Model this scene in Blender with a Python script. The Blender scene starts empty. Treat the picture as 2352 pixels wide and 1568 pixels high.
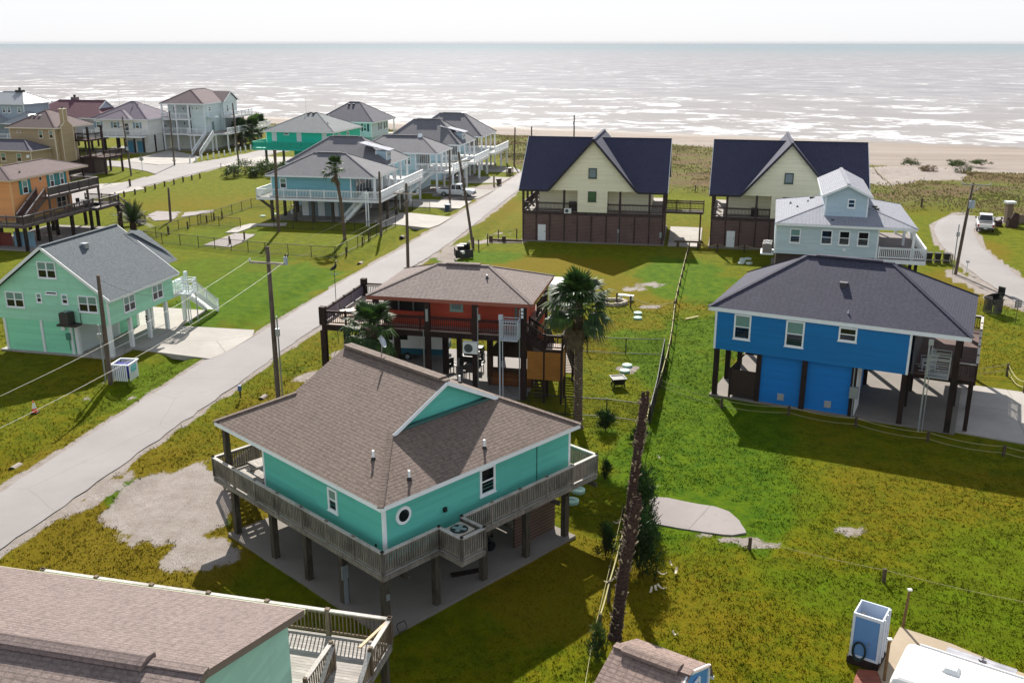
import bpy, math, random
import numpy as np
from mathutils import Vector, noise as mnoise
random.seed(7)
SC = bpy.context.scene
C = SC.collection
R = math.radians
# ---------------------------------------------------------------- camera
CAM_H, FPX = 22.0, 2200.0
PITCH = math.atan(687.0 / FPX)
cam_data = bpy.data.cameras.new('camera'); cam = bpy.data.objects.new('camera', cam_data); C.objects.link(cam)
cam_data.sensor_width = 36.0; cam_data.lens = FPX / 2352.0 * 36.0
cam_data.clip_start = 0.5; cam_data.clip_end = 60000.0
cam.location = (0, 0, CAM_H); cam.rotation_euler = (math.pi / 2 - PITCH, 0, 0)
SC.camera = cam
# ---------------------------------------------------------------- light
SUN_EL, SUN_AZ = R(37.0), R(-3.5)          # azimuth from +Y, clockwise positive
SC.view_settings.view_transform = 'Standard'; SC.view_settings.look = 'None'
SC.view_settings.exposure = 0.78; SC.view_settings.gamma = 1.0
w = bpy.data.worlds.new('World'); SC.world = w; w.use_nodes = True
nt = w.node_tree; nt.nodes.clear()
sky = nt.nodes.new('ShaderNodeTexSky'); sky.sky_type = 'NISHITA'; sky.sun_disc = False
sky.sun_elevation = SUN_EL; sky.sun_rotation = SUN_AZ; sky.altitude = 20; sky.air_density = 1.0; sky.dust_density = 1.0; sky.ozone_density = 1.0
veil = nt.nodes.new('ShaderNodeMixRGB'); veil.inputs[0].default_value = 0.96   # thin bright cloud sheet, brighter overhead than at the horizon
tcw = nt.nodes.new('ShaderNodeTexCoord'); sxw = nt.nodes.new('ShaderNodeSeparateXYZ'); nt.links.new(tcw.outputs['Generated'], sxw.inputs[0])
rw = nt.nodes.new('ShaderNodeValToRGB'); rw.color_ramp.elements[0].position = 0.0; rw.color_ramp.elements[0].color = (.535, .545, .565, 1); rw.color_ramp.elements[1].position = 1.0; rw.color_ramp.elements[1].color = (.22, .25, .30, 1)
e_ = rw.color_ramp.elements.new(.06); e_.color = (.55, .565, .595, 1); e_ = rw.color_ramp.elements.new(.3); e_.color = (.36, .385, .43, 1)
sw_ = nt.nodes.new('ShaderNodeMixRGB'); sw_.blend_type = 'MULTIPLY'; sw_.inputs[0].default_value = 1; sw_.inputs[2].default_value = (10, 10, 10, 1); nt.links.new(sxw.outputs[2], rw.inputs[0]); nt.links.new(rw.outputs[0], sw_.inputs[1]); nt.links.new(sw_.outputs[0], veil.inputs[2])
bg = nt.nodes.new('ShaderNodeBackground'); bg.inputs[1].default_value = 0.1
wo = nt.nodes.new('ShaderNodeOutputWorld')
nt.links.new(sky.outputs[0], veil.inputs[1]); nt.links.new(veil.outputs[0], bg.inputs[0]); nt.links.new(bg.outputs[0], wo.inputs[0])
sl = bpy.data.lights.new('sun', 'SUN'); sl.energy = 5.0; sl.angle = R(0.6); sl.color = (1.0, 0.95, 0.86)
so = bpy.data.objects.new('sun', sl); C.objects.link(so)
sdir = Vector((math.sin(SUN_AZ) * math.cos(SUN_EL), math.cos(SUN_AZ) * math.cos(SUN_EL), math.sin(SUN_EL)))
so.rotation_euler = sdir.to_track_quat('Z', 'Y').to_euler()

# ---------------------------------------------------------------- helpers
def at(px, py, z=0.0):
    """ground position (at height z) that the photograph shows at a given point"""
    X = (px - 1176) / FPX; Y = -(py - 784) / FPX
    d = (X, math.cos(PITCH) + Y * math.sin(PITCH), -math.sin(PITCH) + Y * math.cos(PITCH))
    t = (z - CAM_H) / d[2]
    return (d[0] * t, d[1] * t)

def V(*a): return Vector(a)

class MB:
    def __init__(s): s.v = []; s.f = []; s.m = []
    def face(s, pts, m=0):
        i = len(s.v); s.v += [tuple(p) for p in pts]; s.f.append(tuple(range(i, i + len(pts)))); s.m.append(m); return s
    def hexa(s, b, t, m=0):
        i = len(s.v); s.v += [tuple(p) for p in b] + [tuple(p) for p in t]; n = len(b)
        s.f.append(tuple(i + k for k in reversed(range(n)))); s.f.append(tuple(i + n + k for k in range(n)))
        for k in range(n):
            l = (k + 1) % n; s.f.append((i + k, i + l, i + n + l, i + n + k))
        s.m += [m] * (n + 2); return s
    def box(s, x0, x1, y0, y1, z0, z1, m=0):
        return s.hexa([(x0, y0, z0), (x1, y0, z0), (x1, y1, z0), (x0, y1, z0)], [(x0, y0, z1), (x1, y0, z1), (x1, y1, z1), (x0, y1, z1)], m)
    def taper(s, x0, x1, y0, y1, z0, z1, k, m=0):
        dx, dy = (x1 - x0) * k / 2, (y1 - y0) * k / 2
        return s.hexa([(x0 + dx, y0 + dy, z0), (x1 - dx, y0 + dy, z0), (x1 - dx, y1 - dy, z0), (x0 + dx, y1 - dy, z0)], [(x0, y0, z1), (x1, y0, z1), (x1, y1, z1), (x0, y1, z1)], m)
    def beam(s, p, q, wd, h=None, m=0):
        p = Vector(p); q = Vector(q); h = wd if h is None else h; d = (q - p)
        if d.length < 1e-6: return s
        d.normalize(); up = Vector((0, 0, 1)) if abs(d.z) < .95 else Vector((0, 1, 0))
        a = d.cross(up).normalized() * wd / 2; b = a.cross(d).normalized() * h / 2
        return s.hexa([p - a - b, p + a - b, p + a + b, p - a + b], [q - a - b, q + a - b, q + a + b, q - a + b], m)
    def tube(s, pts, r, n=8, m=0, cap=True):
        pts = [Vector(p) for p in pts]; k = len(pts); rr = r if isinstance(r, (list, tuple)) else [r] * k
        base = len(s.v); up = None
        for j, p in enumerate(pts):
            d = (pts[min(j + 1, k - 1)] - pts[max(j - 1, 0)]).normalized()
            u = Vector((0, 0, 1)) if abs(d.z) < .9 else Vector((1, 0, 0))
            a = d.cross(u).normalized(); b = d.cross(a).normalized()
            for i in range(n):
                t = 2 * math.pi * i / n; s.v.append(tuple(p + (a * math.cos(t) + b * math.sin(t)) * rr[j]))
        for j in range(k - 1):
            for i in range(n):
                l = (i + 1) % n; s.f.append((base + j * n + i, base + j * n + l, base + (j + 1) * n + l, base + (j + 1) * n + i)); s.m.append(m)
        if cap:
            s.f.append(tuple(base + i for i in range(n))); s.f.append(tuple(base + (k - 1) * n + i for i in range(n))); s.m += [m, m]
        return s
    def ext(s, poly, d, m=0):
        d = Vector(d); return s.hexa([Vector(p) for p in poly], [Vector(p) + d for p in poly], m)
    def build(s, name, mats, parent=None, smooth=False, label=None):
        me = bpy.data.meshes.new(name); me.from_pydata(s.v, [], s.f); me.update()
        mats = mats if isinstance(mats, (list, tuple)) else [mats]
        for x in mats: me.materials.append(x)
        if not s.f: return None
        me.polygons.foreach_set('material_index', s.m)
        if smooth: me.polygons.foreach_set('use_smooth', [True] * len(s.f))
        auto_uv(me)
        o = bpy.data.objects.new(name, me); C.objects.link(o)
        if parent: o.parent = parent
        if label: o['label'] = label
        return o

def build_each(name, mats, parent, fns):
    for fn in fns: m = MB(); fn(m); m.build(name, mats, parent)

def auto_uv(me):
    """metric UVs: u along the horizontal of each face, v up its slope"""
    nl = len(me.loops); nf = len(me.polygons)
    if not nf: return
    co = np.empty(len(me.vertices) * 3); me.vertices.foreach_get('co', co); co = co.reshape(-1, 3)
    nm = np.empty(nf * 3); me.polygons.foreach_get('normal', nm); nm = nm.reshape(-1, 3)
    lt = np.empty(nf, int); me.polygons.foreach_get('loop_total', lt)
    vi = np.empty(nl, int); me.loops.foreach_get('vertex_index', vi)
    u = np.stack([-nm[:, 1], nm[:, 0], np.zeros(nf)], 1); L = np.linalg.norm(u, axis=1)
    flat = L < 0.03; u[flat] = (1, 0, 0); L[flat] = 1; u /= L[:, None]
    n2 = nm.copy(); n2[flat] = (0, 0, 1); v = np.cross(n2, u)
    fi = np.repeat(np.arange(nf), lt); p = co[vi]
    uv = np.stack([(p * u[fi]).sum(1), (p * v[fi]).sum(1)], 1)
    lay = me.uv_layers.new(name='UVMap'); lay.data.foreach_set('uv', uv.ravel())

def tag(o, label, cat, group=None, kind=None):
    o['label'] = label; o['category'] = cat
    if group: o['group'] = group
    if kind: o['kind'] = kind
    return o
def thing(name, label, cat, loc=(0, 0, 0), deg=0.0, group=None):
    o = bpy.data.objects.new(name, None); C.objects.link(o)
    o.location = loc if len(loc) == 3 else (loc[0], loc[1], 0); o.rotation_euler = (0, 0, R(deg)); o.empty_display_size = .3
    return tag(o, label, cat, group)
def struct(o): o['kind'] = 'structure'; return o
def dup(root, loc, deg, label):
    r = root.copy(); C.objects.link(r); r.location = loc if len(loc) == 3 else (loc[0], loc[1], 0); r.rotation_euler = (0, 0, R(deg)); r['label'] = label
    for ch in list(root.children):
        c = ch.copy(); C.objects.link(c); c.parent = r
        for g_ in ch.children:
            d = g_.copy(); C.objects.link(d); d.parent = c
    return r

# ---------------------------------------------------------------- materials
def lin(r, g, b):
    f = lambda c: (c / 255 / 12.92) if c <= 10 else ((c / 255 + .055) / 1.055) ** 2.4
    return (f(r), f(g), f(b), 1.0)
_M = {}
class NB:
    """tiny node-tree builder"""
    def __init__(s, name):
        s.mat = bpy.data.materials.new(name); s.mat.use_nodes = True; s.t = s.mat.node_tree; s.t.nodes.clear()
        s.out = s.n('ShaderNodeOutputMaterial'); s.b = s.n('ShaderNodeBsdfPrincipled'); s.l(s.b.outputs[0], s.out.inputs[0])
    def n(s, typ, **k):
        x = s.t.nodes.new(typ)
        for a, b in k.items(): setattr(x, a, b)
        return x
    def l(s, a, b): s.t.links.new(a, b)
    def put(s, sock, val):
        if isinstance(val, bpy.types.NodeSocket): s.l(val, sock)
        elif val is not None: sock.default_value = val
    def math(s, op, a, b=None, c=None, clamp=False):
        x = s.n('ShaderNodeMath', operation=op, use_clamp=clamp); s.put(x.inputs[0], a)
        if b is not None: s.put(x.inputs[1], b)
        if c is not None: s.put(x.inputs[2], c)
        return x.outputs[0]
    def mix(s, f, a, b, typ='MIX'):
        x = s.n('ShaderNodeMixRGB', blend_type=typ); s.put(x.inputs[0], f); s.put(x.inputs[1], a); s.put(x.inputs[2], b); return x.outputs[0]
    def noise(s, vec, scale, detail=3, rough=.55, out=0, dist=0.0):
        x = s.n('ShaderNodeTexNoise'); s.put(x.inputs['Vector'], vec); x.inputs['Scale'].default_value = scale; x.inputs['Detail'].default_value = detail
        x.inputs['Roughness'].default_value = rough; x.inputs['Distortion'].default_value = dist; return x.outputs[out]
    def ramp(s, f, lo, hi, smooth=True):
        x = s.n('ShaderNodeMapRange'); x.interpolation_type = 'SMOOTHSTEP' if smooth else 'LINEAR'; s.put(x.inputs[0], f); x.inputs[1].default_value = lo; x.inputs[2].default_value = hi; return x.outputs[0]
    def uv(s): return s.n('ShaderNodeTexCoord').outputs['UV']
    def obj(s): return s.n('ShaderNodeTexCoord').outputs['Object']
    def mapv(s, vec, sc): x = s.n('ShaderNodeMapping'); s.put(x.inputs[0], vec); x.inputs['Scale'].default_value = sc; return x.outputs[0]
    def bump(s, h, st, dist): x = s.n('ShaderNodeBump'); s.put(x.inputs['Height'], h); x.inputs['Strength'].default_value = st; x.inputs['Distance'].default_value = dist; s.l(x.outputs[0], s.b.inputs['Normal'])
    def attr(s, nm): return s.n('ShaderNodeAttribute', attribute_name=nm).outputs['Fac']
    def fin(s, col=None, rough=.6, spec=None, metal=None):
        s.put(s.b.inputs['Base Color'], col); s.put(s.b.inputs['Roughness'], rough)
        if spec is not None: s.put(s.b.inputs['Specular IOR Level'], spec)
        if metal is not None: s.put(s.b.inputs['Metallic'], metal)
        return s.mat
def sc(c, k): return (min(c[0] * k, 1), min(c[1] * k, 1), min(c[2] * k, 1), 1)
def memo(fn):
    def g_(*a, **k):
        key = (fn.__name__, a, tuple(k.items()))
        if key not in _M: _M[key] = fn(*a, **k)
        return _M[key]
    return g_
@memo
def paint(rgb, rough=.5, var=.12, scale=1.5, spec=.4, metal=0.0):
    b = NB('paint'); c = lin(*rgb); n = b.noise(b.obj(), scale, 4); n2 = b.noise(b.obj(), scale * 9, 3)
    k = b.mix(b.math('MULTIPLY', n, .75), sc(c, 1 + var), sc(c, 1 - 1.3 * var)); k = b.mix(b.math('MULTIPLY', n2, .25), k, sc(c, 1 - 2 * var))
    return b.fin(k, rough, spec, metal)
@memo
def siding(rgb, lap=.17, dirt=.5):
    b = NB('siding'); c = lin(*rgb); uv = b.uv(); x = b.n('ShaderNodeSeparateXYZ'); b.l(uv, x.inputs[0])
    row = b.math('DIVIDE', x.outputs[1], lap); fr = b.math('FRACT', row); idx = b.math('FLOOR', row)
    # each board its own tone: white noise per row and 3.6 m length
    cb = b.n('ShaderNodeCombineXYZ'); off = b.math('MULTIPLY', idx, 1.37); ln = b.math('FLOOR', b.math('DIVIDE', b.math('ADD', x.outputs[0], off), 3.6)); b.l(idx, cb.inputs[0]); b.l(ln, cb.inputs[1])
    wn = b.n('ShaderNodeTexWhiteNoise'); b.l(cb.outputs[0], wn.inputs[0])
    k = b.mix(wn.outputs[0], sc(c, 1.06), sc(c, .92))
    st = b.noise(b.mapv(uv, (1.1, .25, 1)), 1.2, 5, .6); k = b.mix(b.math('MULTIPLY', b.ramp(st, .5, .8), dirt * .5), k, sc(c, .72))
    k = b.mix(b.math('MULTIPLY', b.noise(uv, 14, 3), .2), k, sc(c, .8))
    b.mat['lap'] = lap; b.bump(b.noise(uv, 9, 4, .6), .15, .01)
    return b.fin(k, .6, .3)
@memo
def shingle(rgb, rgb2, var=.28):
    b = NB('shingle'); uv = b.uv(); c = lin(*rgb); c2 = lin(*rgb2)
    br = b.n('ShaderNodeTexBrick'); b.l(uv, br.inputs['Vector']); br.offset = .37; br.offset_frequency = 1; br.squash = 1
    br.inputs['Scale'].default_value = 1; br.inputs['Brick Width'].default_value = .31; br.inputs['Row Height'].default_value = .16; br.inputs['Mortar Size'].default_value = .03
    br.inputs['Mortar Smooth'].default_value = .25; br.inputs['Bias'].default_value = -.1; br.inputs['Color1'].default_value = c; br.inputs['Color2'].default_value = c2; br.inputs['Mortar'].default_value = sc(c2, .42)
    n = b.noise(uv, .9, 5, .6); n2 = b.noise(uv, 38, 2, .6)
    k = b.mix(b.ramp(n, .3, .75), br.outputs[0], sc(c2, 1 - var), 'MULTIPLY'); k = b.mix(.45, br.outputs[0], b.mix(b.ramp(n, .25, .75), sc(c, 1.12), sc(c2, .82)))
    k = b.mix(.45, k, b.mix(b.ramp(n2, .3, .7), sc(c2, .4), sc(c, 1.6)))
    k = b.mix(.3, k, b.mix(b.ramp(b.noise(uv, 5.5, 3, .7), .35, .65), sc(c2, .6), sc(c, 1.3)))
    x = b.n('ShaderNodeSeparateXYZ'); b.l(uv, x.inputs[0]); fr = b.math('FRACT', b.math('DIVIDE', x.outputs[1], .16))
    h = b.math('ADD', b.math('MULTIPLY', b.math('SUBTRACT', 1.0, fr), .7), b.math('MULTIPLY', n2, .5)); h = b.math('SUBTRACT', h, b.math('MULTIPLY', br.outputs[1], .8)); b.bump(h, .8, .02)
    return b.fin(k, .85, .25)
@memo
def wood(rgb, rgb2, board=.14, axis=1, gap=.06, rough=.75):
    """weathered boards; boards run along u (axis 1) or v (axis 0)"""
    b = NB('wood'); uv = b.uv(); c = lin(*rgb); c2 = lin(*rgb2); x = b.n('ShaderNodeSeparateXYZ'); b.l(uv, x.inputs[0])
    row = b.math('DIVIDE', x.outputs[axis], board); fr = b.math('FRACT', row); wn = b.n('ShaderNodeTexWhiteNoise', noise_dimensions='1D'); b.l(b.math('FLOOR', row), wn.inputs['W'])
    g_ = b.noise(b.mapv(uv, (2, 18, 1) if axis == 1 else (18, 2, 1)), 1.5, 4, .65); k = b.mix(b.ramp(g_, .25, .75), c, c2); k = b.mix(b.math('MULTIPLY', wn.outputs[0], .55), k, sc(c2, .7))
    k = b.mix(b.ramp(b.noise(uv, .8, 4), .45, .8), k, sc(c2, .8))
    e = b.math('LESS_THAN', fr, gap); k = b.mix(e, k, sc(c2, .25)); b.bump(b.math('SUBTRACT', g_, b.math('MULTIPLY', e, 2.0)), .5, .01)
    return b.fin(k, rough, .3)
@memo
def timber(rgb, rgb2):
    b = NB('timber'); o = b.obj(); c = lin(*rgb); c2 = lin(*rgb2); g_ = b.noise(b.mapv(o, (9, 9, .9)), 1.6, 4, .65); k = b.mix(b.ramp(g_, .25, .75), c, c2)
    k = b.mix(b.ramp(b.noise(o, .9, 4), .45, .75), k, sc(c2, .7)); b.bump(g_, .4, .01); return b.fin(k, .8, .25)
@memo
def louver(rgb, pitch=.1, dark=.35):
    b = NB('louver'); uv = b.uv(); c = lin(*rgb); x = b.n('ShaderNodeSeparateXYZ'); b.l(uv, x.inputs[0]); row = b.math('DIVIDE', x.outputs[1], pitch); fr = b.math('FRACT', row)
    g_ = b.noise(b.mapv(uv, (1.5, 14, 1)), 1.4, 4, .65); k = b.mix(b.ramp(g_, .25, .8), sc(c, 1.25), sc(c, .7)); k = b.mix(b.ramp(b.noise(uv, .7, 3), .4, .75), k, sc(c, .75)); k = b.mix(b.math('LESS_THAN', fr, .28), k, sc(c, dark)); b.bump(fr, .9, .03); return b.fin(k, .75, .25)
@memo
def concrete(rgb, crack=True):
    b = NB('concrete'); o = b.obj(); c = lin(*rgb); n = b.noise(o, .35, 5, .6); n2 = b.noise(o, 2.2, 5, .65); n3 = b.noise(o, 30, 2)
    k = b.mix(b.ramp(n, .3, .72), sc(c, 1.08), sc(c, .82)); k = b.mix(b.math('MULTIPLY', b.ramp(n2, .5, .75), .45), k, sc(c, .68)); k = b.mix(.25, k, b.mix(n3, sc(c, .6), sc(c, 1.35)))
    if crack:
        v = b.n('ShaderNodeTexVoronoi', feature='DISTANCE_TO_EDGE'); v.inputs['Scale'].default_value = .22; wv = b.mix(.12, o, b.noise(o, .8, 3, .6, 1)); b.l(wv, v.inputs['Vector'])
        k = b.mix(b.math('MULTIPLY', b.math('LESS_THAN', v.outputs[0], .006), .45), k, sc(c, .35))
    b.bump(n3, .25, .02); return b.fin(k, .85, .3)
@memo
def metal_roof(rgb):
    b = NB('metal_roof'); uv = b.uv(); c = lin(*rgb); x = b.n('ShaderNodeSeparateXYZ'); b.l(uv, x.inputs[0]); fr = b.math('FRACT', b.math('DIVIDE', x.outputs[0], .45)); e = b.math('LESS_THAN', fr, .16)
    k = b.mix(b.noise(uv, 1, 4), sc(c, 1.1), sc(c, .85)); k = b.mix(e, k, sc(c, .62)); b.bump(e, .8, .04); return b.fin(k, .45, .5)
@memo
def glass(rgb=(16, 22, 26), rough=.06):
    b = NB('window_glass'); n = b.noise(b.obj(), .9, 3); c = lin(*rgb); k = b.mix(n, sc(c, .6), sc(c, 1.6)); return b.fin(k, rough, .6)
@memo
def foliage(rgb, rgb2, scale=2.0):
    b = NB('foliage'); o = b.obj(); c = lin(*rgb); c2 = lin(*rgb2); n = b.noise(o, scale, 4, .7); n2 = b.noise(o, scale * 8, 2); k = b.mix(b.ramp(n, .3, .7), c, c2); k = b.mix(b.math('MULTIPLY', n2, .5), k, sc(c2, .55))
    m = b.fin(k, .55, .3); tr = b.n('ShaderNodeBsdfTranslucent'); b.put(tr.inputs[0], b.mix(.5, k, sc(c2, 1.6))); mx = b.n('ShaderNodeMixShader'); mx.inputs[0].default_value = .3
    b.l(b.b.outputs[0], mx.inputs[1]); b.l(tr.outputs[0], mx.inputs[2]); b.l(mx.outputs[0], b.out.inputs[0]); return m
@memo
def bark(rgb, rgb2):
    b = NB('bark'); o = b.obj(); c = lin(*rgb); c2 = lin(*rgb2); n = b.noise(b.mapv(o, (3, 3, 9)), 2.2, 5, .7); n2 = b.noise(o, 12, 3, .7); k = b.mix(b.ramp(n, .3, .7), c, c2); k = b.mix(b.ramp(n2, .5, .7), k, sc(c2, .4)); b.bump(b.math('ADD', n, n2), .9, .05); return b.fin(k, .9, .2)
WHITE = paint((232, 236, 240)); OFFW = paint((222, 226, 226)); DARK = paint((28, 28, 30)); BLACKP = paint((18, 19, 21), .4); GALV = paint((165, 172, 178), .4, .15, 3, .5, .6)
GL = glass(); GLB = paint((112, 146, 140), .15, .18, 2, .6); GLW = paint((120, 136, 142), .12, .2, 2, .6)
POST = timber((92, 84, 72), (58, 52, 44)); POSTD = timber((54, 40, 36), (30, 22, 20)); GREYW = timber((150, 142, 132), (104, 96, 88)); DECK = wood((190, 184, 178), (140, 132, 126)); DECKD = wood((120, 92, 86), (78, 58, 54))
# ---------------------------------------------------------------- ground, roads, sea
_rng = np.random.default_rng(3)
_LAT = _rng.random((256, 256))
def vnoise(x, y):
    xi = np.floor(x).astype(int); yi = np.floor(y).astype(int); fx = x - xi; fy = y - yi; fx = fx * fx * (3 - 2 * fx); fy = fy * fy * (3 - 2 * fy)
    g_ = lambda a, b: _LAT[a & 255, b & 255]
    return (g_(xi, yi) * (1 - fx) + g_(xi + 1, yi) * fx) * (1 - fy) + (g_(xi, yi + 1) * (1 - fx) + g_(xi + 1, yi + 1) * fx) * fy
def fbm(x, y, sc_, oct_=4):
    t = 0; a = .5; n = 0
    for k in range(oct_): t = t + a * vnoise(x / sc_ + 17.3 * k, y / sc_ + 9.1 * k); n += a; a *= .55; sc_ *= .5
    return t / n
def sstep(a, b, x): t = np.clip((x - a) / (b - a), 0, 1); return t * t * (3 - 2 * t)
SHN = (.429, .903); SHT = (.903, -.429)
ROAD_L = [(-33.5, 12), (-28.6, 33), (-26.2, 44.5), (-24.0, 56.4), (-22.1, 66.4), (-20.0, 72.7), (-16.0, 91.0), (-11.7, 107.9), (-5.0, 137.5), (1.1, 168.4), (4.5, 185)]
ROAD_R = [(-29.6, 12), (-24.6, 33), (-22.0, 44.5), (-19.5, 56.4), (-17.45, 66.4), (-16.15, 72.7), (-11.6, 91.0), (-7.3, 107.9), (-1.4, 137.5), (4.6, 168.4), (8.0, 185)]
RR_L = [(45, 30), (44.4, 55), (44.1, 72), (44.5, 80.4), (44.9, 83.5), (45.4, 87.9), (46.0, 93.3), (47.3, 100.3), (48.8, 107.2), (51.4, 115.1), (54.2, 121.2), (59.0, 127.1), (66, 129.8), (78, 131), (110, 131)]
RR_R = [(49.5, 30), (48.6, 55), (48.2, 72), (48.6, 80.4), (48.8, 84.5), (49.3, 89.5), (50.4, 94.5), (51.6, 101), (53.2, 107.2), (55.6, 113.8), (57.6, 117.7), (61, 121), (67, 123.8), (78, 125.5), (110, 126)]
ST_L = [(-76, 118), (-70, 135), (-66.3, 148), (-63.2, 160), (-62.0, 167.6), (-61.8, 176), (-60.6, 184), (-57.3, 192.5), (-54.2, 204), (-51, 215)]
ST_R = [(-69, 118), (-63.3, 135), (-60.6, 145), (-58.0, 158), (-56.0, 167.6), (-54.4, 176), (-52.7, 184), (-51.2, 192.5), (-48.3, 204), (-45.2, 215)]
def dist_poly(px, py, pl):
    d = np.full(px.shape, 1e9)
    for (x0, y0), (x1, y1) in zip(pl[:-1], pl[1:]):
        dx, dy = x1 - x0, y1 - y0; t = np.clip(((px - x0) * dx + (py - y0) * dy) / (dx * dx + dy * dy), 0, 1)
        d = np.minimum(d, np.hypot(px - x0 - t * dx, py - y0 - t * dy))
    return d
def ell(x, y, cx, cy, rx, ry, deg=0):
    c, s_ = math.cos(R(deg)), math.sin(R(deg)); u = ((x - cx) * c + (y - cy) * s_) / rx; v = (-(x - cx) * s_ + (y - cy) * c) / ry
    return np.clip(1.5 - 1.0 * np.hypot(u, v), 0, 1)
def build_ground():
    ny, nx = 330, 620
    ys = 8 * (420 / 8) ** (np.linspace(0, 1, ny)); tx = np.linspace(-1.25, 1.25, nx)
    X = tx[None, :] * (ys[:, None] + 22); Y = np.repeat(ys[:, None], nx, 1)
    s = SHN[0] * X + SHN[1] * Y
    n1 = fbm(X, Y, 9); n2 = fbm(X + 50, Y, 2.2); n3 = fbm(X - 90, Y + 40, 22); n4 = fbm(X + 7, Y, .8, 3)
    Z = -.07 * fbm(X, Y, 3.0)
    dl = dist_poly(X, Y, ROAD_L); dr = dist_poly(X, Y, ROAD_R); d2 = np.minimum(dist_poly(X, Y, RR_L), dist_poly(X, Y, RR_R)); d3 = np.minimum(dist_poly(X, Y, ST_L), dist_poly(X, Y, ST_R))
    cx = np.interp(Y, [p[1] for p in ROAD_L], [(a[0] + b[0]) / 2 for a, b in zip(ROAD_L, ROAD_R)])
    left = X < cx
    Z -= np.where(left, .5, .3) * np.exp(-((np.minimum(dl, dr) - 2.6) / .9) ** 2) * (Y < 150) * sstep(30, 40, Y) * (.7 + .5 * n1)
    # beach profile and dunes
    bs = np.interp(X, [-80, 20, 45, 66, 95], [219, 216, 208, 191, 190])      # where the bare beach begins
    Z = Z - 1.2 * sstep(216, 258, s) - 3.0 * sstep(256, 330, s)
    b0 = np.interp(X, [-60, -8, 4, 40], [196, 190, 150, 143])                 # where the dune scrub begins
    scrub = sstep(-4, 5, s - b0 + 8 * (n1 - .5)) * (1 - sstep(-6, 3, s - bs + 10 * (n1 - .5)))
    Z += scrub * (.55 * n1 + .5 * n2) * .9
    dsand = np.maximum(np.maximum(ell(X, Y, 68.5, 166, 9, 10, -20), ell(X, Y, 60.5, 160, 5.5, 9, -12)), ell(X, Y, 76, 174, 9, 3.2, -25)); dsand = sstep(.42, .62, dsand + .5 * (n2 - .5) + .35 * (n1 - .5)) * (s > 140)
    Z += dsand * .35 * n1
    beach = sstep(-2, 2, s - bs + 5 * (n1 - .5))
    wet = sstep(238, 256, s + 6 * (n1 - .5))
    # bare sand
    inroad = np.minimum(np.minimum(dl, dr), np.minimum(d2, d3))
    sand = sstep(.42, .62, np.clip(1.0 - inroad / 1.25, 0, 1) * .85 + .45 * (n2 - .5) + .3 * (n1 - .5))
    for e in [(-16.9, 43.4, 3.2, 4.4, 15, 1.0), (-17.2, 40.2, 2.6, 1.8, 20, .62), (-14.2, 38.6, 2.4, 2.0, 0, .62), (-21.0, 44.6, .8, 3.2, -12, .62), (-6.4, 103.5, 1.8, 5.2, -12, .8), (-2.2, 109.6, 4.5, 1.5, -10, .75), (-1.0, 114, 4, 1.5, 0, .55), (6.0, 34.5, 1.3, 1.2, 0, .35), (10.5, 39.6, 3.0, .5, -18, .75),
              (11.5, 88, 4.5, 2.2, 20, .55), (12.2, 80.5, 1.6, .8, 0, .55), (44.0, 84, 1.6, 4.5, 0, .8), (44.1, 91, 1.4, 5, 0, .7), (51.0, 106.5, 3.0, 5.0, -15, .62), (3.0, 43.6, 2.2, 1.6, 30, .55), (-13.8, 62.3, 2.0, 1.6, 0, .55), (-12.2, 67.5, 1.5, 2.0, 0, .6), (-27.6, 58.4, .5, .5, 0, .7), (-24.6, 58.2, .7, 1.0, 0, .6), (8.1, 64.0, .8, 1.0, 0, .7), (16.2, 41.0, 1.5, 1.2, 0, .5), (-46, 126.5, 4.5, 4, 0, .45), (-4.0, 152, 3.0, 5.0, -12, .7), (-8, 142, 3.0, 3.0, 0, .7), (49.0, 131, 6, 2, 0, .5), (38, 100, 2.0, 1.5, 0, .4)]:
        sand = np.maximum(sand, sstep(.38, .68, e[5] * ell(X, Y, *e[:5]) + .75 * (n2 - .5) + .35 * (n4 - .5)))
    sand = np.maximum(sand * (1 - scrub), dsand)
    dry = np.clip(.36 + 1.5 * (n3 - .5) + .7 * (n1 - .5), 0, 1)
    for e in [(5, 97, 10, 5, -10, .9), (13, 86, 6, 9, 10, .7), (-15, 55, 4, 10, -12, .7), (-16.5, 40, 7, 7, 0, 1.15), (-25, 52, 4, 6, 0, .45), (2.5, 35.5, 5, 6, 30, .75), (14, 36, 7, 5, 0, .45), (22, 44, 9, 5, -20, .55), (43, 84, 4, 12, 0, .9), (17.5, 82, 3, 5, 0, .7), (-10, 111, 4, 12, -12, .5), (-50, 140, 7, 14, 0, .4), (-41, 124, 9, 6, 0, .5), (52, 105, 3.5, 7, -15, .8), (10, 118, 30, 6, -12, .5), (38, 82, 4, 12, 0, .45), (-14, 104, 3, 10, -12, .5), (8, 31, 6, 3, 0, .4), (18, 41.5, 4, 3, 0, .5), (20, 30, 9, 5, 0, .35)]:
        dry = np.maximum(dry, e[5] * sstep(.15, .9, ell(X, Y, *e[:5]) + .8 * (n2 - .5) + .5 * (n1 - .5)))
    lush = np.zeros_like(X)
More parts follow.
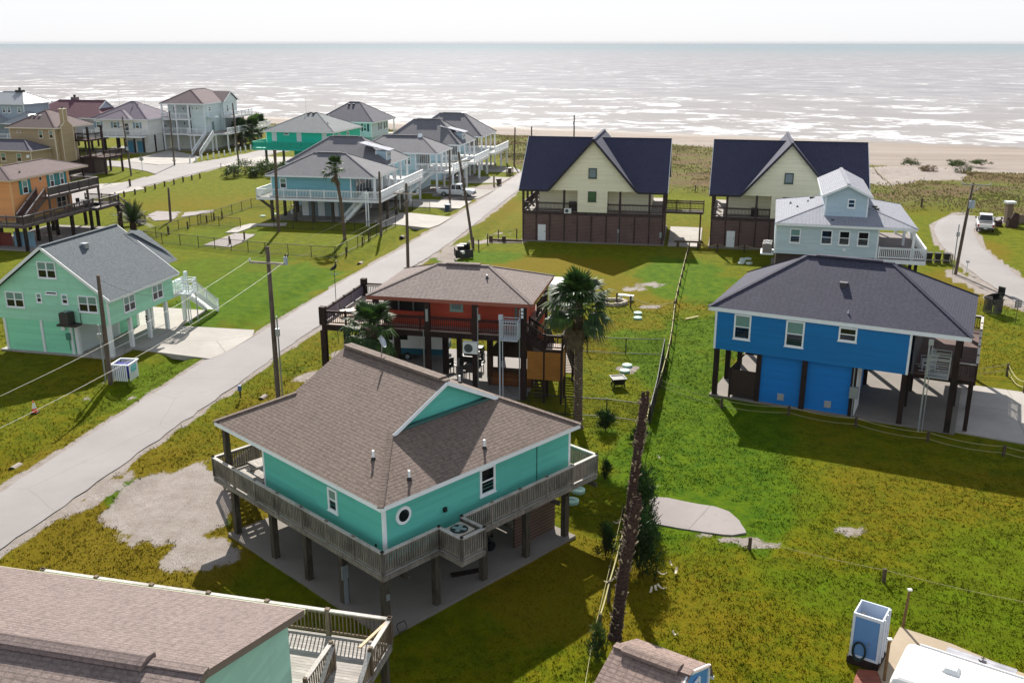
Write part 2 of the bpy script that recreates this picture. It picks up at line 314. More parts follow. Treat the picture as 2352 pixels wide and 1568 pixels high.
    for e in [(9.5, 47, 4.5, 8, 10, 1.0), (12.5, 60, 4.0, 14, 8, .8), (17, 92, 5, 9, 5, 1.0), (16, 72, 4, 7, 0, .8), (-4, 101, 5, 3, 0, .8), (-24, 84, 7, 13, -12, .9), (-30, 92, 8, 12, 0, .6), (-24, 62, 4, 7, -12, .6), (-20, 44.8, .8, 1.4, 0, .9), (-16.2, 40.2, 1.2, .9, 0, .9), (-14.0, 41.3, .6, .7, 0, .8), (18, 33.5, 9, 2.2, -25, .55), (-23, 107, 9, 6, -12, .35), (24, 36, 6, 5, 0, .5), (-35, 112, 5, 9, 0, .5), (42, 78, 2, 4, 0, .6), (7, 112, 6, 2, 0, .4), (13.5, 45, 3, 5, 0, .5)]:
        lush = np.maximum(lush, e[5] * sstep(.1, .8, ell(X, Y, *e[:5]) + 1.0 * (n2 - .5) + .6 * (n1 - .5)))
    dry = np.clip(dry - .6 * lush, 0, 1)
    me = bpy.data.meshes.new('ground'); i = np.arange(ny * nx).reshape(ny, nx); q = np.stack([i[:-1, :-1], i[:-1, 1:], i[1:, 1:], i[1:, :-1]], -1).reshape(-1, 4)
    me.vertices.add(ny * nx); me.vertices.foreach_set('co', np.stack([X, Y, Z], -1).ravel()); nq = len(q)
    me.loops.add(nq * 4); me.loops.foreach_set('vertex_index', q.ravel()); me.polygons.add(nq); me.polygons.foreach_set('loop_start', np.arange(nq) * 4); me.update(calc_edges=True)
    me.polygons.foreach_set('use_smooth', np.ones(nq, bool))
    for nm, a in (('sand', sand), ('dry', dry), ('lush', lush), ('scrub', scrub * (1 - dsand)), ('beach', beach), ('wet', wet)):
        at_ = me.attributes.new(nm, 'FLOAT', 'POINT'); at_.data.foreach_set('value', a.ravel().astype(np.float32))
    b = NB('ground'); o = b.obj(); b.mat.name = 'ground'
    f1 = b.noise(o, 1.1, 5, .65); f2 = b.noise(b.mapv(o, (1.0, .55, 1)), 7.5, 4, .7); f3 = b.noise(o, 26, 3, .7); f4 = b.noise(o, .28, 4, .6)
    green = b.mix(b.ramp(f1, .3, .7), lin(96, 110, 4), lin(128, 132, 8)); olive = b.mix(b.ramp(f2, .25, .75), lin(118, 106, 12), lin(144, 128, 26)); lushc = b.mix(b.ramp(f1, .25, .75), lin(58, 106, 6), lin(102, 134, 10))
    dryf = b.ramp(b.math('ADD', b.attr('dry'), b.math('ADD', b.math('MULTIPLY', b.math('SUBTRACT', f2, .5), .7), b.math('MULTIPLY', b.math('SUBTRACT', f1, .5), .9))), .2, .85)
    k = b.mix(dryf, green, olive)
    k = b.mix(b.math('MULTIPLY', b.ramp(b.math('ADD', b.attr('lush'), b.math('MULTIPLY', b.math('SUBTRACT', f1, .5), 1.2)), .3, .8), .8), k, lushc)
    straw = b.mix(b.ramp(f2, .3, .7), lin(146, 126, 46), lin(116, 96, 36)); k = b.mix(b.math('MULTIPLY', b.ramp(b.math('ADD', b.math('MULTIPLY', b.attr('dry'), .6), b.math('SUBTRACT', f2, .5)), .5, .85), .75), k, straw)
    k = b.mix(b.math('MULTIPLY', b.ramp(f2, .52, .72), .4), k, b.mix(.5, k, lin(36, 46, 6))); k = b.mix(.5, k, b.mix(b.ramp(f3, .3, .7), lin(36, 44, 8), lin(176, 170, 60)), 'OVERLAY')
    scr = b.mix(b.ramp(b.noise(b.mapv(o, (.45, 1, 1)), .09, 6, .7), .4, .6), b.mix(b.ramp(f1, .3, .7), lin(90, 74, 56), lin(112, 94, 62)), b.mix(b.ramp(f2, .3, .7), lin(78, 92, 28), lin(108, 108, 44))); k = b.mix(b.attr('scrub'), k, scr)
    san = b.mix(b.ramp(f1, .3, .75), lin(186, 177, 172), lin(160, 148, 140)); san = b.mix(b.ramp(f3, .35, .7), san, lin(124, 114, 106)); sf = b.ramp(b.math('ADD', b.attr('sand'), b.math('ADD', b.math('MULTIPLY', b.math('SUBTRACT', f2, .5), 1.15), b.math('MULTIPLY', b.math('SUBTRACT', f3, .5), .5))), .3, .62); k = b.mix(sf, k, san)
    bch = b.mix(b.ramp(b.noise(b.mapv(o, (.15, 1, 1)), .12, 5, .7), .35, .7), lin(160, 149, 142), lin(142, 130, 121)); bch = b.mix(b.attr('wet'), bch, lin(128, 118, 110)); k = b.mix(b.attr('beach'), k, bch)
    b.put(b.b.inputs['Base Color'], k); b.put(b.b.inputs['Roughness'], b.mix(b.attr('wet'), (.9, .9, .9, 1), (.3, .3, .3, 1))); b.b.inputs['Specular IOR Level'].default_value = .05
    b.bump(b.math('ADD', b.math('MULTIPLY', f2, .5), b.math('MULTIPLY', f3, .5)), .9, .16)
    me.materials.append(b.mat)
    g_ = bpy.data.objects.new('ground', me); C.objects.link(g_); struct(g_)
    return g_
GROUND = build_ground()

def resamp(pl, n):
    pts = [Vector((p[0], p[1], 0)) for p in pl]; L = [0]
    for a, b_ in zip(pts[:-1], pts[1:]): L.append(L[-1] + (b_ - a).length)
    out = []
    for k in range(n):
        t = L[-1] * k / (n - 1); i = max(j for j in range(len(L)) if L[j] <= t + 1e-9); i = min(i, len(pts) - 2)
        # Catmull-Rom
        p0 = pts[max(i - 1, 0)]; p1 = pts[i]; p2 = pts[i + 1]; p3 = pts[min(i + 2, len(pts) - 1)]; u = (t - L[i]) / max(L[i + 1] - L[i], 1e-6)
        out.append(.5 * ((2 * p1) + (p2 - p0) * u + (2 * p0 - 5 * p1 + 4 * p2 - p3) * u * u + (3 * p1 - p0 - 3 * p2 + p3) * u ** 3))
    return out
def road(name, Lp, Rp, n, z, mat):
    a = resamp(Lp, n); c = resamp(Rp, n); v = []; f = []; K = 7
    for i in range(n):
        for j in range(K):
            p = a[i].lerp(c[i], j / (K - 1))
            if j in (0, K - 1):
                d = (a[i] - c[i]).normalized() * (1 if j == 0 else -1); p = p + d * (.22 * (mnoise.noise(Vector((p.x * .9, p.y * .9, 3))) + .5 * mnoise.noise(Vector((p.x * 2.6, p.y * 2.6, 8)))))
            v.append((p.x, p.y, z + (.03 if 0 < j < K - 1 else -.02)))
    for i in range(n - 1):
        for j in range(K - 1): f.append((i * K + j, i * K + j + 1, (i + 1) * K + j + 1, (i + 1) * K + j))
    me = bpy.data.meshes.new(name); me.from_pydata(v, [], f); me.materials.append(mat); o = bpy.data.objects.new(name, me); C.objects.link(o); return struct(o)
def asphalt():
    b = NB('road_surface'); o = b.obj(); c = lin(142, 137, 136); n = b.noise(o, .16, 5, .6); n1 = b.noise(o, 1.4, 5, .65); n3 = b.noise(o, 24, 3, .7)
    k = b.mix(b.ramp(n, .3, .7), sc(c, 1.07), sc(c, .86)); k = b.mix(b.math('MULTIPLY', b.ramp(n1, .55, .78), .45), k, sc(c, .66)); k = b.mix(.3, k, b.mix(n3, sc(c, .45), sc(c, 1.45)))
    v = b.n('ShaderNodeTexVoronoi', feature='DISTANCE_TO_EDGE'); v.inputs['Scale'].default_value = .12; b.l(b.mix(.2, o, b.noise(o, .5, 4, .6, 1)), v.inputs['Vector']); k = b.mix(b.math('MULTIPLY', b.math('LESS_THAN', v.outputs[0], .0025), .22), k, sc(c, .4))
    b.bump(n3, .35, .02); return b.fin(k, .85, .3)
ASPH = asphalt(); CONC = concrete((164, 158, 152)); CONC2 = concrete((142, 136, 132)); OLD = concrete((142, 134, 132)); SLAB = concrete((128, 121, 114), False)
road('road', ROAD_L, ROAD_R, 190, .03, ASPH); road('beach_access_road', RR_L, RR_R, 120, .03, ASPH); road('side_street', ST_L, ST_R, 90, .034, ASPH)
def sheet(name, pts, z, mat, jit=.0, bottom=-.35):
    P = []
    n = len(pts)
    for i in range(n):
        a = Vector((*pts[i], 0)); b_ = Vector((*pts[(i + 1) % n], 0)); k = max(1, int((b_ - a).length / .35)) if jit else 1
        for j in range(k):
            p = a.lerp(b_, j / k)
            if jit: p += Vector((mnoise.noise(p * 1.1 + Vector((5, 0, 0))), mnoise.noise(p * 1.1 + Vector((0, 9, 0))), 0)) * jit
            P.append((p.x, p.y, z))
    m = MB(); m.ext(P, (0, 0, bottom - z)); return m.build(name, mat)
for nm, pts, z, mat, j in [
    ('driveway', [(-28.6, 68.5), (-21.9, 66.1), (-21.1, 68.2), (-20.3, 71.6), (-20.6, 73.4), (-26.9, 74.6), (-26.2, 79.3), (-35.5, 81.4), (-37.6, 72)], .045, CONC, 0),
    ('driveway', [(26.2, 52.5), (29.4, 50.7), (44.8, 51.5), (44.6, 56.5), (33.6, 59.2), (30.0, 61.0), (27, 62.5), (22, 60)], .045, CONC, 0),
    ('driveway', [(-16.4, 117.6), (-14.9, 120), (-10.3, 117.4), (-9.2, 119.6), (-7.9, 125.2), (-13.6, 128.4), (-17, 128.6)], .045, CONC, 0),
    ('driveway', [(-18, 134.4), (-7.2, 132.0), (-5.8, 138.4), (-17, 141)], .045, CONC, 0), ('driveway', [(-12, 143.5), (-5.0, 140.6), (-2.6, 149.6), (-11, 152.4)], .045, CONC2, 0),
    ('driveway', [(-8.5, 157.0), (-1.8, 157.2), (-.2, 163.8), (-7, 166)], .045, CONC2, 0), ('driveway', [(-5, 171.5), (1.2, 170.6), (2.4, 176.4), (-4, 180)], .045, CONC2, 0),
    ('driveway', [(-75.6, 187.4), (-66.4, 181.6), (-61.0, 184.4), (-63, 196), (-73, 207)], .052, CONC, 0), ('driveway', [(-56, 178.4), (-44.2, 180), (-33, 178.6), (-30, 192), (-50.5, 195)], .055, CONC, 0),
    ('driveway', [(-69.0, 146), (-62.6, 140.0), (-57.6, 150.6), (-62.8, 158), (-67, 156)], .05, CONC, 0),
    ('side_street', [(-61.2, 167.0), (-65.4, 172.4), (-71.9, 178.2), (-82, 182.5), (-120, 190), (-120, 197), (-82, 189.4), (-75, 187.0), (-66.6, 181.2), (-60.5, 184.5)], .04, ASPH, 0),
    ('patio_slab', [(17.6, 106.6), (21.2, 106.0), (23.6, 117.6), (19.8, 118.4)], .06, CONC, 0),
    ('concrete_slab', [(6.95, 43.75), (7.3, 44.05), (7.9, 43.85), (9.2, 43.3), (10.0, 42.95), (10.7, 42.4), (10.95, 41.4), (11.0, 40.3), (10.3, 40.0), (9.3, 40.3), (7.9, 40.7), (6.6, 41.3)], .03, OLD, .12),
    ('concrete_slab', [(-35.0, 107.2), (-33.4, 114.1), (-30.7, 113.4), (-31.0, 109.0), (-31.7, 105.9)], .04, OLD, .15),
    ('concrete_slab', [(-48.6, 127.0), (-48.4, 129.9), (-45.6, 129.3), (-44.6, 127.2), (-43.9, 123.6), (-46.1, 122.6)], .03, OLD, .3), ('concrete_slab', [(-44.4, 128.9), (-41.0, 131.0), (-40.4, 128.9), (-43.6, 125.4)], .03, OLD, .3),
    ('path', [(-33.2, 114.5), (-32.4, 117.5), (-31.9, 119.0), (-29.5, 118.7), (-28.4, 119.2), (-28.6, 120.9), (-33.2, 120.2), (-34.4, 117.4), (-34.6, 114.3)], .08, CONC, 0),
    ('concrete_slab', [(-40, 54.3), (-34.6, 57.0), (-33.9, 58.2), (-35.2, 60.2), (-40, 61.8)], .03, OLD, .12),
    ]: struct(sheet(nm, pts, z, mat, j))

def build_sea():
    nr, na = 150, 150; rr = 200 * (15000 / 200.0) ** np.linspace(0, 1, nr); aa = np.linspace(-1.15, 1.15, na)
    X = np.sin(aa)[None, :] * rr[:, None]; Y = np.cos(aa)[None, :] * rr[:, None]
    me = bpy.data.meshes.new('sea'); i = np.arange(nr * na).reshape(nr, na); q = np.stack([i[:-1, :-1], i[:-1, 1:], i[1:, 1:], i[1:, :-1]], -1).reshape(-1, 4); nq = len(q)
    me.vertices.add(nr * na); me.vertices.foreach_set('co', np.stack([X, Y, np.full_like(X, -1.2)], -1).ravel()); me.loops.add(nq * 4); me.loops.foreach_set('vertex_index', q.ravel()); me.polygons.add(nq); me.polygons.foreach_set('loop_start', np.arange(nq) * 4); me.update(calc_edges=True)
    b = NB('sea'); o = b.obj(); mp = b.n('ShaderNodeMapping'); b.l(o, mp.inputs[0]); mp.inputs['Rotation'].default_value = (0, 0, R(25.4)); v = mp.outputs[0]
    x = b.n('ShaderNodeSeparateXYZ'); b.l(v, x.inputs[0]); s = x.outputs[1]
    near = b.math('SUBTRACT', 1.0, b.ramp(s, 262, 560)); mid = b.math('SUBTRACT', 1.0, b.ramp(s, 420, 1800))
    w1 = b.noise(b.mapv(v, (.045, .05, 1)), 1.0, 5, .62, 0, .5); w2 = b.noise(b.mapv(v, (.16, .16, 1)), 1.0, 4, .65); w3 = b.noise(b.mapv(v, (.5, 1.1, 1)), 1.0, 3, .6)
    foam = b.ramp(b.math('ADD', b.math('ADD', w1, b.math('MULTIPLY', b.math('SUBTRACT', w2, .5), .7)), b.math('ADD', b.math('MULTIPLY', near, .13), b.math('MULTIPLY', mid, .02))), .66, .76)
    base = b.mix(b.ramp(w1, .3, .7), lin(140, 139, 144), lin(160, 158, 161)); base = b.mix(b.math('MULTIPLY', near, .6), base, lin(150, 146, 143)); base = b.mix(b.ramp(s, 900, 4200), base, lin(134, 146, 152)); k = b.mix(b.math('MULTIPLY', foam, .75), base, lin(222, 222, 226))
    b.put(b.b.inputs['Base Color'], k); b.put(b.b.inputs['Roughness'], b.mix(foam, (.6, .6, .6, 1), (.9, .9, .9, 1))); b.b.inputs['Specular IOR Level'].default_value = 0.0
    b.bump(b.math('ADD', b.math('MULTIPLY', w1, 1.6), b.math('ADD', b.math('MULTIPLY', w2, .5), b.math('MULTIPLY', w3, .15))), .45, 1.2)
    gs = b.n('ShaderNodeBsdfGlossy'); gs.inputs['Roughness'].default_value = .35; gs.inputs['Color'].default_value = (.9, .93, 1, 1); b.l(b.b.inputs['Normal'].links[0].from_socket, gs.inputs['Normal']); mx = b.n('ShaderNodeMixShader'); mx.inputs[0].default_value = .012; b.l(b.b.outputs[0], mx.inputs[1]); b.l(gs.outputs[0], mx.inputs[2]); b.l(mx.outputs[0], b.out.inputs[0])
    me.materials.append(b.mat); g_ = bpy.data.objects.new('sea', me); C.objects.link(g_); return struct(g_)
build_sea()
# ---------------------------------------------------------------- building kit
def hip_roof(par, x0, x1, y0, y1, ze, zr, ax, a, b, mat, fas, fh=.22, vent=True, name='roof'):
    m = MB(); A, B_, C_, D_ = (x0, y0, ze), (x1, y0, ze), (x1, y1, ze), (x0, y1, ze)
    if ax == 'x':
        yc = (y0 + y1) / 2; p, q = (a, yc, zr), (b, yc, zr); m.face([A, B_, q, p]).face([B_, C_, q]).face([C_, D_, p, q]).face([D_, A, p]); hips = [(A, p), (D_, p), (B_, q), (C_, q)]
    else:
        xc = (x0 + x1) / 2; p, q = (xc, a, zr), (xc, b, zr); m.face([A, B_, p]).face([B_, C_, q, p]).face([C_, D_, q]).face([D_, A, p, q]); hips = [(A, p), (B_, p), (C_, q), (D_, q)]
    for s_, t in hips: m.beam(s_, t, .26, .05)
    m.beam(p, q, .3, .07)
    if vent and (Vector(p) - Vector(q)).length > 2.5:
        P, Q = Vector(p), Vector(q); d = (Q - P).normalized() * .6; m.beam(P + d + V(0, 0, .06), Q - d + V(0, 0, .06), .42, .1)
    o = m.build(name, mat, par); fascia(o, x0, x1, y0, y1, ze, fas, fh); return o
def fascia(roof, x0, x1, y0, y1, ze, fas, fh):
    f = MB(); t = .05; z0, z1 = ze - fh, ze - .012
    f.box(x0 + .01, x1 - .01, y0 + .01, y0 + t, z0, z1).box(x0 + .01, x1 - .01, y1 - t, y1 - .01, z0, z1).box(x0 + .01, x0 + t, y0 + t, y1 - t, z0, z1).box(x1 - t, x1 - .01, y0 + t, y1 - t, z0, z1)
    f.face([(x0 + t, y0 + t, z0 + .03), (x1 - t, y0 + t, z0 + .03), (x1 - t, y1 - t, z0 + .03), (x0 + t, y1 - t, z0 + .03)])
    return f.build('fascia', fas, roof)
def walls(par, x0, x1, y0, y1, z0, z1, mat, trim=None, name='wall', tw=.11):
    if mat.name.startswith('siding'):
        m = MB(); lp = float(mat['lap']); n = max(1, int(round((z1 - z0) / lp))); t = .016
        m.face([(x0, y0, z0), (x1, y0, z0), (x1, y1, z0), (x0, y1, z0)][::-1]).face([(x0, y0, z1), (x1, y0, z1), (x1, y1, z1), (x0, y1, z1)])
        for i in range(n):
            a, b_ = z0 + (z1 - z0) * i / n, z0 + (z1 - z0) * (i + 1) / n
            for p, q, nx_, ny_ in (((x0, y0), (x1, y0), 0, -1), ((x1, y0), (x1, y1), 1, 0), ((x1, y1), (x0, y1), 0, 1), ((x0, y1), (x0, y0), -1, 0)):
                P, Q = (p[0] + nx_ * t, p[1] + ny_ * t, a), (q[0] + nx_ * t, q[1] + ny_ * t, a); m.face([P, Q, (*q, b_), (*p, b_)]).face([(*p, a), (*q, a), Q, P])
        o = m.build(name, mat, par)
    else: o = MB().box(x0, x1, y0, y1, z0, z1).build(name, mat, par)
    if trim:
        e = .02
        for cx_, sx in ((x0, -1), (x1, 1)):
            for cy, sy in ((y0, -1), (y1, 1)):
                xa, xb = sorted((cx_ + sx * e, cx_ - sx * tw)); ya, yb = sorted((cy + sy * e, cy - sy * tw)); MB().box(xa, xb, ya, yb, z0 - .01, z1 - .01).build('corner_trim', trim, o)
    return o
def window(par, ax, pos, side, a0, a1, z0, z1, fr=WHITE, mull=False, rail=True, top=None, low=None, shut=None, bw=.1):
    """window on the plane ax=pos whose outside looks along side*ax; frame with sub-part pane"""
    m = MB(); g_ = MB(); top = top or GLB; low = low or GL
    def bx(mm, u0, u1, z0_, z1_, d0, d1, k=0):
        lo, hi = sorted((pos + side * d0, pos + side * d1))
        if ax == 'y': mm.box(u0, u1, lo, hi, z0_, z1_, k)
        else: mm.box(lo, hi, u0, u1, z0_, z1_, k)
    bx(m, a0, a0 + bw, z0, z1, -.02, .06); bx(m, a1 - bw, a1, z0, z1, -.02, .06); bx(m, a0 + bw, a1 - bw, z1 - bw, z1, -.02, .06); bx(m, a0 + bw, a1 - bw, z0, z0 + bw, -.02, .06); bx(m, a0 - .04, a1 + .04, z0 - .05, z0 - .002, -.02, .09)
    zm = (z0 + z1) / 2
    if rail: bx(m, a0 + bw, a1 - bw, zm - .03, zm + .03, -.02, .045)
    if mull: u = (a0 + a1) / 2; bx(m, u - .05, u + .05, z0 + bw, zm - .03, -.02, .05); bx(m, u - .05, u + .05, zm + .03, z1 - bw, -.02, .05)
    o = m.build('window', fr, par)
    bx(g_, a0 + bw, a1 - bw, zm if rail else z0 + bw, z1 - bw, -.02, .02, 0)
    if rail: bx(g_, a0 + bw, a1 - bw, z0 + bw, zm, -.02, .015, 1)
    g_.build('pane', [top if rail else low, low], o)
    if shut:
        for u0, u1 in ((a0 - .48, a0 - .06), (a1 + .06, a1 + .48)):
            s_ = MB(); bx(s_, u0, u1, z0, z1, -.02, .05); s_.build('shutter', shut, o)
    return o
def door(par, ax, pos, side, a0, a1, z0, z1, mat=WHITE, nm='door'):
    m = MB(); lo, hi = sorted((pos - side * .02, pos + side * .05))
    (m.box(a0, a1, lo, hi, z0, z1) if ax == 'y' else m.box(lo, hi, a0, a1, z0, z1)); o = m.build(nm, mat, par)
    h = MB(); lo, hi = sorted((pos + side * .05, pos + side * .11)); u = a1 - .14; zc = z0 + 1.0
    (h.box(u, u + .06, lo, hi, zc, zc + .1) if ax == 'y' else h.box(lo, hi, u, u + .06, zc, zc + .1)); h.build('handle', DARK, o); return o
def railing(par, p, q, mat, h=.95, sp=.13, bw=.035, post=1.9, cap=None, pw=.11, name='railing', ends=True):
    p = Vector(p); q = Vector(q); d = q - p; n = max(1, int(round(d.length / post))); m = MB(); U = V(0, 0, 1); k = 0
    for i in range(n + 1):
        if not ends and i in (0, n): continue
        s_ = p + d * (i / n); m.box(s_.x - pw / 2, s_.x + pw / 2, s_.y - pw / 2, s_.y + pw / 2, s_.z, s_.z + h + .08, 0)
    m.beam(p + U * h, q + U * h, .15, .045, 1); m.beam(p + U * (h - .09), q + U * (h - .09), .045, .09, 0); m.beam(p + U * .12, q + U * .12, .045, .08, 0)
    c = int(d.length / sp)
    for i in range(1, c):
        s_ = p + d * (i / c); m.box(s_.x - bw / 2, s_.x + bw / 2, s_.y - bw / 2, s_.y + bw / 2, s_.z + .14, s_.z + h - .05, 0)
    return m.build(name, [mat, cap or mat], par)
def posts(par, pts, z0, z1, mat, wd=.28, name='post', rnd=False):
    for x, y in pts:
        m = MB()
        if rnd: m.tube([(x, y, z0), (x, y, z1)], wd / 2, 10)
        else: m.box(x - wd / 2, x + wd / 2, y - wd / 2, y + wd / 2, z0, z1)
        m.build(name, mat, par)
def deck(par, x0, x1, y0, y1, z, top, edge, th=.28, name='deck'):
    m = MB(); m.box(x0 + .03, x1 - .03, y0 + .03, y1 - .03, z - .05, z, 0)
    m.box(x0, x1, y0, y0 + .05, z - th, z - .06, 1).box(x0, x1, y1 - .05, y1, z - th, z - .06, 1).box(x0, x0 + .05, y0 + .05, y1 - .05, z - th, z - .06, 1).box(x1 - .05, x1, y0 + .05, y1 - .05, z - th, z - .06, 1)
    m.box(x0 + .05, x1 - .05, y0 + .05, y1 - .05, z - th + .06, z - th + .1, 1)
    return m.build(name, [top, edge], par)
def slab(par, x0, x1, y0, y1, mat=None, z=.1): return MB().box(x0, x1, y0, y1, -.4, z).build('slab', mat or SLAB, par)
def stairs(par, top, bot, wd, tread, strg, n=None, rails=None, name='stairs', h=.9, risers=True):
    """flight from top to bottom, wd wide to the left of its direction"""
    t = Vector(top); b = Vector(bot); d = b - t; f = V(d.x, d.y, 0); L = f.length; f.normalize(); s_ = V(-f.y, f.x, 0) * wd; n = n or max(3, int(round(-d.z / .19))); m = MB()
    for i in range(n):
        c = t + f * (L * (i + .5) / n); z = t.z + d.z * (i + .5) / n; g_ = L / n * .55
        a_ = c - f * g_; e_ = c + f * g_; m.hexa([V(a_.x, a_.y, z - .05), V(e_.x, e_.y, z - .05), V(*(e_ + s_).xy, z - .05), V(*(a_ + s_).xy, z - .05)], [V(a_.x, a_.y, z), V(e_.x, e_.y, z), V(*(e_ + s_).xy, z), V(*(a_ + s_).xy, z)], 0)
    for k in (0, 1): m.beam(t + s_ * k - V(0, 0, .16), b + s_ * k - V(0, 0, .1), .06, .3, 1)
    o = m.build(name, [tread, strg], par)
    if rails:
        for k in (0, 1): railing(par, t + s_ * k, b + s_ * k, rails[0], h, rails[1], cap=rails[2] if len(rails) > 2 else None, post=2.2)
    return o
def vents(par, pts, mat=None, r=.05, h=.38):
    for x, y, z in pts: MB().tube([(x, y, z - .25), (x, y, z + h)], r, 8, 0).tube([(x, y, z - .02), (x, y, z + .1)], [r * 2.4, r * 1.3], 8, 1).build('vent_pipe', [mat or WHITE, DARK], par)
def boxvent(par, x, y, z, nm='roof_vent', mat=None):
    MB().box(x - .2, x + .2, y - .2, y + .2, z - .2, z + .14, 0).box(x - .24, x + .24, y - .24, y + .24, z + .14, z + .19, 0).build(nm, mat or DARK, par)
def slope_z(ze, zr, run, d): return ze + (zr - ze) * d / run
def minisplit(par, x, y, z, nm='air_conditioner', wd=.9, ht=.7, dp=.34, ax='y'):
    m = MB(); m.box(x - wd / 2, x + wd / 2, y - dp / 2, y + dp / 2, z, z + ht); o = m.build(nm, OFFW, par)
    f = MB(); f.tube([(x - wd * .12, y - dp / 2 - .01, z + ht / 2), (x - wd * .12, y - dp / 2 + .02, z + ht / 2)], ht * .38, 16); f.build('fan_grille', paint((70, 76, 80)), o); return o
def condenser(par, x, y, z, s_=.8, h=.75, nm='air_conditioner', mat=None, rim=None):
    m = MB(); m.box(x - s_ / 2, x + s_ / 2, y - s_ / 2, y + s_ / 2, z, z + h)
    for k in range(14):
        zz = z + .05 + k * (h - .12) / 14
        m.box(x - s_ / 2 - .012, x + s_ / 2 + .012, y - s_ / 2 - .012, y + s_ / 2 + .012, zz, zz + .02)
    o = m.build(nm, mat or paint((60, 62, 64)), par); r = MB()
    r.tube([(x, y, z + h), (x, y, z + h + .02)], s_ * .44, 20); r.build('fan_guard', DARK, o)
    bl = MB()
    for k in range(4):
        a = k * math.pi / 2 + .4; bl.beam((x, y, z + h + .035), (x + math.cos(a) * s_ * .36, y + math.sin(a) * s_ * .36, z + h + .035), .16, .012)
    bl.tube([(x, y, z + h + .02), (x, y, z + h + .06)], .09, 8); bl.build('fan', rim or GALV, o); return o
def cage_lift(par, x0, x1, y0, y1, z0, h, mast, zt, mat, base=0.0, bars='v', sides='fblr'):
    """cargo lift: a barred cage beside a mast that runs to the ground"""
    m = MB(); m.box(x0, x1, y0, y1, z0, z0 + .06)
    for x in (x0, x1):
        for y in (y0, y1): m.beam((x, y, z0), (x, y, z0 + h), .05)
    for z in (z0 + h, z0 + h * .86):
        for p, q in (((x0, y0), (x1, y0)), ((x1, y0), (x1, y1)), ((x1, y1), (x0, y1)), ((x0, y1), (x0, y0))): m.beam((*p, z), (*q, z), .05)
    if bars == 'v':
        for p, q in (((x0, y0), (x1, y0)), ((x1, y0), (x1, y1)), ((x1, y1), (x0, y1)), ((x0, y1), (x0, y0))):
            n = max(2, int(math.hypot(q[0] - p[0], q[1] - p[1]) / .14))
            for k in range(1, n): u = k / n; X, Y = p[0] + (q[0] - p[0]) * u, p[1] + (q[1] - p[1]) * u; m.beam((X, Y, z0), (X, Y, z0 + h * .86), .03)
    else:
        for k in range(1, 5):
            z = z0 + h * k / 5
            for p, q in (((x0, y0), (x1, y0)), ((x1, y0), (x1, y1)), ((x1, y1), (x0, y1)), ((x0, y1), (x0, y0))): m.beam((*p, z), (*q, z), .045)
    m.build('lift_cage', mat, par)
    k = MB(); k.beam((*mast, base), (*mast, zt), .09, .08); k.beam((mast[0] + .2, mast[1], base), (mast[0] + .17, mast[1], zt - .15), .05); k.box(mast[0] - .07, mast[0] + .2, mast[1] - .1, mast[1] + .1, zt - .1, zt + .22); k.build('lift_mast', mat, par)

BROWN = shingle((126, 111, 103), (97, 84, 77)); NAVY = shingle((70, 70, 86), (52, 52, 68)); GREYR = shingle((126, 132, 138), (102, 108, 115)); GREYP = shingle((122, 121, 127), (98, 97, 103)); REDR = shingle((122, 96, 106), (96, 72, 82)); LGREY = shingle((176, 178, 188), (156, 158, 170)); TANR = shingle((110, 93, 94), (86, 71, 73)); DGREY = shingle((98, 96, 108), (76, 74, 86)); MAROON = shingle((110, 72, 84), (84, 52, 64))
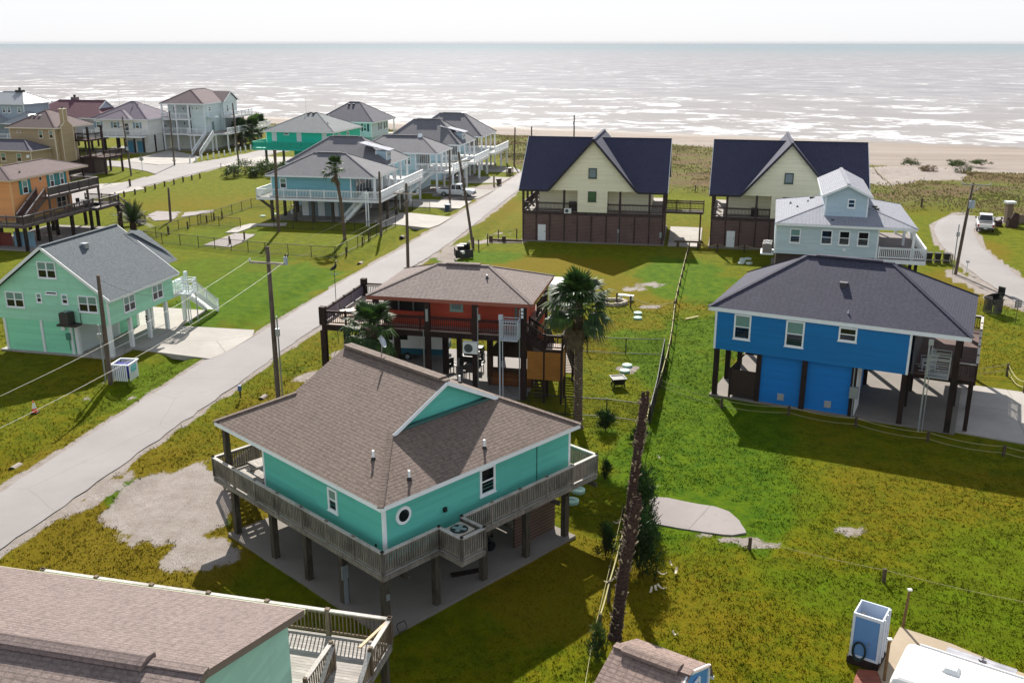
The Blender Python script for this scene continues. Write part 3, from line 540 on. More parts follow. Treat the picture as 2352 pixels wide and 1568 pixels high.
# ---------------------------------------------------------------- house: turquoise with wrap-round deck, nearest the middle
def house_mint():
    e = thing('beach_house', 'turquoise stilt house with brown gablet roof and wrap-round grey deck, nearest whole house', 'house', (-4.88, 32.1, 0), 45.7)
    TEAL = siding((92, 184, 170)); W = 11.45; Dp = 12.2; ze, zr = 5.5, 8.4; yg0, yg1 = 2.75, 9.45; xc = W / 2; k = (zr - ze) / xc; zg = ze + k * 2.75
    slab(e, -.15, 11.05, -.18, 11.6)
    m = MB(); A, B_, C_, D_ = (0, 0, ze), (W, 0, ze), (W, Dp, ze), (0, Dp, ze); o_ = .18
    P0, P1 = (xc, yg0 - o_, zr), (xc, yg1 + o_, zr)
    gl, gr = (2.75, yg0 - o_, zg), (W - 2.75, yg0 - o_, zg); hl, hr = (2.75, yg1 + o_, zg), (W - 2.75, yg1 + o_, zg)
    kl, kr = (2.75, 2.75, zg), (W - 2.75, 2.75, zg); kl1, kr1 = (2.75, yg1, zg), (W - 2.75, yg1, zg)
    m.face([D_, A, kl, gl, P0, P1, hl, kl1]); m.face([B_, C_, kr1, hr, P1, P0, gr, kr]); m.face([A, B_, kr, kl]); m.face([C_, D_, kl1, kr1])
    for s_, t in ((A, kl), (B_, kr), (C_, kr1), (D_, kl1)): m.beam(s_, t, .26, .05)
    m.beam(P0, P1, .3, .07); m.beam((xc, yg0 + .1, zr + .05), (xc, yg1 + .1, zr + .05), .46, .12)
    rf = m.build('roof', BROWN, e); fascia(rf, 0, W, 0, Dp, ze, WHITE, .2)
    for a_, b_ in ((gl, P0), (gr, P0), (hl, P1), (hr, P1)):
        yo = .0 if a_[1] < 5 else -.05
        MB().beam(V(*a_) + V(0, yo, -.1), V(*b_) + V(0, yo, -.1), .05, .17).build('rake_board', WHITE, rf)
    for y, s_ in ((yg0 + .1, 1), (yg1 - .1, -1)):
        g_ = MB(); g_.ext([(2.95, y, zg + .0), (W - 2.95, y, zg + .0), (xc, y, zr - .14)], (0, .1 * s_, 0)); g_.build('gable_wall', TEAL, e)
    MB().box(3.0, W - 3.0, 2.62, 2.8, zg - .04, zg + .07).build('flashing', paint((52, 96, 92)), rf)
    w_ = walls(e, .5, 11.3, .5, 9.0, 2.75, 5.4, TEAL, WHITE)
    window(e, 'x', .5, -1, 3.45, 4.1, 3.82, 4.85); window(e, 'y', .5, -1, 5.55, 6.45, 3.8, 5.05, low=GL, top=GL)
    r = MB(); r.tube([(1.44, .52, 4.5), (1.44, .44, 4.5)], .38, 28); o = r.build('porthole_window', WHITE, e); r = MB(); r.tube([(1.44, .45, 4.5), (1.44, .425, 4.5)], .25, 28); r.build('pane', GL, o)
    MB().box(3.48, 3.64, .38, .49, 3.88, 4.06).build('wall_vent', DARK, e); MB().beam((9.05, .47, 3.0), (9.05, .47, 5.3), .025).build('cable', paint((40, 90, 84)), e)
    MB().box(.44, .5, 1.0, 1.06, 3.3, 3.42).build('hose_bib', DARK, e)
    # deck
    for d_ in ((-.12, 12.6, -.12, .52), (-.12, .52, .52, 9.0), (-.12, 3.2, 9.02, 12.5), (11.32, 12.6, .52, 12.5), (2.72, 4.02, -1.44, -.13), (3.2, 11.32, 9.02, 12.5)): deck(e, *d_, 2.72, DECK, GREYW, .26)
    G_ = GREYW; CP = timber((206, 200, 194), (168, 162, 156)); K = dict(sp=.115, cap=CP, bw=.055)
    railing(e, (-.08, -.08, 2.72), (-.08, 12.45, 2.72), G_, **K); railing(e, (-.08, -.08, 2.72), (2.76, -.08, 2.72), G_, **K); railing(e, (2.76, -.08, 2.72), (2.76, -1.4, 2.72), G_, **K, post=1.4)
    railing(e, (2.76, -1.4, 2.72), (3.98, -1.4, 2.72), G_, **K, post=1.4); railing(e, (3.98, -1.4, 2.72), (3.98, -.08, 2.72), G_, **K, post=1.4); railing(e, (3.98, -.08, 2.72), (12.55, -.08, 2.72), G_, **K)
    railing(e, (12.55, -.08, 2.72), (12.55, 12.45, 2.72), G_, **K); railing(e, (-.08, 12.45, 2.72), (2.2, 12.45, 2.72), G_, **K); railing(e, (3.4, 12.45, 2.72), (12.55, 12.45, 2.72), G_, sp=.2, cap=CP)
    stairs(e, (2.25, 12.5, 2.7), (2.25, 16.2, .15), -1.1, DECK, GREYW, 13, rails=(G_, .16, CP))
    posts(e, [(.22, 11.3), (.22, 8.1), (.22, 5.5), (.22, 2.95), (.12, .12), (2.75, .16), (5.4, .16), (8.05, .17), (10.7, .2), (10.8, 4), (10.8, 8), (10.8, 11.4), (4.2, 5.6), (7.6, 5.6), (4, 11.3), (7.6, 11.3)], .1, 2.46, POST, .27)
    posts(e, [(.3, 11.75), (11.1, 11.9), (5.6, 11.9)], 2.72, 5.3, POST, .24)
    b_ = MB()
    for x in (.22, 5.6, 10.7): b_.box(x - .07, x + .07, -.02, 11.9, 2.18, 2.455)
    for x in (.9, 3.3, 6.6, 9.6, 12.2): b_.box(x - .05, x + .05, -.4, .1, 2.24, 2.44)
    b_.build('beam', POST, e)
    MB().box(8.2, 10.9, 1.0, 1.12, .1, 2.4).build('slat_screen', louver((118, 96, 84), .16), e)
    MB().box(.04, .34, 2.78, 2.86, 1.25, 1.85).box(.1, .28, 2.76, 2.86, .1, 1.25).box(.12, .26, 2.7, 2.8, 1.4, 1.7).build('meter_box', GALV, e); MB().box(.05, .2, -.07, .0, 1.55, 1.8).build('junction_box', GALV, e)
    vents(e, [(1.5, 2.3, slope_z(ze, zr, xc, 1.5)), (6.0, .65, slope_z(ze, zr, xc, .65)), (1.9, .6, slope_z(ze, zr, xc, .6) + .02), (9.0, 5.4, slope_z(ze, zr, xc, W - 9.0))])
    d_ = MB(); d_.tube([(6.1, 7.5, zr - .1), (6.05, 7.35, zr + .45), (5.9, 7.2, zr + .62)], .025, 6).build('dish_mast', GALV, e); d_ = MB(); c0 = V(5.85, 7.15, zr + .68); nrm = V(.5, -.75, .45).normalized(); d_.tube([c0, c0 + nrm * .05, c0 + nrm * .09], [.02, .24, .3], 16, cap=False).build('satellite_dish', GALV, e)
    # rain hose in the corner post
    h = MB(); h.tube([(.5 + .22 * math.cos(a), -.35 + .06 * math.sin(3 * a), .35 + .26 * math.sin(a)) for a in np.linspace(0, 12, 40)], .018, 5).build('garden_hose', DARK, e)
    return e
MINT = house_mint()
def mloc(x, y, z=0):
    c, s_ = math.cos(R(45.7)), math.sin(R(45.7)); return (-4.88 + x * c - y * s_, 32.1 + x * s_ + y * c, z)
cu = thing('air_conditioner', 'beige air conditioner unit with round fan on the turquoise house deck bump-out', 'air conditioner', mloc(3.35, -.62, 2.72), 45.7)
m = MB(); m.box(-.45, .45, -.42, .42, 0, .82)
for k in range(16): m.box(-.465, .465, -.435, .435, .05 + k * .044, .072 + k * .044)
m.build('case', paint((172, 160, 148)), cu); MB().box(-.47, .47, -.44, .44, .82, .85).build('top_panel', paint((186, 176, 164)), cu)
MB().tube([(0, 0, .851), (0, 0, .875)], .36, 24).build('fan_guard', DARK, cu); f_ = MB()
for k in range(4): a = k * 1.57 + .5; f_.beam((0, 0, .885), (.3 * math.cos(a), .3 * math.sin(a), .89), .17, .012)
f_.tube([(0, 0, .87), (0, 0, .91)], .08, 10).build('fan', GALV, cu)
def picnic_table(name, label, loc, deg, mat):
    t = thing(name, label, 'table', loc, deg); MB().box(-.95, .95, -.38, .38, .7, .75).build('tabletop', mat, t)
    for s_ in (-1, 1): MB().box(-.95, .95, s_ * .68 - .14, s_ * .68 + .14, .42, .46).build('bench', mat, t)
    for x in (-.65, .65): MB().beam((x, -.75, .0), (x, -.2, .7), .09, .05).beam((x, .75, .0), (x, .2, .7), .09, .05).box(x - .03, x + .03, -.8, .8, .36, .42).build('leg', mat, t)
    return t
picnic_table('picnic_table', 'weathered grey picnic table on the turquoise house deck under its roof corner', mloc(1.35, 10.3, 2.72), 135, DECK)

# ---------------------------------------------------------------- house: brown roof and deck at the bottom left
def house_corner():
    e = thing('beach_house', 'pale seafoam house under a long brown ridge roof cut off at the bottom left', 'house', (-6.32, 25.46, 0), -13.4)
    # local: x from -22 (left) to 0 (right rake), y from -10.8 to 0 (eave)
    SEA = siding((160, 208, 190)); ze, zr, yr = 5.5, 7.15, -5.4; x0, x1 = -26, 0
    m = MB(); m.face([(x1, 0, ze), (x0, 0, ze), (x0, yr, zr), (x1, yr, zr)]); m.face([(x0, -10.8, ze), (x1, -10.8, ze), (x1, yr, zr), (x0, yr, zr)])
    m.beam((x0, yr, zr), (x1, yr, zr), .3, .05)
    rf = m.build('roof', shingle((136, 121, 116), (108, 95, 91)), e)
    MB().ext([(x0, yr - .32, zr - .06), (x0, yr - .3, zr + .09), (x0, yr, zr + .17), (x0, yr + .3, zr + .09), (x0, yr + .32, zr - .06)], (x1 - x0 - 1.6, 0, 0)).build('ridge_vent', shingle((130, 115, 111), (112, 99, 96)), rf)
    f = MB(); yel = paint((206, 204, 160)); f.box(x0, x1, -.06, .03, ze - .16, ze - .01, 0); f.box(x0, x1, -10.83, -10.74, ze - .16, ze - .01, 0)
    for s_ in (1, -1): f.beam((x1 - .03, yr, zr - .12), (x1 - .03, yr + s_ * 5.4, ze - .12), .05, .2, 1)
    f.build('fascia', [yel, paint((120, 106, 96))], rf)
    m = MB(); m.ext([(-.35, -10.4, 2.5), (-.35, -.5, 2.5), (-.35, -.5, ze + .0), (-.35, yr, zr - .2), (-.35, -10.4, ze + .0)], (-25, 0, 0)); m.build('wall', SEA, e)
    for d_ in ((-14, 1.7, -.48, 2.75), (-.3, 1.7, -2.2, -.5)): deck(e, *d_, 2.72, DECK, GREYW)
    CP = timber((206, 200, 194), (168, 162, 156)); K = dict(sp=.14, cap=CP)
    WD = timber((132, 114, 96), (92, 78, 64)); railing(e, (-11.7, 2.7, 2.72), (1.66, 2.7, 2.72), WD, **K, post=2.2, pw=.15); railing(e, (1.66, 2.7, 2.72), (1.66, 1.0, 2.72), WD, **K); railing(e, (-11.7, 2.7, 2.72), (-11.7, .3, 2.72), WD, **K)
    railing(e, (.3, 1.0, 2.72), (.3, -.9, 2.72), WD, **K, post=2.0); stairs(e, (1.62, 1.0, 2.7), (1.62, -3.2, .1), -1.25, DECK, GREYW, 13, rails=(WD, .14, CP))
    posts(e, [(1.5, 2.5), (1.5, 1.1), (1.5, -2.0), (-4, 2.5), (-9, 2.5), (-1, -.8), (-1, -5), (-1, -10), (-8, -.8), (-8, -10)], 0, 2.45, POST, .24)
    MB().beam((1.66, 2.7, 3.66), (1.3, .95, 3.7), .1, .05).build('plank', timber((214, 190, 160), (188, 160, 130)), e)
    slab(e, -26, .2, -10.6, 2.8)
    return e
house_corner()

# ---------------------------------------------------------------- house: bright blue
def house_blue():
    e = thing('beach_house', 'bright blue stilt house with dark hip roof and white trimmed windows', 'house', (12.45, 58.55, 0), -26.6)
    BL = siding((8, 112, 176), dirt=.25); hip_roof(e, 0, 15.2, 0, 10.6, 6.05, 8.8, 'x', 4.9, 10.1, NAVY, WHITE, .26)
    slab(e, .3, 15.0, .3, 10.3)
    walls(e, .45, 12.05, .15, 10.1, 3.3, 5.95, BL, WHITE)
    walls(e, 3.5, 9.0, .45, 6.9, .1, 3.3, siding((8, 118, 196), dirt=.35), None, 'lower_wall')
    for a in ((1.66, 2.72, 4.12, 5.74), (4.86, 5.98, 4.08, 5.74)): window(e, 'y', .15, -1, *a)
    window(e, 'y', .15, -1, 7.97, 9.03, 4.86, 5.74, top=GL)
    for x in (4.85, 7.72): MB().box(x - .2, x + .2, .38, .46, .4, .82).build('wall_vent', louver((200, 204, 206), .07, .6), e)
    MB().box(9.0, 9.3, .5, 2.6, .1, 3.28).build('door_frame', WHITE, e)
    MB().box(8.95, 9.45, .05, .33, 1.35, 2.05).tube([(9.2, .2, .1), (9.2, .2, 1.35)], .04, 6).tube([(9.1, .2, 2.05), (9.1, .2, 3.3)], .04, 6).build('meter_box', GALV, e)
    posts(e, [(.6, .5), (.55, 3.85), (.6, 7.2), (.6, 10), (3.35, .45), (6.17, .32), (9.1, .42), (11.9, .45), (11.9, 3.7), (9.1, 6.85), (11.95, 6.85), (3.4, 10), (6.2, 10), (9.1, 10), (11.9, 10)], .1, 3.28, POSTD, .3)
    posts(e, [(14.55, .3), (14.6, 5.2), (14.6, 10.2)], .1, 5.84, POSTD, .34)
    deck(e, 12.06, 15.7, .75, 12.3, 3.3, DECKD, POSTD, .3); MB().box(12.2, 12.32, .5, 10, 3.3, 5.9).build('porch_wall', paint((72, 74, 82)), e)
    WB = timber((88, 70, 58), (58, 44, 38)); CP = timber((214, 208, 200), (176, 168, 160)); K = dict(sp=.14, cap=CP)
    railing(e, (15.65, .8, 3.3), (15.65, 12.25, 3.3), WB, **K); railing(e, (13.4, 12.25, 3.3), (15.65, 12.25, 3.3), WB, **K); railing(e, (14.7, .8, 3.3), (15.65, .8, 3.3), WB, **K)
    for x in (15.5,):
        posts(e, [(x, 1.0), (x, 5.0), (x, 9.0), (x, 12.0)], .1, 3.02, POSTD, .24)
    cage_lift(e, 13.15, 14.25, -.75, .55, 3.6, 1.35, (13.05, -.2), 5.5, GALV, bars='h')
    # stair enclosure on the left
    MB().box(1.65, 3.3, .35, .42, .25, 2.0).box(1.65, 1.72, .43, 2.6, .25, 2.0).build('slat_screen', louver((70, 56, 52), .13), e); MB().beam((1.6, .36, 2.0), (2.4, .36, 3.1), .1).beam((1.6, .36, 0.1), (1.6, .36, 2.1), .12).beam((2.45, .38, 3.15), (3.3, .38, 3.2), .1).build('stair_frame', POSTD, e)
    stairs(e, (3.2, 2.4, 3.2), (3.2, 6.2, .1), -1.2, timber((190, 186, 180), (150, 146, 140)), POSTD, 14)
    condenser(e, -.15, 7.8, 3.0, .8, .8)
    MB().box(-.6, .44, 7.3, 8.3, 2.86, 2.98).build('equipment_shelf', POSTD, e)
    boxvent(e, 7.6, 3.0, slope_z(6.05, 8.8, 5.3, 3.0), mat=paint((58, 56, 64))); MB().tube([(8.3, .8, 6.35), (8.3, .8, 6.62)], [.12, .03], 8).build('vent_pipe', GALV, e)
    return e
house_blue()
def bloc(x, y, z=0):
    c, s_ = math.cos(R(-26.6)), math.sin(R(-26.6)); return (12.45 + x * c - y * s_, 58.55 + x * s_ + y * c, z)
def rocking_chair(label, loc, deg, mat, grp=None):
    t = thing('rocking_chair', label, 'chair', loc, deg, grp); MB().box(-.26, .26, -.25, .25, .4, .44).build('seat', mat, t)
    b_ = MB()
    for x in np.linspace(-.22, .22, 6): b_.beam((x, .24, .42), (x, .4, 1.1), .05, .02)
    b_.beam((-.27, .4, 1.1), (.27, .4, 1.1), .08, .03).build('backrest', mat, t)
    for s_ in (-1, 1): MB().tube([(s_ * .24, -.5, .1), (s_ * .24, -.1, .02), (s_ * .24, .3, .03), (s_ * .24, .65, .14)], .025, 5).build('rocker', mat, t); MB().beam((s_ * .28, -.28, .62), (s_ * .28, .3, .64), .07, .03).beam((s_ * .26, -.22, .04), (s_ * .27, -.24, .62), .04).beam((s_ * .26, .22, .04), (s_ * .27, .26, .62), .04).build('armrest', mat, t)
    return t
RCH = paint((196, 200, 208)); rocking_chair('white rocking chair on the blue house porch, beside the wall', bloc(12.9, 2.2, 3.3), -100, RCH, 'rocking chairs on the blue house porch'); rocking_chair('white rocking chair on the blue house porch, nearer the lift cage', bloc(13.1, 1.2, 3.3), -70, RCH, 'rocking chairs on the blue house porch')

# ---------------------------------------------------------------- house: red with dark timber
def house_red():
    e = thing('beach_house', 'red stilt house with dark brown timber decks and brown hip roof', 'house', (-9.4, 59.75, 0), -12.2)
    RD = siding((192, 78, 54), dirt=.3); D = timber((62, 44, 40), (36, 25, 24)); hip_roof(e, 0, 10.9, 0, 8.0, 6.45, 7.85, 'x', 3.7, 7.2, shingle((134, 121, 117), (106, 94, 91)), paint((150, 84, 68)), .24)
    slab(e, .2, 10.4, .2, 9.4, CONC2)
    walls(e, 3.85, 9.9, 1.2, 6.4, 4.35, 6.3, RD); walls(e, .7, 3.7, 1.2, 1.35, 4.35, 5.22, RD, None, 'low_wall'); walls(e, 9.55, 9.72, 1.13, 1.19, 4.35, 6.25, paint((110, 128, 120)), None, 'corner_board')
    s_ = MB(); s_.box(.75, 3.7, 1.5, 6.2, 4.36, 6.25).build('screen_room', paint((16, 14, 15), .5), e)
    fr = MB()
    for x in (.72, 1.7, 2.7, 3.68): fr.box(x - .04, x + .04, 1.36, 1.46, 5.2, 6.3)
    fr.build('screen_frame', paint((120, 130, 128)), e)
    window(e, 'y', 1.2, -1, 5.26, 6.14, 5.42, 6.05, fr=paint((142, 170, 160)), rail=False, bw=.12, low=GLW); minisplit(e, 7.0, -.3, 3.12, wd=.95, ht=.75)
    deck(e, -3.2, 10.4, 0.05, 7.8, 4.33, wood((206, 188, 174), (164, 144, 132)), D, .42)
    K = dict(sp=.13, h=.9); railing(e, (.1, .1, 4.33), (10.4, .1, 4.33), timber((86, 46, 42), (58, 32, 30)), **K, post=3.2); railing(e, (-3.15, .1, 4.33), (.1, .1, 4.33), D, **K); railing(e, (-3.15, .1, 4.33), (-3.15, 7.75, 4.33), D, **K); railing(e, (-3.15, 7.75, 4.33), (.5, 7.75, 4.33), D, **K); railing(e, (10.35, 4.6, 4.33), (10.35, 7.7, 4.33), D, **K)
    pv = MB()
    for i in range(3): pv.box(-3.09, -3.07, .5 + i * 2.4, 2.6 + i * 2.4, 4.45, 5.1)
    pv.build('privacy_cloth', paint((96, 92, 112)), e)
    posts(e, [(.6, .1), (4.05, .1), (7.2, .1), (10.35, .1)], .1, 6.22, D, .34); posts(e, [(-3.1, .1), (-3.1, 7.7), (-3.1, 4), (.6, 4), (4.05, 4.1), (7.2, 4.1), (10.3, 4.1), (.6, 7.7), (4.05, 7.7), (7.2, 7.7)], 0, 3.92, D, .36); posts(e, [(10.35, 7.7)], .1, 6.22, D, .3)
    MB().box(-3.3, -2.9, -.1, .3, 4.3, 5.5).build('post_cap', D, e); MB().box(-3.3, -2.9, 7.5, 7.9, 4.3, 5.6).build('post_cap', D, e)
    for x in (3.82, 7.42, 10.12): MB().tube([(x, -.1, .1), (x, -.1, 4.4 if x < 5 else 6.1)], .035, 6).build('conduit', GALV, e)
    MB().box(7.44, 7.6, -.16, -.06, 5.3, 5.65).build('meter_box', GALV, e); MB().box(4.0, 4.16, -.16, -.06, 5.0, 5.8).build('meter_box', GALV, e)
    cage_lift(e, 9.05, 10.15, -1.0, .0, 4.28, 1.25, (8.94, -.5), 5.6, paint((190, 196, 204), .4), base=.1)
    # stairs, landing and louvred enclosure on the right
    PINE = louver((188, 128, 62), .13, .4); deck(e, 11.7, 12.85, 0, 1.3, 3.62, wood((206, 188, 174), (164, 144, 132)), D, .2); stairs(e, (10.45, 1.2, 4.3), (11.7, 1.2, 3.62), -1.15, D, D, 4)
    railing(e, (10.5, .02, 4.33), (11.7, .02, 3.62), D, **K); railing(e, (10.5, 1.28, 4.33), (11.7, 1.28, 3.62), D, **K); railing(e, (11.75, .02, 3.62), (12.82, .02, 3.62), D, **K, post=1.2); railing(e, (12.82, .02, 3.62), (12.82, 1.28, 3.62), D, **K, post=1.2)
    stairs(e, (11.8, 1.3, 3.6), (11.8, 5.6, .2), -1.05, wood((180, 168, 158), (150, 136, 126)), D, 17, rails=(D, .16))
    for x0, x1 in ((10.6, 11.62), (11.74, 12.72)): MB().box(x0, x1, 0, .06, 1.55, 3.4).box(x0, x0 + .1, -.03, -.001, 1.55, 3.4).box(x1 - .1, x1, -.03, -.001, 1.55, 3.4).box((x0 + x1) / 2 - .04, (x0 + x1) / 2 + .04, -.03, -.001, 1.55, 3.4).build('louvre_shutter', PINE, e)
    MB().box(12.76, 12.82, .1, 1.25, 1.55, 3.4).build('louvre_shutter', PINE, e); MB().box(10.6, 12.7, .08, 1.2, 1.5, 1.56).build('cupboard_floor', D, e)
    posts(e, [(11.68, .05), (12.8, .05), (12.8, 1.25), (11.68, 1.25), (12.85, 4.5)], 0, 3.6, D, .14)
    st = MB()
    for k in range(6): st.box(11.0, 11.75, .3 - k * .0, .5, .2 + k * .22, .24 + k * .22)
    st.build('step_ladder', D, e)
    vents(e, [(7.4, 2.6, slope_z(6.45, 7.85, 4.0, 2.6))], GALV, .05, .22)
    MB().box(-2.7, .2, 7.0, 7.4, 5.2, 5.24).build('bar_shelf', D, e)
    MB().box(9.85, 10.35, 7.0, 7.5, .1, 4.3).build('store_wall', siding((196, 92, 62)), e)  # house pillar; its orange-lit look is put into the siding colour
    nn = MB()
    for k in range(3): nn.box(10.2, 10.36, -.09, -.07, 5.55 + k * .24, 5.72 + k * .24)
    nn.build('house_number', WHITE, e)
    return e
house_red()
def rloc(x, y, z=0):
    c, s_ = math.cos(R(-12.2)), math.sin(R(-12.2)); return (-9.4 + x * c - y * s_, 59.75 + x * s_ + y * c, z)
def lounger(label, loc, deg):
    t = thing('sun_lounger', label, 'lounger', loc, deg, 'loungers on the red house deck'); c = paint((178, 156, 140))
    MB().box(-.33, .33, -.95, .35, .32, .37).build('seat', c, t); MB().beam((0, .33, .35), (0, .95, .6), .66, .05).build('backrest', c, t)
    for s_ in (-1, 1): MB().tube([(s_ * .3, -.9, .32), (s_ * .3, -.75, 0), (s_ * .3, -.55, .3)], .025, 5).tube([(s_ * .3, .1, .32), (s_ * .3, .35, 0), (s_ * .3, .55, .34)], .025, 5).build('leg', c, t)
lounger('tan sun lounger on the red house deck, by the outer railing', rloc(-1.9, 2.6, 4.34), -60); lounger('tan sun lounger on the red house deck, beside the screen room', rloc(-.55, 2.2, 4.34), -60)
# ---------------------------------------------------------------- two cream cottages with navy roofs
def cottage(loc, deg, label, unit):
    e = thing('beach_cottage', label, 'cottage', loc, deg, 'cream cottages with steep navy roofs')
    CRM = siding((236, 230, 204), .15, .3); BR = timber((84, 68, 66), (56, 46, 46)); LV = louver((122, 99, 95), .16, .5); ze, zr, zc = 6.05, 11.35, 11.75; x0, x1, y0, y1 = -.3, 16.5, -.5, 12.7; ym = 6.1; xc = 8.08
    m = MB(); NV = shingle((66, 67, 90), (47, 48, 69))
    m.face([(x0, y0, ze), (3.1, y0, ze), (xc, ym, zr), (x0, ym, zr)]).face([(13.1, y0, ze), (x1, y0, ze), (x1, ym, zr), (xc, ym, zr)]).face([(x1, y1, ze), (x0, y1, ze), (x0, ym, zr), (x1, ym, zr)])
    m.beam((x0, ym, zr), (x1, ym, zr), .3, .06); rf = m.build('roof', NV, e)
    m = MB(); m.face([(3.05, y0, 6.07), (xc, y0, zc), (xc, y1, zc), (3.05, y1, 6.07)]).face([(13.11, y1, 6.07), (xc, y1, zc), (xc, y0, zc), (13.11, y0, 6.07)]); m.beam((xc, y0, zc), (xc, y1, zc), .3, .06); m.build('cross_gable', shingle((76, 77, 96), (58, 59, 77)), rf)
    dk = paint((34, 32, 46)); build_each('rake_board', dk, rf, [lambda f: f.beam((3.1, y0, 5.98), (xc, y0, zc - .11), .06, .24), lambda f: f.beam((13.08, y0, 5.98), (xc, y0, zc - .11), .06, .24)])
    build_each('fascia', dk, rf, [lambda f: f.box(x0, 3.1, y0, y0 + .05, ze - .24, ze - .01), lambda f: f.box(13.1, x1, y0, y0 + .05, ze - .24, ze - .01)])
    for x in (x0, x1): build_each('barge_board', WHITE, rf, [lambda f: f.beam((x, y0, ze - .12), (x, ym, zr - .12), .05, .22), lambda f: f.beam((x, y1, ze - .12), (x, ym, zr - .12), .05, .22)])
    m = MB(); m.ext([(3.25, 0, 5.95), (12.95, 0, 5.95), (12.95, 0, 6.02), (xc, 0, 11.5), (3.25, 0, 6.02)], (0, 5, 0)); m.build('gable_wall', CRM, e)
    MB().box(6.38, 9.76, 0, 2.0, 3.52, 5.948).build('bay_wall', CRM, e); MB().box(1.7, 14.55, 1.9, 10.3, 3.5, 6.3).build('wall', CRM, e)
    for x in (.3, 15.9): MB().ext([(x, .3, 6.2), (x, 12.1, 6.2), (x, ym, 11.1)], (.1, 0, 0)).build('end_gable', CRM, e)
    for z0, z1 in ((7.38, 8.52), (4.75, 5.9)): window(e, 'y', 0, -1, 7.56, 8.5, z0, z1, fr=paint((58, 74, 68)), rail=False, low=GLW if z0 > 6 else glass((60, 100, 70)), bw=.1)
    MB().box(0, 16.2, .02, 12.1, 3.14, 3.5).build('rim_board', BR, e); MB().box(.06, 16.14, .12, 12.0, 3.5, 3.55).build('porch_floor', DECK, e)
    MB().box(.06, 16.14, .06, 12.0, .1, 3.13).build('louvre_wall', LV, e); 
    for x in (.1, 1.65, 3.2, 4.9, 6.4, 8.0, 9.7, 11.2, 12.9, 14.55, 16.05): MB().box(x - .07, x + .07, -.02, .055, .1, 3.12).build('batten', BR, e)
    MB().box(-.1, 16.3, -.15, 12.2, -.3, .1).build('slab', SLAB, e)
    door(e, 'y', .04, -1, 1.85, 2.75, .12, 1.95, paint((226, 230, 232)))
    for x, y in ((.12, .12), (1.68, .12), (4.84, .12), (11.2, .12), (14.5, .12), (16.08, .12), (.12, 3), (.12, 6), (.12, 9), (.12, 12), (16.08, 3), (16.08, 6), (16.08, 9), (16.08, 12)): MB().box(x - .12, x + .12, y - .12, y + .12, 3.5, 6.0).build('porch_post', BR, e)
    K = dict(h=.95, sp=.15, post=20)
    for p, q in (((.12, .1), (6.3, .1)), ((9.85, .1), (16.08, .1)), ((.12, .1), (.12, 12)), ((16.08, 4.4), (16.08, 12))): railing(e, (*p, 3.55), (*q, 3.55), BR, **K)
    if unit == 0:
        minisplit(e, 5.32, -.22, 3.4, wd=.8, ht=.55); MB().box(11.0, 11.2, -.08, .02, 1.3, 1.7).tube([(11.1, -.05, .1), (11.1, -.05, 1.3)], .04, 6).build('meter_box', GALV, e); MB().box(15.75, 16.0, -.06, .03, .9, 1.5).build('breaker_box', GALV, e)
        condenser(e, 5.75, .7, 3.56, .8, 1.0, 'air_conditioner', DARK)
    else:
        condenser(e, 4.7, .75, 3.56, .75, .9, 'air_conditioner', DARK)
    return e
cottage((1.17, 109.8), -10.6, 'cream cottage with navy roof beside the road, whole front gable in view', 0)
cottage((22.11, 105.85), -13, 'cream cottage with navy roof partly behind the grey house with a tower', 1)
fb = thing('footbridge', 'brown timber footbridge joining the two cream cottages at porch level', 'footbridge', (17.3, 109.4), -11)
BRW = timber((104, 84, 62), (72, 58, 46)); deck(fb, 0, 4.6, 0, 1.5, 3.5, DECK, BRW, .25); railing(fb, (0, .05, 3.5), (4.6, .05, 3.5), BRW, 1.05, .15, post=1.6); railing(fb, (0, 1.45, 3.5), (4.6, 1.45, 3.5), BRW, 1.05, .15, post=1.6); posts(fb, [(.2, .1), (.2, 1.4), (4.3, .1), (4.3, 1.4)], 0, 3.26, BRW, .18)

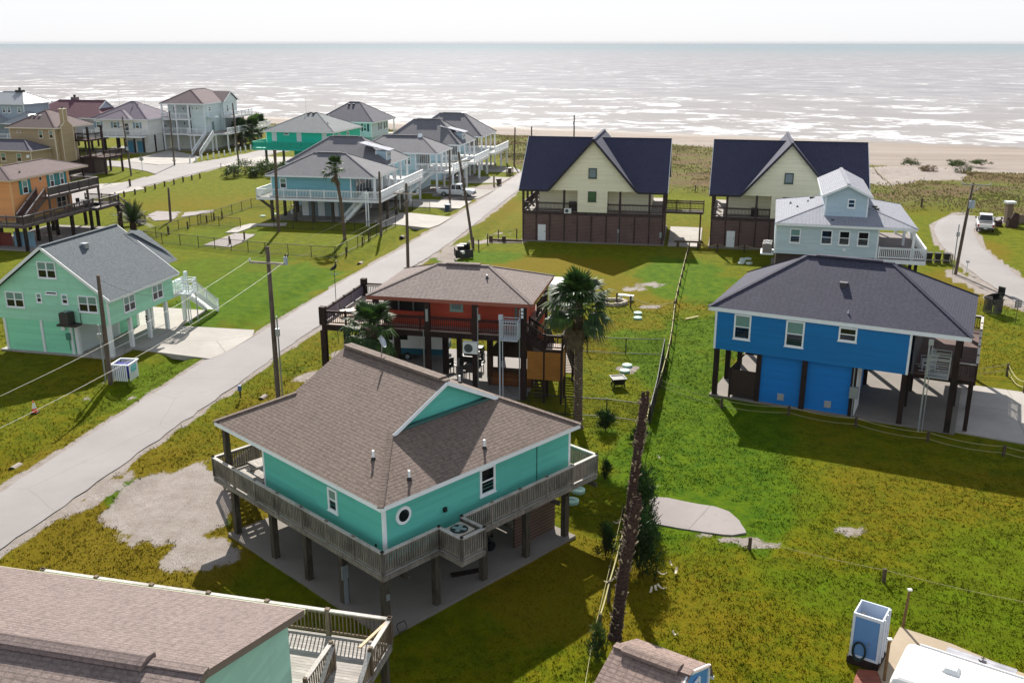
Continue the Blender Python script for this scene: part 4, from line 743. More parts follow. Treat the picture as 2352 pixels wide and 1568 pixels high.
# ---------------------------------------------------------------- pale grey house with tower
def house_grey():
    e = thing('beach_house', 'pale grey house with a tall roof tower and white porch behind the blue house', 'house', (24.0, 86.6), -15)
    S_ = siding((186, 204, 212), .17, .2); LG = shingle((150, 152, 162), (130, 132, 144)); hip_roof(e, 0, 12.2, 0, 14.2, 6.3, 8.0, 'y', 6.2, 8.0, LG, WHITE, .24, vent=False)
    walls(e, .1, 9.05, .4, 13.6, 3.42, 6.2, S_, WHITE); walls(e, .3, 8.0, .8, 12, .1, 3.4, louver((84, 72, 72), .16), None, 'lower_wall'); slab(e, 0, 12, 0, 13.8)
    for a in ((1.38, 2.34), (4.1, 5.1), (5.64, 6.62), (7.25, 8.25)): window(e, 'y', .4, -1, a[0], a[1], 4.44, 5.78, top=GLB if a[0] < 2 else GL)
    y0 = 1.9; m = MB(); m.ext([(4.3, y0, 6.6), (7.98, y0, 6.6), (7.98, y0, 8.85), (6.14, y0, 9.62), (4.3, y0, 8.85)], (0, 11.5, 0)); tw = m.build('tower_wall', siding((176, 198, 210), .17, .2), e)
    t = MB()
    for x in (4.26, 7.9): t.box(x, x + .12, y0 - .025, y0 + .1, 6.7, 8.8)
    t.build('corner_trim', WHITE, tw); window(tw, 'y', y0, -1, 6.22, 6.9, 7.6, 8.42, top=GL)
    m = MB(); k = (9.72 - 8.8) / 1.84; m.face([(3.95, y0 - .35, 8.72), (6.14, y0 - .35, 9.8), (6.14, 13.8, 9.8), (3.95, 13.8, 8.72)]).face([(8.33, 13.8, 8.72), (6.14, 13.8, 9.8), (6.14, y0 - .35, 9.8), (8.33, y0 - .35, 8.72)]); m.beam((6.14, y0 - .35, 9.8), (6.14, 13.8, 9.8), .3, .06); tr = m.build('tower_roof', LG, e)
    f = MB(); f.beam((3.95, y0 - .36, 8.62), (6.14, y0 - .36, 9.69), .05, .2).beam((8.33, y0 - .36, 8.62), (6.14, y0 - .36, 9.69), .05, .2).box(3.93, 3.98, y0 - .35, 13.8, 8.5, 8.7).box(8.3, 8.35, y0 - .35, 13.8, 8.5, 8.7); f.build('rake_board', WHITE, tr)
    deck(e, 9.06, 13.2, .35, 13.6, 3.42, wood((150, 140, 138), (118, 108, 108)), WHITE, .42); K = dict(h=1.0, sp=.16, bw=.05)
    railing(e, (9.2, .42, 3.42), (12.0, .42, 3.42), WHITE, **K, post=3); railing(e, (12.0, .42, 3.42), (13.15, .42, 3.42), WHITE, **K, post=3); railing(e, (13.15, .42, 3.42), (13.15, 13.5, 3.42), WHITE, **K, post=3)
    posts(e, [(12.0, .5), (12.0, 7), (12.0, 13.3), (10.3, 13.3), (9.5, 13.3)], 3.42, 6.1, WHITE, .22); posts(e, [(12, .9), (11.0, 3.5), (12.8, 3), (12, 7), (12.5, 12.5), (9.5, 1), (9.5, 7)], 0, 3.02, POSTD, .26)
    condenser(e, -.55, 1.2, 3.3, .8, .85, mat=paint((128, 124, 120))); condenser(e, -.5, 2.3, 3.3, .8, .85, mat=paint((128, 124, 120))); MB().box(-1.1, .08, .7, 2.9, 3.15, 3.28).build('equipment_shelf', WHITE, e)
    vents(e, [(2.0, 6.0, 6.85), (3.0, 8.0, 7.1), (1.4, 9.0, 6.7), (5.0, 1.0, 6.6)], GALV, .06, .2); boxvent(e, 3.4, 9.6, 7.2); boxvent(e, 9.0, 4.2, 7.15); boxvent(e, 8.9, 5.2, 7.2); MB().box(6.1, 6.34, .32, .39, 3.9, 4.15).build('junction_box', WHITE, e); door(e, 'x', 9.06, 1, 5.0, 5.95, 3.45, 5.6)
    return e
house_grey()

# ---------------------------------------------------------------- pale mint green house left of the road
def house_seafoam():
    e = thing('beach_house', 'pale mint green gabled house with white posts and grey roof left of the road', 'house', (-38.0, 68.4), -13.5)
    MN = siding((158, 216, 188), .17, .9); SL = shingle((100, 108, 115), (78, 86, 93)); ze, za, xl, xr, xm, y0, y1 = 4.5, 8.15, -.45, 9.75, 4.6, -.35, 8.55
    m = MB(); m.face([(xl, y0, ze), (xm, y0, za), (xm, y1, za), (xl, y1, ze)][::-1]); m.face([(xr, y0, ze), (xr, y1, ze), (xm, y1, za), (xm, y0, za)]); m.beam((xm, y0, za), (xm, y1, za), .3, .05)
    rf = m.build('roof', SL, e); f = MB(); f.beam((xl, y0 - .02, ze - .1), (xm, y0 - .02, za - .1), .05, .2).beam((xr, y0 - .02, ze - .1), (xm, y0 - .02, za - .1), .05, .2).beam((xl, y1, ze - .1), (xm, y1, za - .1), .05, .2).beam((xr, y1, ze - .1), (xm, y1, za - .1), .05, .2).box(xr - .04, xr + .01, y0, y1, ze - .2, ze - .02).box(xl, xl + .04, y0, y1, ze - .2, ze - .02); f.build('rake_board', OFFW, rf)
    m = MB(); m.face([(xm + .9, y1 - .02, 7.75), (xm + 3.9, y1 + 1.5, 5.5), (xm + 1.2, y1 + 1.5, 7.4)][::-1]).face([(xm + .9, y1 - .5, 7.55), (xm + 4.2, y1 - .5, 5.15), (xm + 4.2, y1 + 1.5, 5.15), (xm + 1.0, y1 + 1.5, 7.5)]); m.build('rear_porch_roof', SL, rf)
    m = MB(); m.ext([(0, 0, 2.5), (9.3, 0, 2.5), (9.3, 0, 4.6), (xm, 0, 7.9), (0, 0, 4.6)], (0, 8.2, 0)); wl = m.build('wall', MN, e); MB().box(9.2, 9.325, -.02, .1, 2.5, 4.55).build('corner_trim', OFFW, wl)
    for a in ((.8, 2.34, 3.4, 4.58, True), (3.44, 3.9, 3.88, 4.6, False), (5.57, 6.1, 3.9, 4.63, False), (6.92, 8.5, 3.4, 4.62, True), (3.88, 5.42, 5.75, 6.98, True)): window(e, 'y', 0, -1, a[0], a[1], a[2], a[3], mull=a[4], bw=.08)
    window(e, 'y', 0, -1, 4.3, 5.25, 4.55, 4.78, rail=False, bw=.06)
    for a in ((1.75, 3.15), (5.35, 6.75)): window(e, 'x', 9.3, 1, a[0], a[1], 2.95, 4.15, mull=True, bw=.08)
    walls(e, .3, 6.1, .05, 7.9, .1, 2.5, siding((140, 218, 180), .2, .5), None, 'lower_wall')
    for x in (.34, 3.5, 5.95): MB().box(x - .1, x + .1, -.03, .06, .1, 2.49).build('trim_board', OFFW, e)
    MB().box(6.08, 6.2, .3, 4.9, .1, 2.48).build('garage_door', paint((198, 206, 206)), e)
    slab(e, -.25, 9.25, -.15, 8.2, CONC); posts(e, [(9.05, .2), (9.02, 2.65), (8.97, 5.05), (8.95, 7.45), (8.95, 10.0), (6.3, .2), (6.0, 5.2), (6.0, 7.7), (7.4, 7.7)], .1, 2.52, OFFW, .26)
    MB().box(5.45, 7.0, -.8, -.02, 2.42, 2.56).build('equipment_shelf', paint((54, 44, 40)), e); condenser(e, 6.1, -.42, 2.57, .72, .85, mat=paint((62, 58, 56)))
    MB().tube([(6.95, -.05, 2.6), (6.95, -.05, 3.4), (6.85, -.05, 3.6)], .02, 5).build('cable', DARK, e)
    MB().box(5.55, 5.9, -.14, .04, 1.2, 1.7).tube([(5.75, -.06, .4), (5.75, -.06, 1.2)], .03, 5).build('meter_box', paint((70, 130, 110)), e); MB().box(5.2, 5.5, -.08, .04, 1.9, 2.15).build('junction_box', OFFW, e)
    deck(e, 6.4, 8.9, 8.25, 10.2, 2.6, DECK, OFFW, .3); K = dict(h=1.0, sp=.14); railing(e, (8.85, 8.3, 2.6), (8.85, 10.1, 2.6), WHITE, **K); railing(e, (6.4, 10.15, 2.6), (7.7, 10.15, 2.6), WHITE, **K); stairs(e, (8.8, 10.2, 2.6), (8.8, 13.6, .1), -1.1, OFFW, WHITE, 13, rails=(WHITE, .2))
    cage_lift(e, 9.1, 10.3, 8.8, 10.0, 2.6, 1.2, (9.6, 9.55), 4.15, paint((206, 212, 216), .4), bars='h'); MB().tube([(10.2, 9.9, 0), (10.2, 9.9, 2.6)], .05, 6).build('lift_leg', GALV, e)
    boxvent(e, 5.6, 3.2, 7.55, mat=GALV); MB().beam((9.0, .2, .6), (9.0, 7.4, .6), .03).build('chain_rail', WHITE, e)
    g_ = MB()
    for k in range(3): g_.box(8.83, 8.97, 5.05 - .19, 5.05 - .16, 1.3 + k * .22, 1.45 + k * .22)
    g_.build('house_number', DARK, e)
    return e
house_seafoam()

# ---------------------------------------------------------------- orange house
def house_orange():
    e = thing('beach_house', 'orange two storey stilt house with teal shutters and grey decks, left edge', 'house', (-54.8, 105.1), -11)
    OR = siding((224, 156, 100), .17, .35); TL = paint((22, 128, 128)); hip_roof(e, -6.8, .1, 0, 13.9, 7.6, 8.7, 'y', 3.0, 10.6, TANR, paint((206, 186, 164)), .2, vent=False)
    walls(e, -6.4, -.4, .4, 10.6, 2.95, 7.5, OR, paint((226, 178, 130))); slab(e, -6, 2.4, -1, 13.5, CONC2)
    R1 = 'x'; window(e, R1, -.4, 1, 2.2, 3.15, 5.75, 7.25, shut=TL); window(e, R1, -.4, 1, 7.0, 7.78, 5.8, 7.3, shut=TL); window(e, R1, -.4, 1, 8.85, 9.6, 5.85, 7.3, shut=TL); window(e, R1, -.4, 1, 7.7, 9.5, 3.2, 4.6, mull=True, fr=paint((196, 190, 182)), low=GL, top=GL)
    r = MB(); r.tube([(-.42, 5.35, 7.05), (-.34, 5.35, 7.05)], .3, 20); o = r.build('porthole_window', paint((226, 200, 176)), e); MB().tube([(-.36, 5.35, 7.05), (-.325, 5.35, 7.05)], .2, 20).build('pane', GL, o)
    D = timber((112, 98, 96), (76, 66, 68)); CP = timber((190, 184, 184), (150, 146, 148)); DK = wood((176, 168, 168), (138, 130, 132))
    deck(e, -.4, 1.75, -1.2, 14.4, 2.9, DK, D, .35); deck(e, -6.4, -.4, -1.2, .35, 2.9, DK, D, .35); deck(e, -.4, 1.75, 3.6, 13.2, 5.35, DK, D, .32); deck(e, -6.4, -.4, 10.65, 13.4, 5.35, DK, D, .32); deck(e, -6.4, 2.7, 10.7, 15.6, 2.9, DK, D, .35)
    K = dict(sp=.14, cap=CP, h=.95); railing(e, (1.7, -1.15, 2.9), (1.7, 11.6, 2.9), D, **K); railing(e, (-6.4, -1.15, 2.9), (1.7, -1.15, 2.9), D, **K); railing(e, (1.7, 3.65, 5.35), (1.7, 13.15, 5.35), D, **K); railing(e, (-2, 13.15, 5.35), (1.7, 13.15, 5.35), D, **K); railing(e, (2.65, 11.6, 2.9), (2.65, 15.5, 2.9), D, **K); railing(e, (-2, 15.5, 2.9), (2.65, 15.5, 2.9), D, **K)
    MB().box(1.62, 1.64, 3.8, 13.0, 5.45, 6.2).build('privacy_screen', paint((120, 116, 122)), e)
    stairs(e, (.2, 3.7, 5.35), (.2, -.2, 2.95), 1.1, D, D, 13, rails=(timber((128, 96, 88), (92, 68, 64)), .12, CP)); MB().ext([(.14, 3.7, 5.0), (.14, -.2, 2.9), (.14, -.2, 3.8), (.14, 3.7, 6.2)], (.04, 0, 0)).build('stair_panel', timber((128, 96, 88), (92, 68, 64)), e)
    posts(e, [(1.65, -1.0), (1.65, 3.0), (1.65, 7.2), (1.65, 10.9), (2.55, 15.3), (-.6, .6), (-.6, 4), (-.6, 7.5), (-.6, 10.4), (-3.4, .6), (-6.2, .6), (-6.2, 5), (-6.2, 10), (-3, 10), (.3, 14.2), (-2, 15)], 0, 2.56, POSTD, .3)
    posts(e, [(1.6, 3.8), (1.6, 7.2), (1.6, 10.9), (1.6, 13.1)], 2.9, 5.04, D, .2); posts(e, [(-.2, 13.2), (-6.2, 13.2)], 5.35, 7.4, POSTD, .2)
    stairs(e, (1.4, 15.6, 2.9), (5.2, 15.6, .1), 1.1, DK, D, 13, rails=(D, .2)); MB().box(-5.8, -1.6, .8, .86, .1, 1.6).build('painted_screen', paint((118, 48, 40), .6, .5, .8), e); MB().box(-1.3, 1.3, .8, .86, .1, 1.75).build('tarpaulin', paint((120, 156, 178), .5, .35, 1.2), e)
    g_ = MB(); g_.tube([(-.36, 1.4, 3.9), (-.3, 1.4, 3.9)], .09, 10); g_.build('wall_lamp', WHITE, e); vents(e, [(-1.2, 3.2, 8.05)], GALV, .05, .2)
    return e
house_orange()

# ---------------------------------------------------------------- tan house
def house_tan():
    e = thing('beach_house', 'tan house with a boxed chimney and low front wing behind the orange house', 'house', (-85.5, 165.5), -13)
    TN = siding((170, 150, 118), .18, .25); TR = paint((222, 210, 192)); hip_roof(e, -.5, 9.4, 0, 10.2, 8.3, 10.9, 'y', 4.7, 5.5, TANR, TR, .22, vent=False); slab(e, -1, 12, -5, 10)
    walls(e, 0, 8.75, .45, 6.0, 2.5, 8.2, TN, TR); walls(e, -6, 7.4, -4.2, .44, 2.5, 5.0, TN, TR, 'wing_wall'); hip_roof(e, -6.6, 7.9, -4.8, .43, 5.0, 6.5, 'x', -3.5, 5.0, DGREY, TR, .18, vent=False)
    m = MB(); m.ext([(8.77, 1.35, 2.5), (8.77, 4.3, 2.5), (8.77, 4.3, 8.4), (8.77, 3.3, 9.2), (8.77, 3.3, 11.2), (8.77, 2.3, 11.2), (8.77, 2.3, 9.0), (8.77, 1.35, 8.4)], (.7, 0, 0)); m.build('chimney', TN, e); m = MB()
    for y, z0, z1 in ((1.3, 2.5, 8.4), (4.25, 2.5, 8.4), (2.26, 9.0, 11.2), (3.24, 9.2, 11.2)): m.box(9.44, 9.5, y, y + .1, z0, z1)
    m.beam((9.47, 1.35, 8.4), (9.47, 2.3, 9.0), .06, .12).beam((9.47, 4.3, 8.4), (9.47, 3.3, 9.2), .06, .12).box(8.7, 9.55, 2.2, 3.4, 11.2, 11.3); m.build('chimney_trim', TR, e); MB().tube([(9.1, 2.8, 11.25), (9.1, 2.8, 11.6)], .14, 8).build('chimney_cap', DARK, e)
    window(e, 'y', .45, -1, 5.7, 6.5, 6.5, 7.8, fr=TR); window(e, 'y', .45, -1, 7.7, 8.5, 6.5, 7.85, fr=TR); window(e, 'y', .45, -1, 1.5, 2.3, 7.3, 7.65, fr=TR, rail=False); window(e, 'x', 8.75, 1, 4.7, 5.4, 6.4, 7.9, fr=TR); window(e, 'x', 8.75, 1, 4.7, 5.4, 2.8, 4.4, fr=TR)
    for a in (-5, -1.2, 1.6, 4.6, ): window(e, 'y', -4.2, -1, a, a + .95, 3.1, 4.5, fr=TR)
    D = timber((72, 50, 48), (46, 32, 32)); deck(e, 9.2, 14.2, 5.4, 10.6, 3.0, DECKD, D, .35); deck(e, 8.8, 11.5, 5.4, 9.6, 5.9, DECKD, D, .3); K = dict(sp=.16, h=1.0); railing(e, (14.1, 5.5, 3.0), (14.1, 10.5, 3.0), D, **K); railing(e, (9.3, 5.5, 3.0), (14.1, 5.5, 3.0), D, **K); railing(e, (11.4, 5.5, 5.9), (11.4, 9.5, 5.9), D, **K); railing(e, (8.9, 5.5, 5.9), (11.4, 5.5, 5.9), D, **K)
    posts(e, [(14, 5.6), (14, 10.4), (11.6, 5.6), (11.6, 10.4), (9.4, 5.6)], 0, 2.66, D, .28); posts(e, [(11.3, 5.6), (11.3, 9.4)], 3.0, 8.1, D, .3); walls(e, 9.0, 11.6, 6.0, 9.5, .1, 2.6, paint((70, 48, 46)), None, 'store_wall'); walls(e, 1, 8, 1, 9, .1, 2.5, paint((58, 48, 44)), None, 'store_wall')
    for k in range(3): boxvent(e, 2.6 + k * .9, 3.2, 9.95, mat=WHITE)
    r = MB(); r.tube([(6.9, -4.25, 4.0), (6.9, -4.4, 4.05)], .28, 14); r.build('satellite_dish', WHITE, e)
    return e
house_tan()

# ---------------------------------------------------------------- houses at the far left
def house_maroon():
    e = thing('beach_house', 'house under a big dark red roof with grey gablet behind the tan house', 'house', (-104.5, 208.2), -13)
    W, D, ze, zr = 20, 11, 6.9, 10.2; yc = D / 2; k = (zr - ze) / yc; g0 = 2.9; zg = ze + k * g0; m = MB(); A, B_, C_, D_ = (0, 0, ze), (W, 0, ze), (W, D, ze), (0, D, ze); P0, P1 = (6, yc, zr), (W - g0 + .2, yc, zr); gl, gr = (W - g0 + .2, g0, zg), (W - g0 + .2, D - g0, zg); kl, kr = (W - g0, g0, zg), (W - g0, D - g0, zg)
    m.face([A, B_, kl, gl, P1, P0]).face([C_, D_, P0, P1, gr, kr]).face([B_, C_, kr, kl]).face([D_, A, P0]).beam(P0, P1, .3, .08); rf = m.build('roof', MAROON, e); fascia(rf, 0, W, 0, D, ze, WHITE, .22)
    t = MB(); t.beam(V(*gl) + V(.05, 0, -.08), V(*P1) + V(.05, 0, -.08), .06, .2).beam(V(*gr) + V(.05, 0, -.08), V(*P1) + V(.05, 0, -.08), .06, .2); t.build('rake_board', WHITE, rf); MB().ext([(W - g0 - .1, g0 + .2, zg), (W - g0 - .1, D - g0 - .2, zg), (W - g0 - .1, yc, zr - .2)], (.1, 0, 0)).build('gable_wall', siding((168, 180, 190)), e)
    walls(e, .6, W - .8, .6, D - .6, 3, 6.8, siding((178, 176, 176)), WHITE); posts(e, [(x, y) for x in (1, 6, 11, 16, 19) for y in (1, 5.5, 10)], 0, 3, POSTD, .3); MB().box(8.6, 9.8, yc + .3, yc + 1.5, 9.6, 10.75).build('chimney', paint((110, 96, 100)), e); MB().tube([(9.2, yc + .9, 10.7), (9.2, yc + .9, 11.2)], [.2, .3], 8).build('chimney_cap', DARK, e)
    deck(e, 14, 20.5, -1.6, .5, 3, DECKD, POSTD, .3); railing(e, (14, -1.5, 3), (20.4, -1.5, 3), POSTD, sp=.25)
    return e
house_maroon()
def house_metal():
    e = thing('beach_house', 'grey house with pale standing seam metal roofs at the far left edge', 'house', (-109.5, 202.5), -12)
    MT = metal_roof((150, 154, 160)); G_ = siding((160, 174, 186)); hip_roof(e, -2, 10.4, 0, 9, 10.0, 12.2, 'x', 2.6, 7.0, MT, WHITE, .2, vent=False); walls(e, -1.4, 9.8, .6, 8.4, 6.2, 9.9, G_, WHITE)
    for a in (1.0, 2.2, 4.7, 5.9, 8.3): window(e, 'y', .6, -1, a, a + .8, 8.1, 9.3)
    hip_roof(e, -3.5, 6.6, -3.4, 4, 6.3, 9.2, 'y', .1, .6, MT, WHITE, .2, vent=False); hip_roof(e, 6.65, 14, -2.6, 6, 6.3, 8.4, 'y', .6, 1.6, MT, WHITE, .2, vent=False); walls(e, -2.8, 12.6, -.4, 8.2, 3.3, 6.2, G_, WHITE, 'lower_wall')
    deck(e, -3.3, 13.8, -3.2, -.4, 3.3, DECK, WHITE, .35); railing(e, (-3.3, -3.1, 3.3), (13.7, -3.1, 3.3), WHITE, sp=.25); posts(e, [(x, -3.0) for x in (-3, 1, 5, 9.3, 13.5)], 3.3, 6.15, WHITE, .25); posts(e, [(x, y) for x in (-3, 1, 5, 9.3, 13.5) for y in (-3, 1, 6)], 0, 2.95, WHITE, .28)
    for a in (0, 3, 7.5, 10.5): window(e, 'y', -.4, -1, a, a + 1.1, 3.9, 5.6)
    stairs(e, (3, -3.2, 3.3), (3, -8, .1), 1.3, DECK, WHITE, 15, rails=(WHITE, .25)); m = MB(); m.box(5.6, 7.2, 4.0, 5.0, 12.1, 12.5).tube([(6.4, 4.5, 12.5), (6.4, 4.5, 13.0)], .25, 8); m.build('roof_finial', DARK, e); slab(e, -4, 14, -4, 9, CONC)
    return e
house_metal()
def house_white():
    e = thing('beach_house', 'white stilt house with dusty purple hip roof and blue double doors beneath', 'house', (-88, 203.5), -12)
    WS = siding((228, 227, 222), .18, .3); PR = shingle((118, 108, 122), (94, 86, 100)); hip_roof(e, 0, 13.3, .6, 12.2, 6.85, 10.1, 'x', 6.3, 7.2, PR, WHITE, .22, vent=False); walls(e, .6, 12.9, 1.0, 11.6, 3.6, 6.75, WS, WHITE); hip_roof(e, 2.2, 10.0, -.6, 6, 6.9, 8.6, 'y', 3.0, 6.0, PR, WHITE, .2, vent=False, name='porch_roof')
    SH = paint((118, 150, 168))
    for a in (1.1, 5.0, 10.1): window(e, 'y', 1.0, -1, a, a + .95, 4.95, 6.2, shut=SH)
    door(e, 'y', 1.0, -1, 7.7, 8.5, 3.65, 5.9, paint((60, 66, 76))); deck(e, -.8, 12.4, -1.1, .98, 3.6, DECK, WHITE, .4); K = dict(sp=.22, h=1.05); railing(e, (-.7, -1.0, 3.6), (12.35, -1.0, 3.6), WHITE, **K); railing(e, (12.35, -1.0, 3.6), (12.35, .9, 3.6), WHITE, **K)
    walls(e, 7.2, 12.8, 1.2, 11.5, .1, 3.55, siding((214, 214, 208), .18, .3), None, 'lower_wall')
    for a in (7.8, 10.0): MB().box(a, a + 1.7, 1.12, 1.19, .12, 2.4).build('double_door', paint((62, 132, 160)), e)
    posts(e, [(12.6, -.6), (10.6, -.7), (8.4, -.7), (6.6, -.6), (3.6, -.6), (.6, -.6), (.6, 4), (3.6, 4), (.6, 9), (3.6, 9), (6.6, 6)], 0, 3.2, POSTD, .3); posts(e, [(12.95, 3.2), (12.95, 6.5)], 0, 3.5, POSTD, .24)
    window(e, 'x', 12.9, 1, 6.4, 7.8, 4.3, 5.4, rail=False); vents(e, [(7.6, 5.0, 9.6), (8.4, 5.4, 9.5), (3.5, 3.0, 7.8)], GALV, .07, .35); slab(e, -1, 13, -1, 11.6, CONC2); return e
house_white()
def house_three():
    e = thing('beach_house', 'three storey aqua and white house with stacked porches and long white stair', 'house', (-74, 206.2), -10)
    AQ = siding((204, 218, 220), .18, .2); PR = shingle((114, 98, 102), (90, 76, 80)); hip_roof(e, -.3, 9.8, .6, 16.2, 9.75, 12.4, 'y', 5.4, 11.4, PR, WHITE, .26, vent=False)
    walls(e, .2, 9.3, 3.2, 15.6, 3.7, 9.65, AQ, WHITE); walls(e, 6.2, 9.28, 1.6, 3.19, 3.7, 9.6, AQ, WHITE, 'bay_wall'); walls(e, .4, 9.2, 3.3, 15.5, .1, 3.65, siding((206, 210, 200)), None, 'lower_wall')
    m = MB(); m.face([(4.9, 12.4, 11.75), (10.4, 12.4, 11.75), (10.4, 8.8, 9.75), (4.9, 8.8, 9.75)][::-1]).face([(4.9, 16, 9.75), (10.4, 16, 9.75), (10.4, 12.4, 11.75), (4.9, 12.4, 11.75)][::-1]); m.build('cross_gable', PR, e); MB().ext([(10.0, 9.0, 9.6), (10.0, 15.8, 9.6), (10.0, 12.4, 11.5)], (.1, 0, 0)).build('gable_wall', AQ, e); MB().beam((10.42, 8.7, 9.65), (10.42, 12.4, 11.68), .06, .22).beam((10.42, 16.1, 9.65), (10.42, 12.4, 11.68), .06, .22).build('rake_board', WHITE, e); walls(e, 9.31, 10.0, 9.2, 15.6, 3.7, 9.6, AQ, WHITE, 'side_bay')
    K = dict(sp=.22, h=1.05)
    for z in (3.65, 6.7):
        deck(e, -.1, 6.18, .7, 3.18, z, DECK, WHITE, .38); railing(e, (0, .8, z), (6.1, .8, z), WHITE, **K); railing(e, (0, .8, z), (0, 3.1, z), WHITE, **K)
    deck(e, 6.2, 11.8, -.6, 1.58, 3.65, DECK, WHITE, .38, 'landing'); railing(e, (6.2, -.5, 3.65), (10.3, -.5, 3.65), WHITE, **K)
    posts(e, [(.1, .9), (3.2, .9), (6.05, .9)], .1, 9.6, WHITE, .28); posts(e, [(9.5, -.3), (11.5, -.3), (11.5, 1.4), (7.5, -.3)], .1, 3.3, WHITE, .26)
    stairs(e, (10.4, -.6, 3.6), (10.9, -8.2, .1), 1.6, paint((110, 96, 96)), WHITE, 18, rails=(WHITE, .22)); deck(e, 10.0, 13.0, 8, 17, 6.7, DECK, WHITE, .3); railing(e, (12.9, 8, 6.7), (12.9, 17, 6.7), WHITE, **K); railing(e, (10, 8.05, 6.7), (12.9, 8.05, 6.7), WHITE, **K); deck(e, 10.0, 14.0, 2, 24, 3.65, DECK, WHITE, .3); railing(e, (13.9, 2, 3.65), (13.9, 24, 3.65), WHITE, **K)
    posts(e, [(12.8, 8.3), (12.8, 16.6), (12.8, 12.4)], 3.7, 6.4, paint((120, 112, 112)), .24); posts(e, [(13.7, y) for y in (2.4, 6, 10, 14, 18, 23)], 0, 3.3, WHITE, .24)
    for z in (4.4, 7.5):
        window(e, 'y', 3.2, -1, 1.4, 2.3, z, z + 1.5, top=GL); window(e, 'y', 3.2, -1, 3.5, 4.0, z + .7, z + 1.4, rail=False); door(e, 'y', 3.2, -1, 4.8, 5.6, z - .7, z + 1.4, paint((50, 54, 64)))
    for a in (6.6, 7.5): window(e, 'y', 1.6, -1, a, a + .45, 8.4, 9.0, rail=False)
    window(e, 'x', 9.3, 1, 3.5, 4.5, 8.0, 9.0); window(e, 'x', 10.0, 1, 10.4, 11.3, 7.4, 9.0); window(e, 'x', 10.0, 1, 13, 14, 7.4, 9.0); door(e, 'x', 9.3, 1, 4.5, 5.4, 3.7, 5.8, paint((120, 140, 140))); MB().beam((9.4, 2.2, 6.9), (10.6, 4.4, 6.9), 1.4, .12).build('canopy', AQ, e)
    slab(e, -.5, 10, .5, 16, CONC2); return e
house_three()

# ---------------------------------------------------------------- bright turquoise house and the pale one behind it
def house_turq():
    e = thing('beach_house', 'bright turquoise stilt house with turquoise deck and grey hip roof in the distance', 'house', (-45.9, 180.1), -13.6)
    TQ = siding((14, 196, 168), .18, .2); TP = paint((12, 178, 156)); GY = shingle((128, 132, 136), (106, 110, 114)); hip_roof(e, -.1, 14.1, 0, 13.6, 6.45, 9.4, 'x', 6.2, 7.9, GY, WHITE, .24, vent=False); walls(e, .3, 13.7, .5, 13.2, 3.5, 6.35, TQ, WHITE)
    for a in (1.5, 6.45, 11.45): MB().box(a, a + .95, .42, .52, 4.55, 6.2).build('storm_panel', paint((214, 218, 222)), e)
    window(e, 'y', .5, -1, 3.9, 4.95, 5.72, 6.08, rail=False, bw=.08); deck(e, -1.8, 13.6, -1.3, .48, 3.45, TP, TP, .4); deck(e, -1.8, .28, .48, 6, 3.45, DECK, TP, .4); K = dict(sp=.24, h=1.1); railing(e, (-1.7, -1.2, 3.45), (13.5, -1.2, 3.45), TP, **K); railing(e, (-1.7, -1.2, 3.45), (-1.7, 5.9, 3.45), TP, **K); MB().box(-1.7, 13.5, -1.17, -1.15, 3.6, 4.35).box(-1.67, -1.65, -1.1, 5.9, 3.6, 4.35).build('privacy_panel', TP, e)
    posts(e, [(.8, -.9), (2.5, -1.0), (4.6, 5.6), (4.9, 8), (.8, 6), (.8, 12)], 0, 3.05, POST, .34); walls(e, 5.2, 13.4, 1.6, 12.8, .1, 3.4, TQ, None, 'lower_wall'); slab(e, 3.5, 14, -1, 13, CONC); MB().beam((8.2, 1.5, 2.3), (8.2, -1.1, 3.2), .12).build('brace', TP, e)
    window(e, 'x', 13.7, 1, 2.5, 3.6, 4.7, 6.0); window(e, 'x', 13.7, 1, 6.5, 7.6, 4.7, 6.0); vents(e, [(6.2, 5.0, 8.5), (11.5, 3.2, 7.7)], GALV, .06, .4); boxvent(e, 6.4, 6.2, 9.15); boxvent(e, 7.4, 6.2, 9.15); return e
house_turq()
def house_pale():
    e = thing('beach_house', 'pale blue house with charcoal hip roof and dark shutters behind the turquoise one', 'house', (-40.7, 201.4), -13)
    S_ = siding((192, 206, 214), .18, .2); hip_roof(e, 0, 13.0, 0, 13.2, 6.5, 10.1, 'x', 5.4, 7.6, DGREY, WHITE, .26, vent=False); walls(e, .5, 12.3, .5, 10.2, 3.4, 6.4, S_, WHITE); SH = paint((24, 62, 74))
    window(e, 'y', .5, -1, 9.2, 10.1, 4.7, 6.1, shut=SH); window(e, 'y', .5, -1, 10.5, 11.3, 4.6, 6.1, shut=SH); window(e, 'x', 12.3, 1, 4.9, 5.8, 4.6, 5.95, shut=SH); window(e, 'x', 12.3, 1, 8.2, 9.1, 4.6, 5.9, shut=SH); posts(e, [(12.7, 12.8), (.4, 12.8), (6, 12.8)], 3.4, 6.3, WHITE, .24); walls(e, 1, 12, 1, 10, .1, 3.38, siding((170, 190, 196)), None, 'lower_wall'); deck(e, .5, 13, 10.3, 13.2, 3.4, DECK, WHITE, .3)
    boxvent(e, 5.6, 5.6, 9.55); boxvent(e, 6.6, 5.6, 9.55); boxvent(e, 2.6, 1.6, 7.4); slab(e, 0, 13, 0, 13, CONC); return e
house_pale()

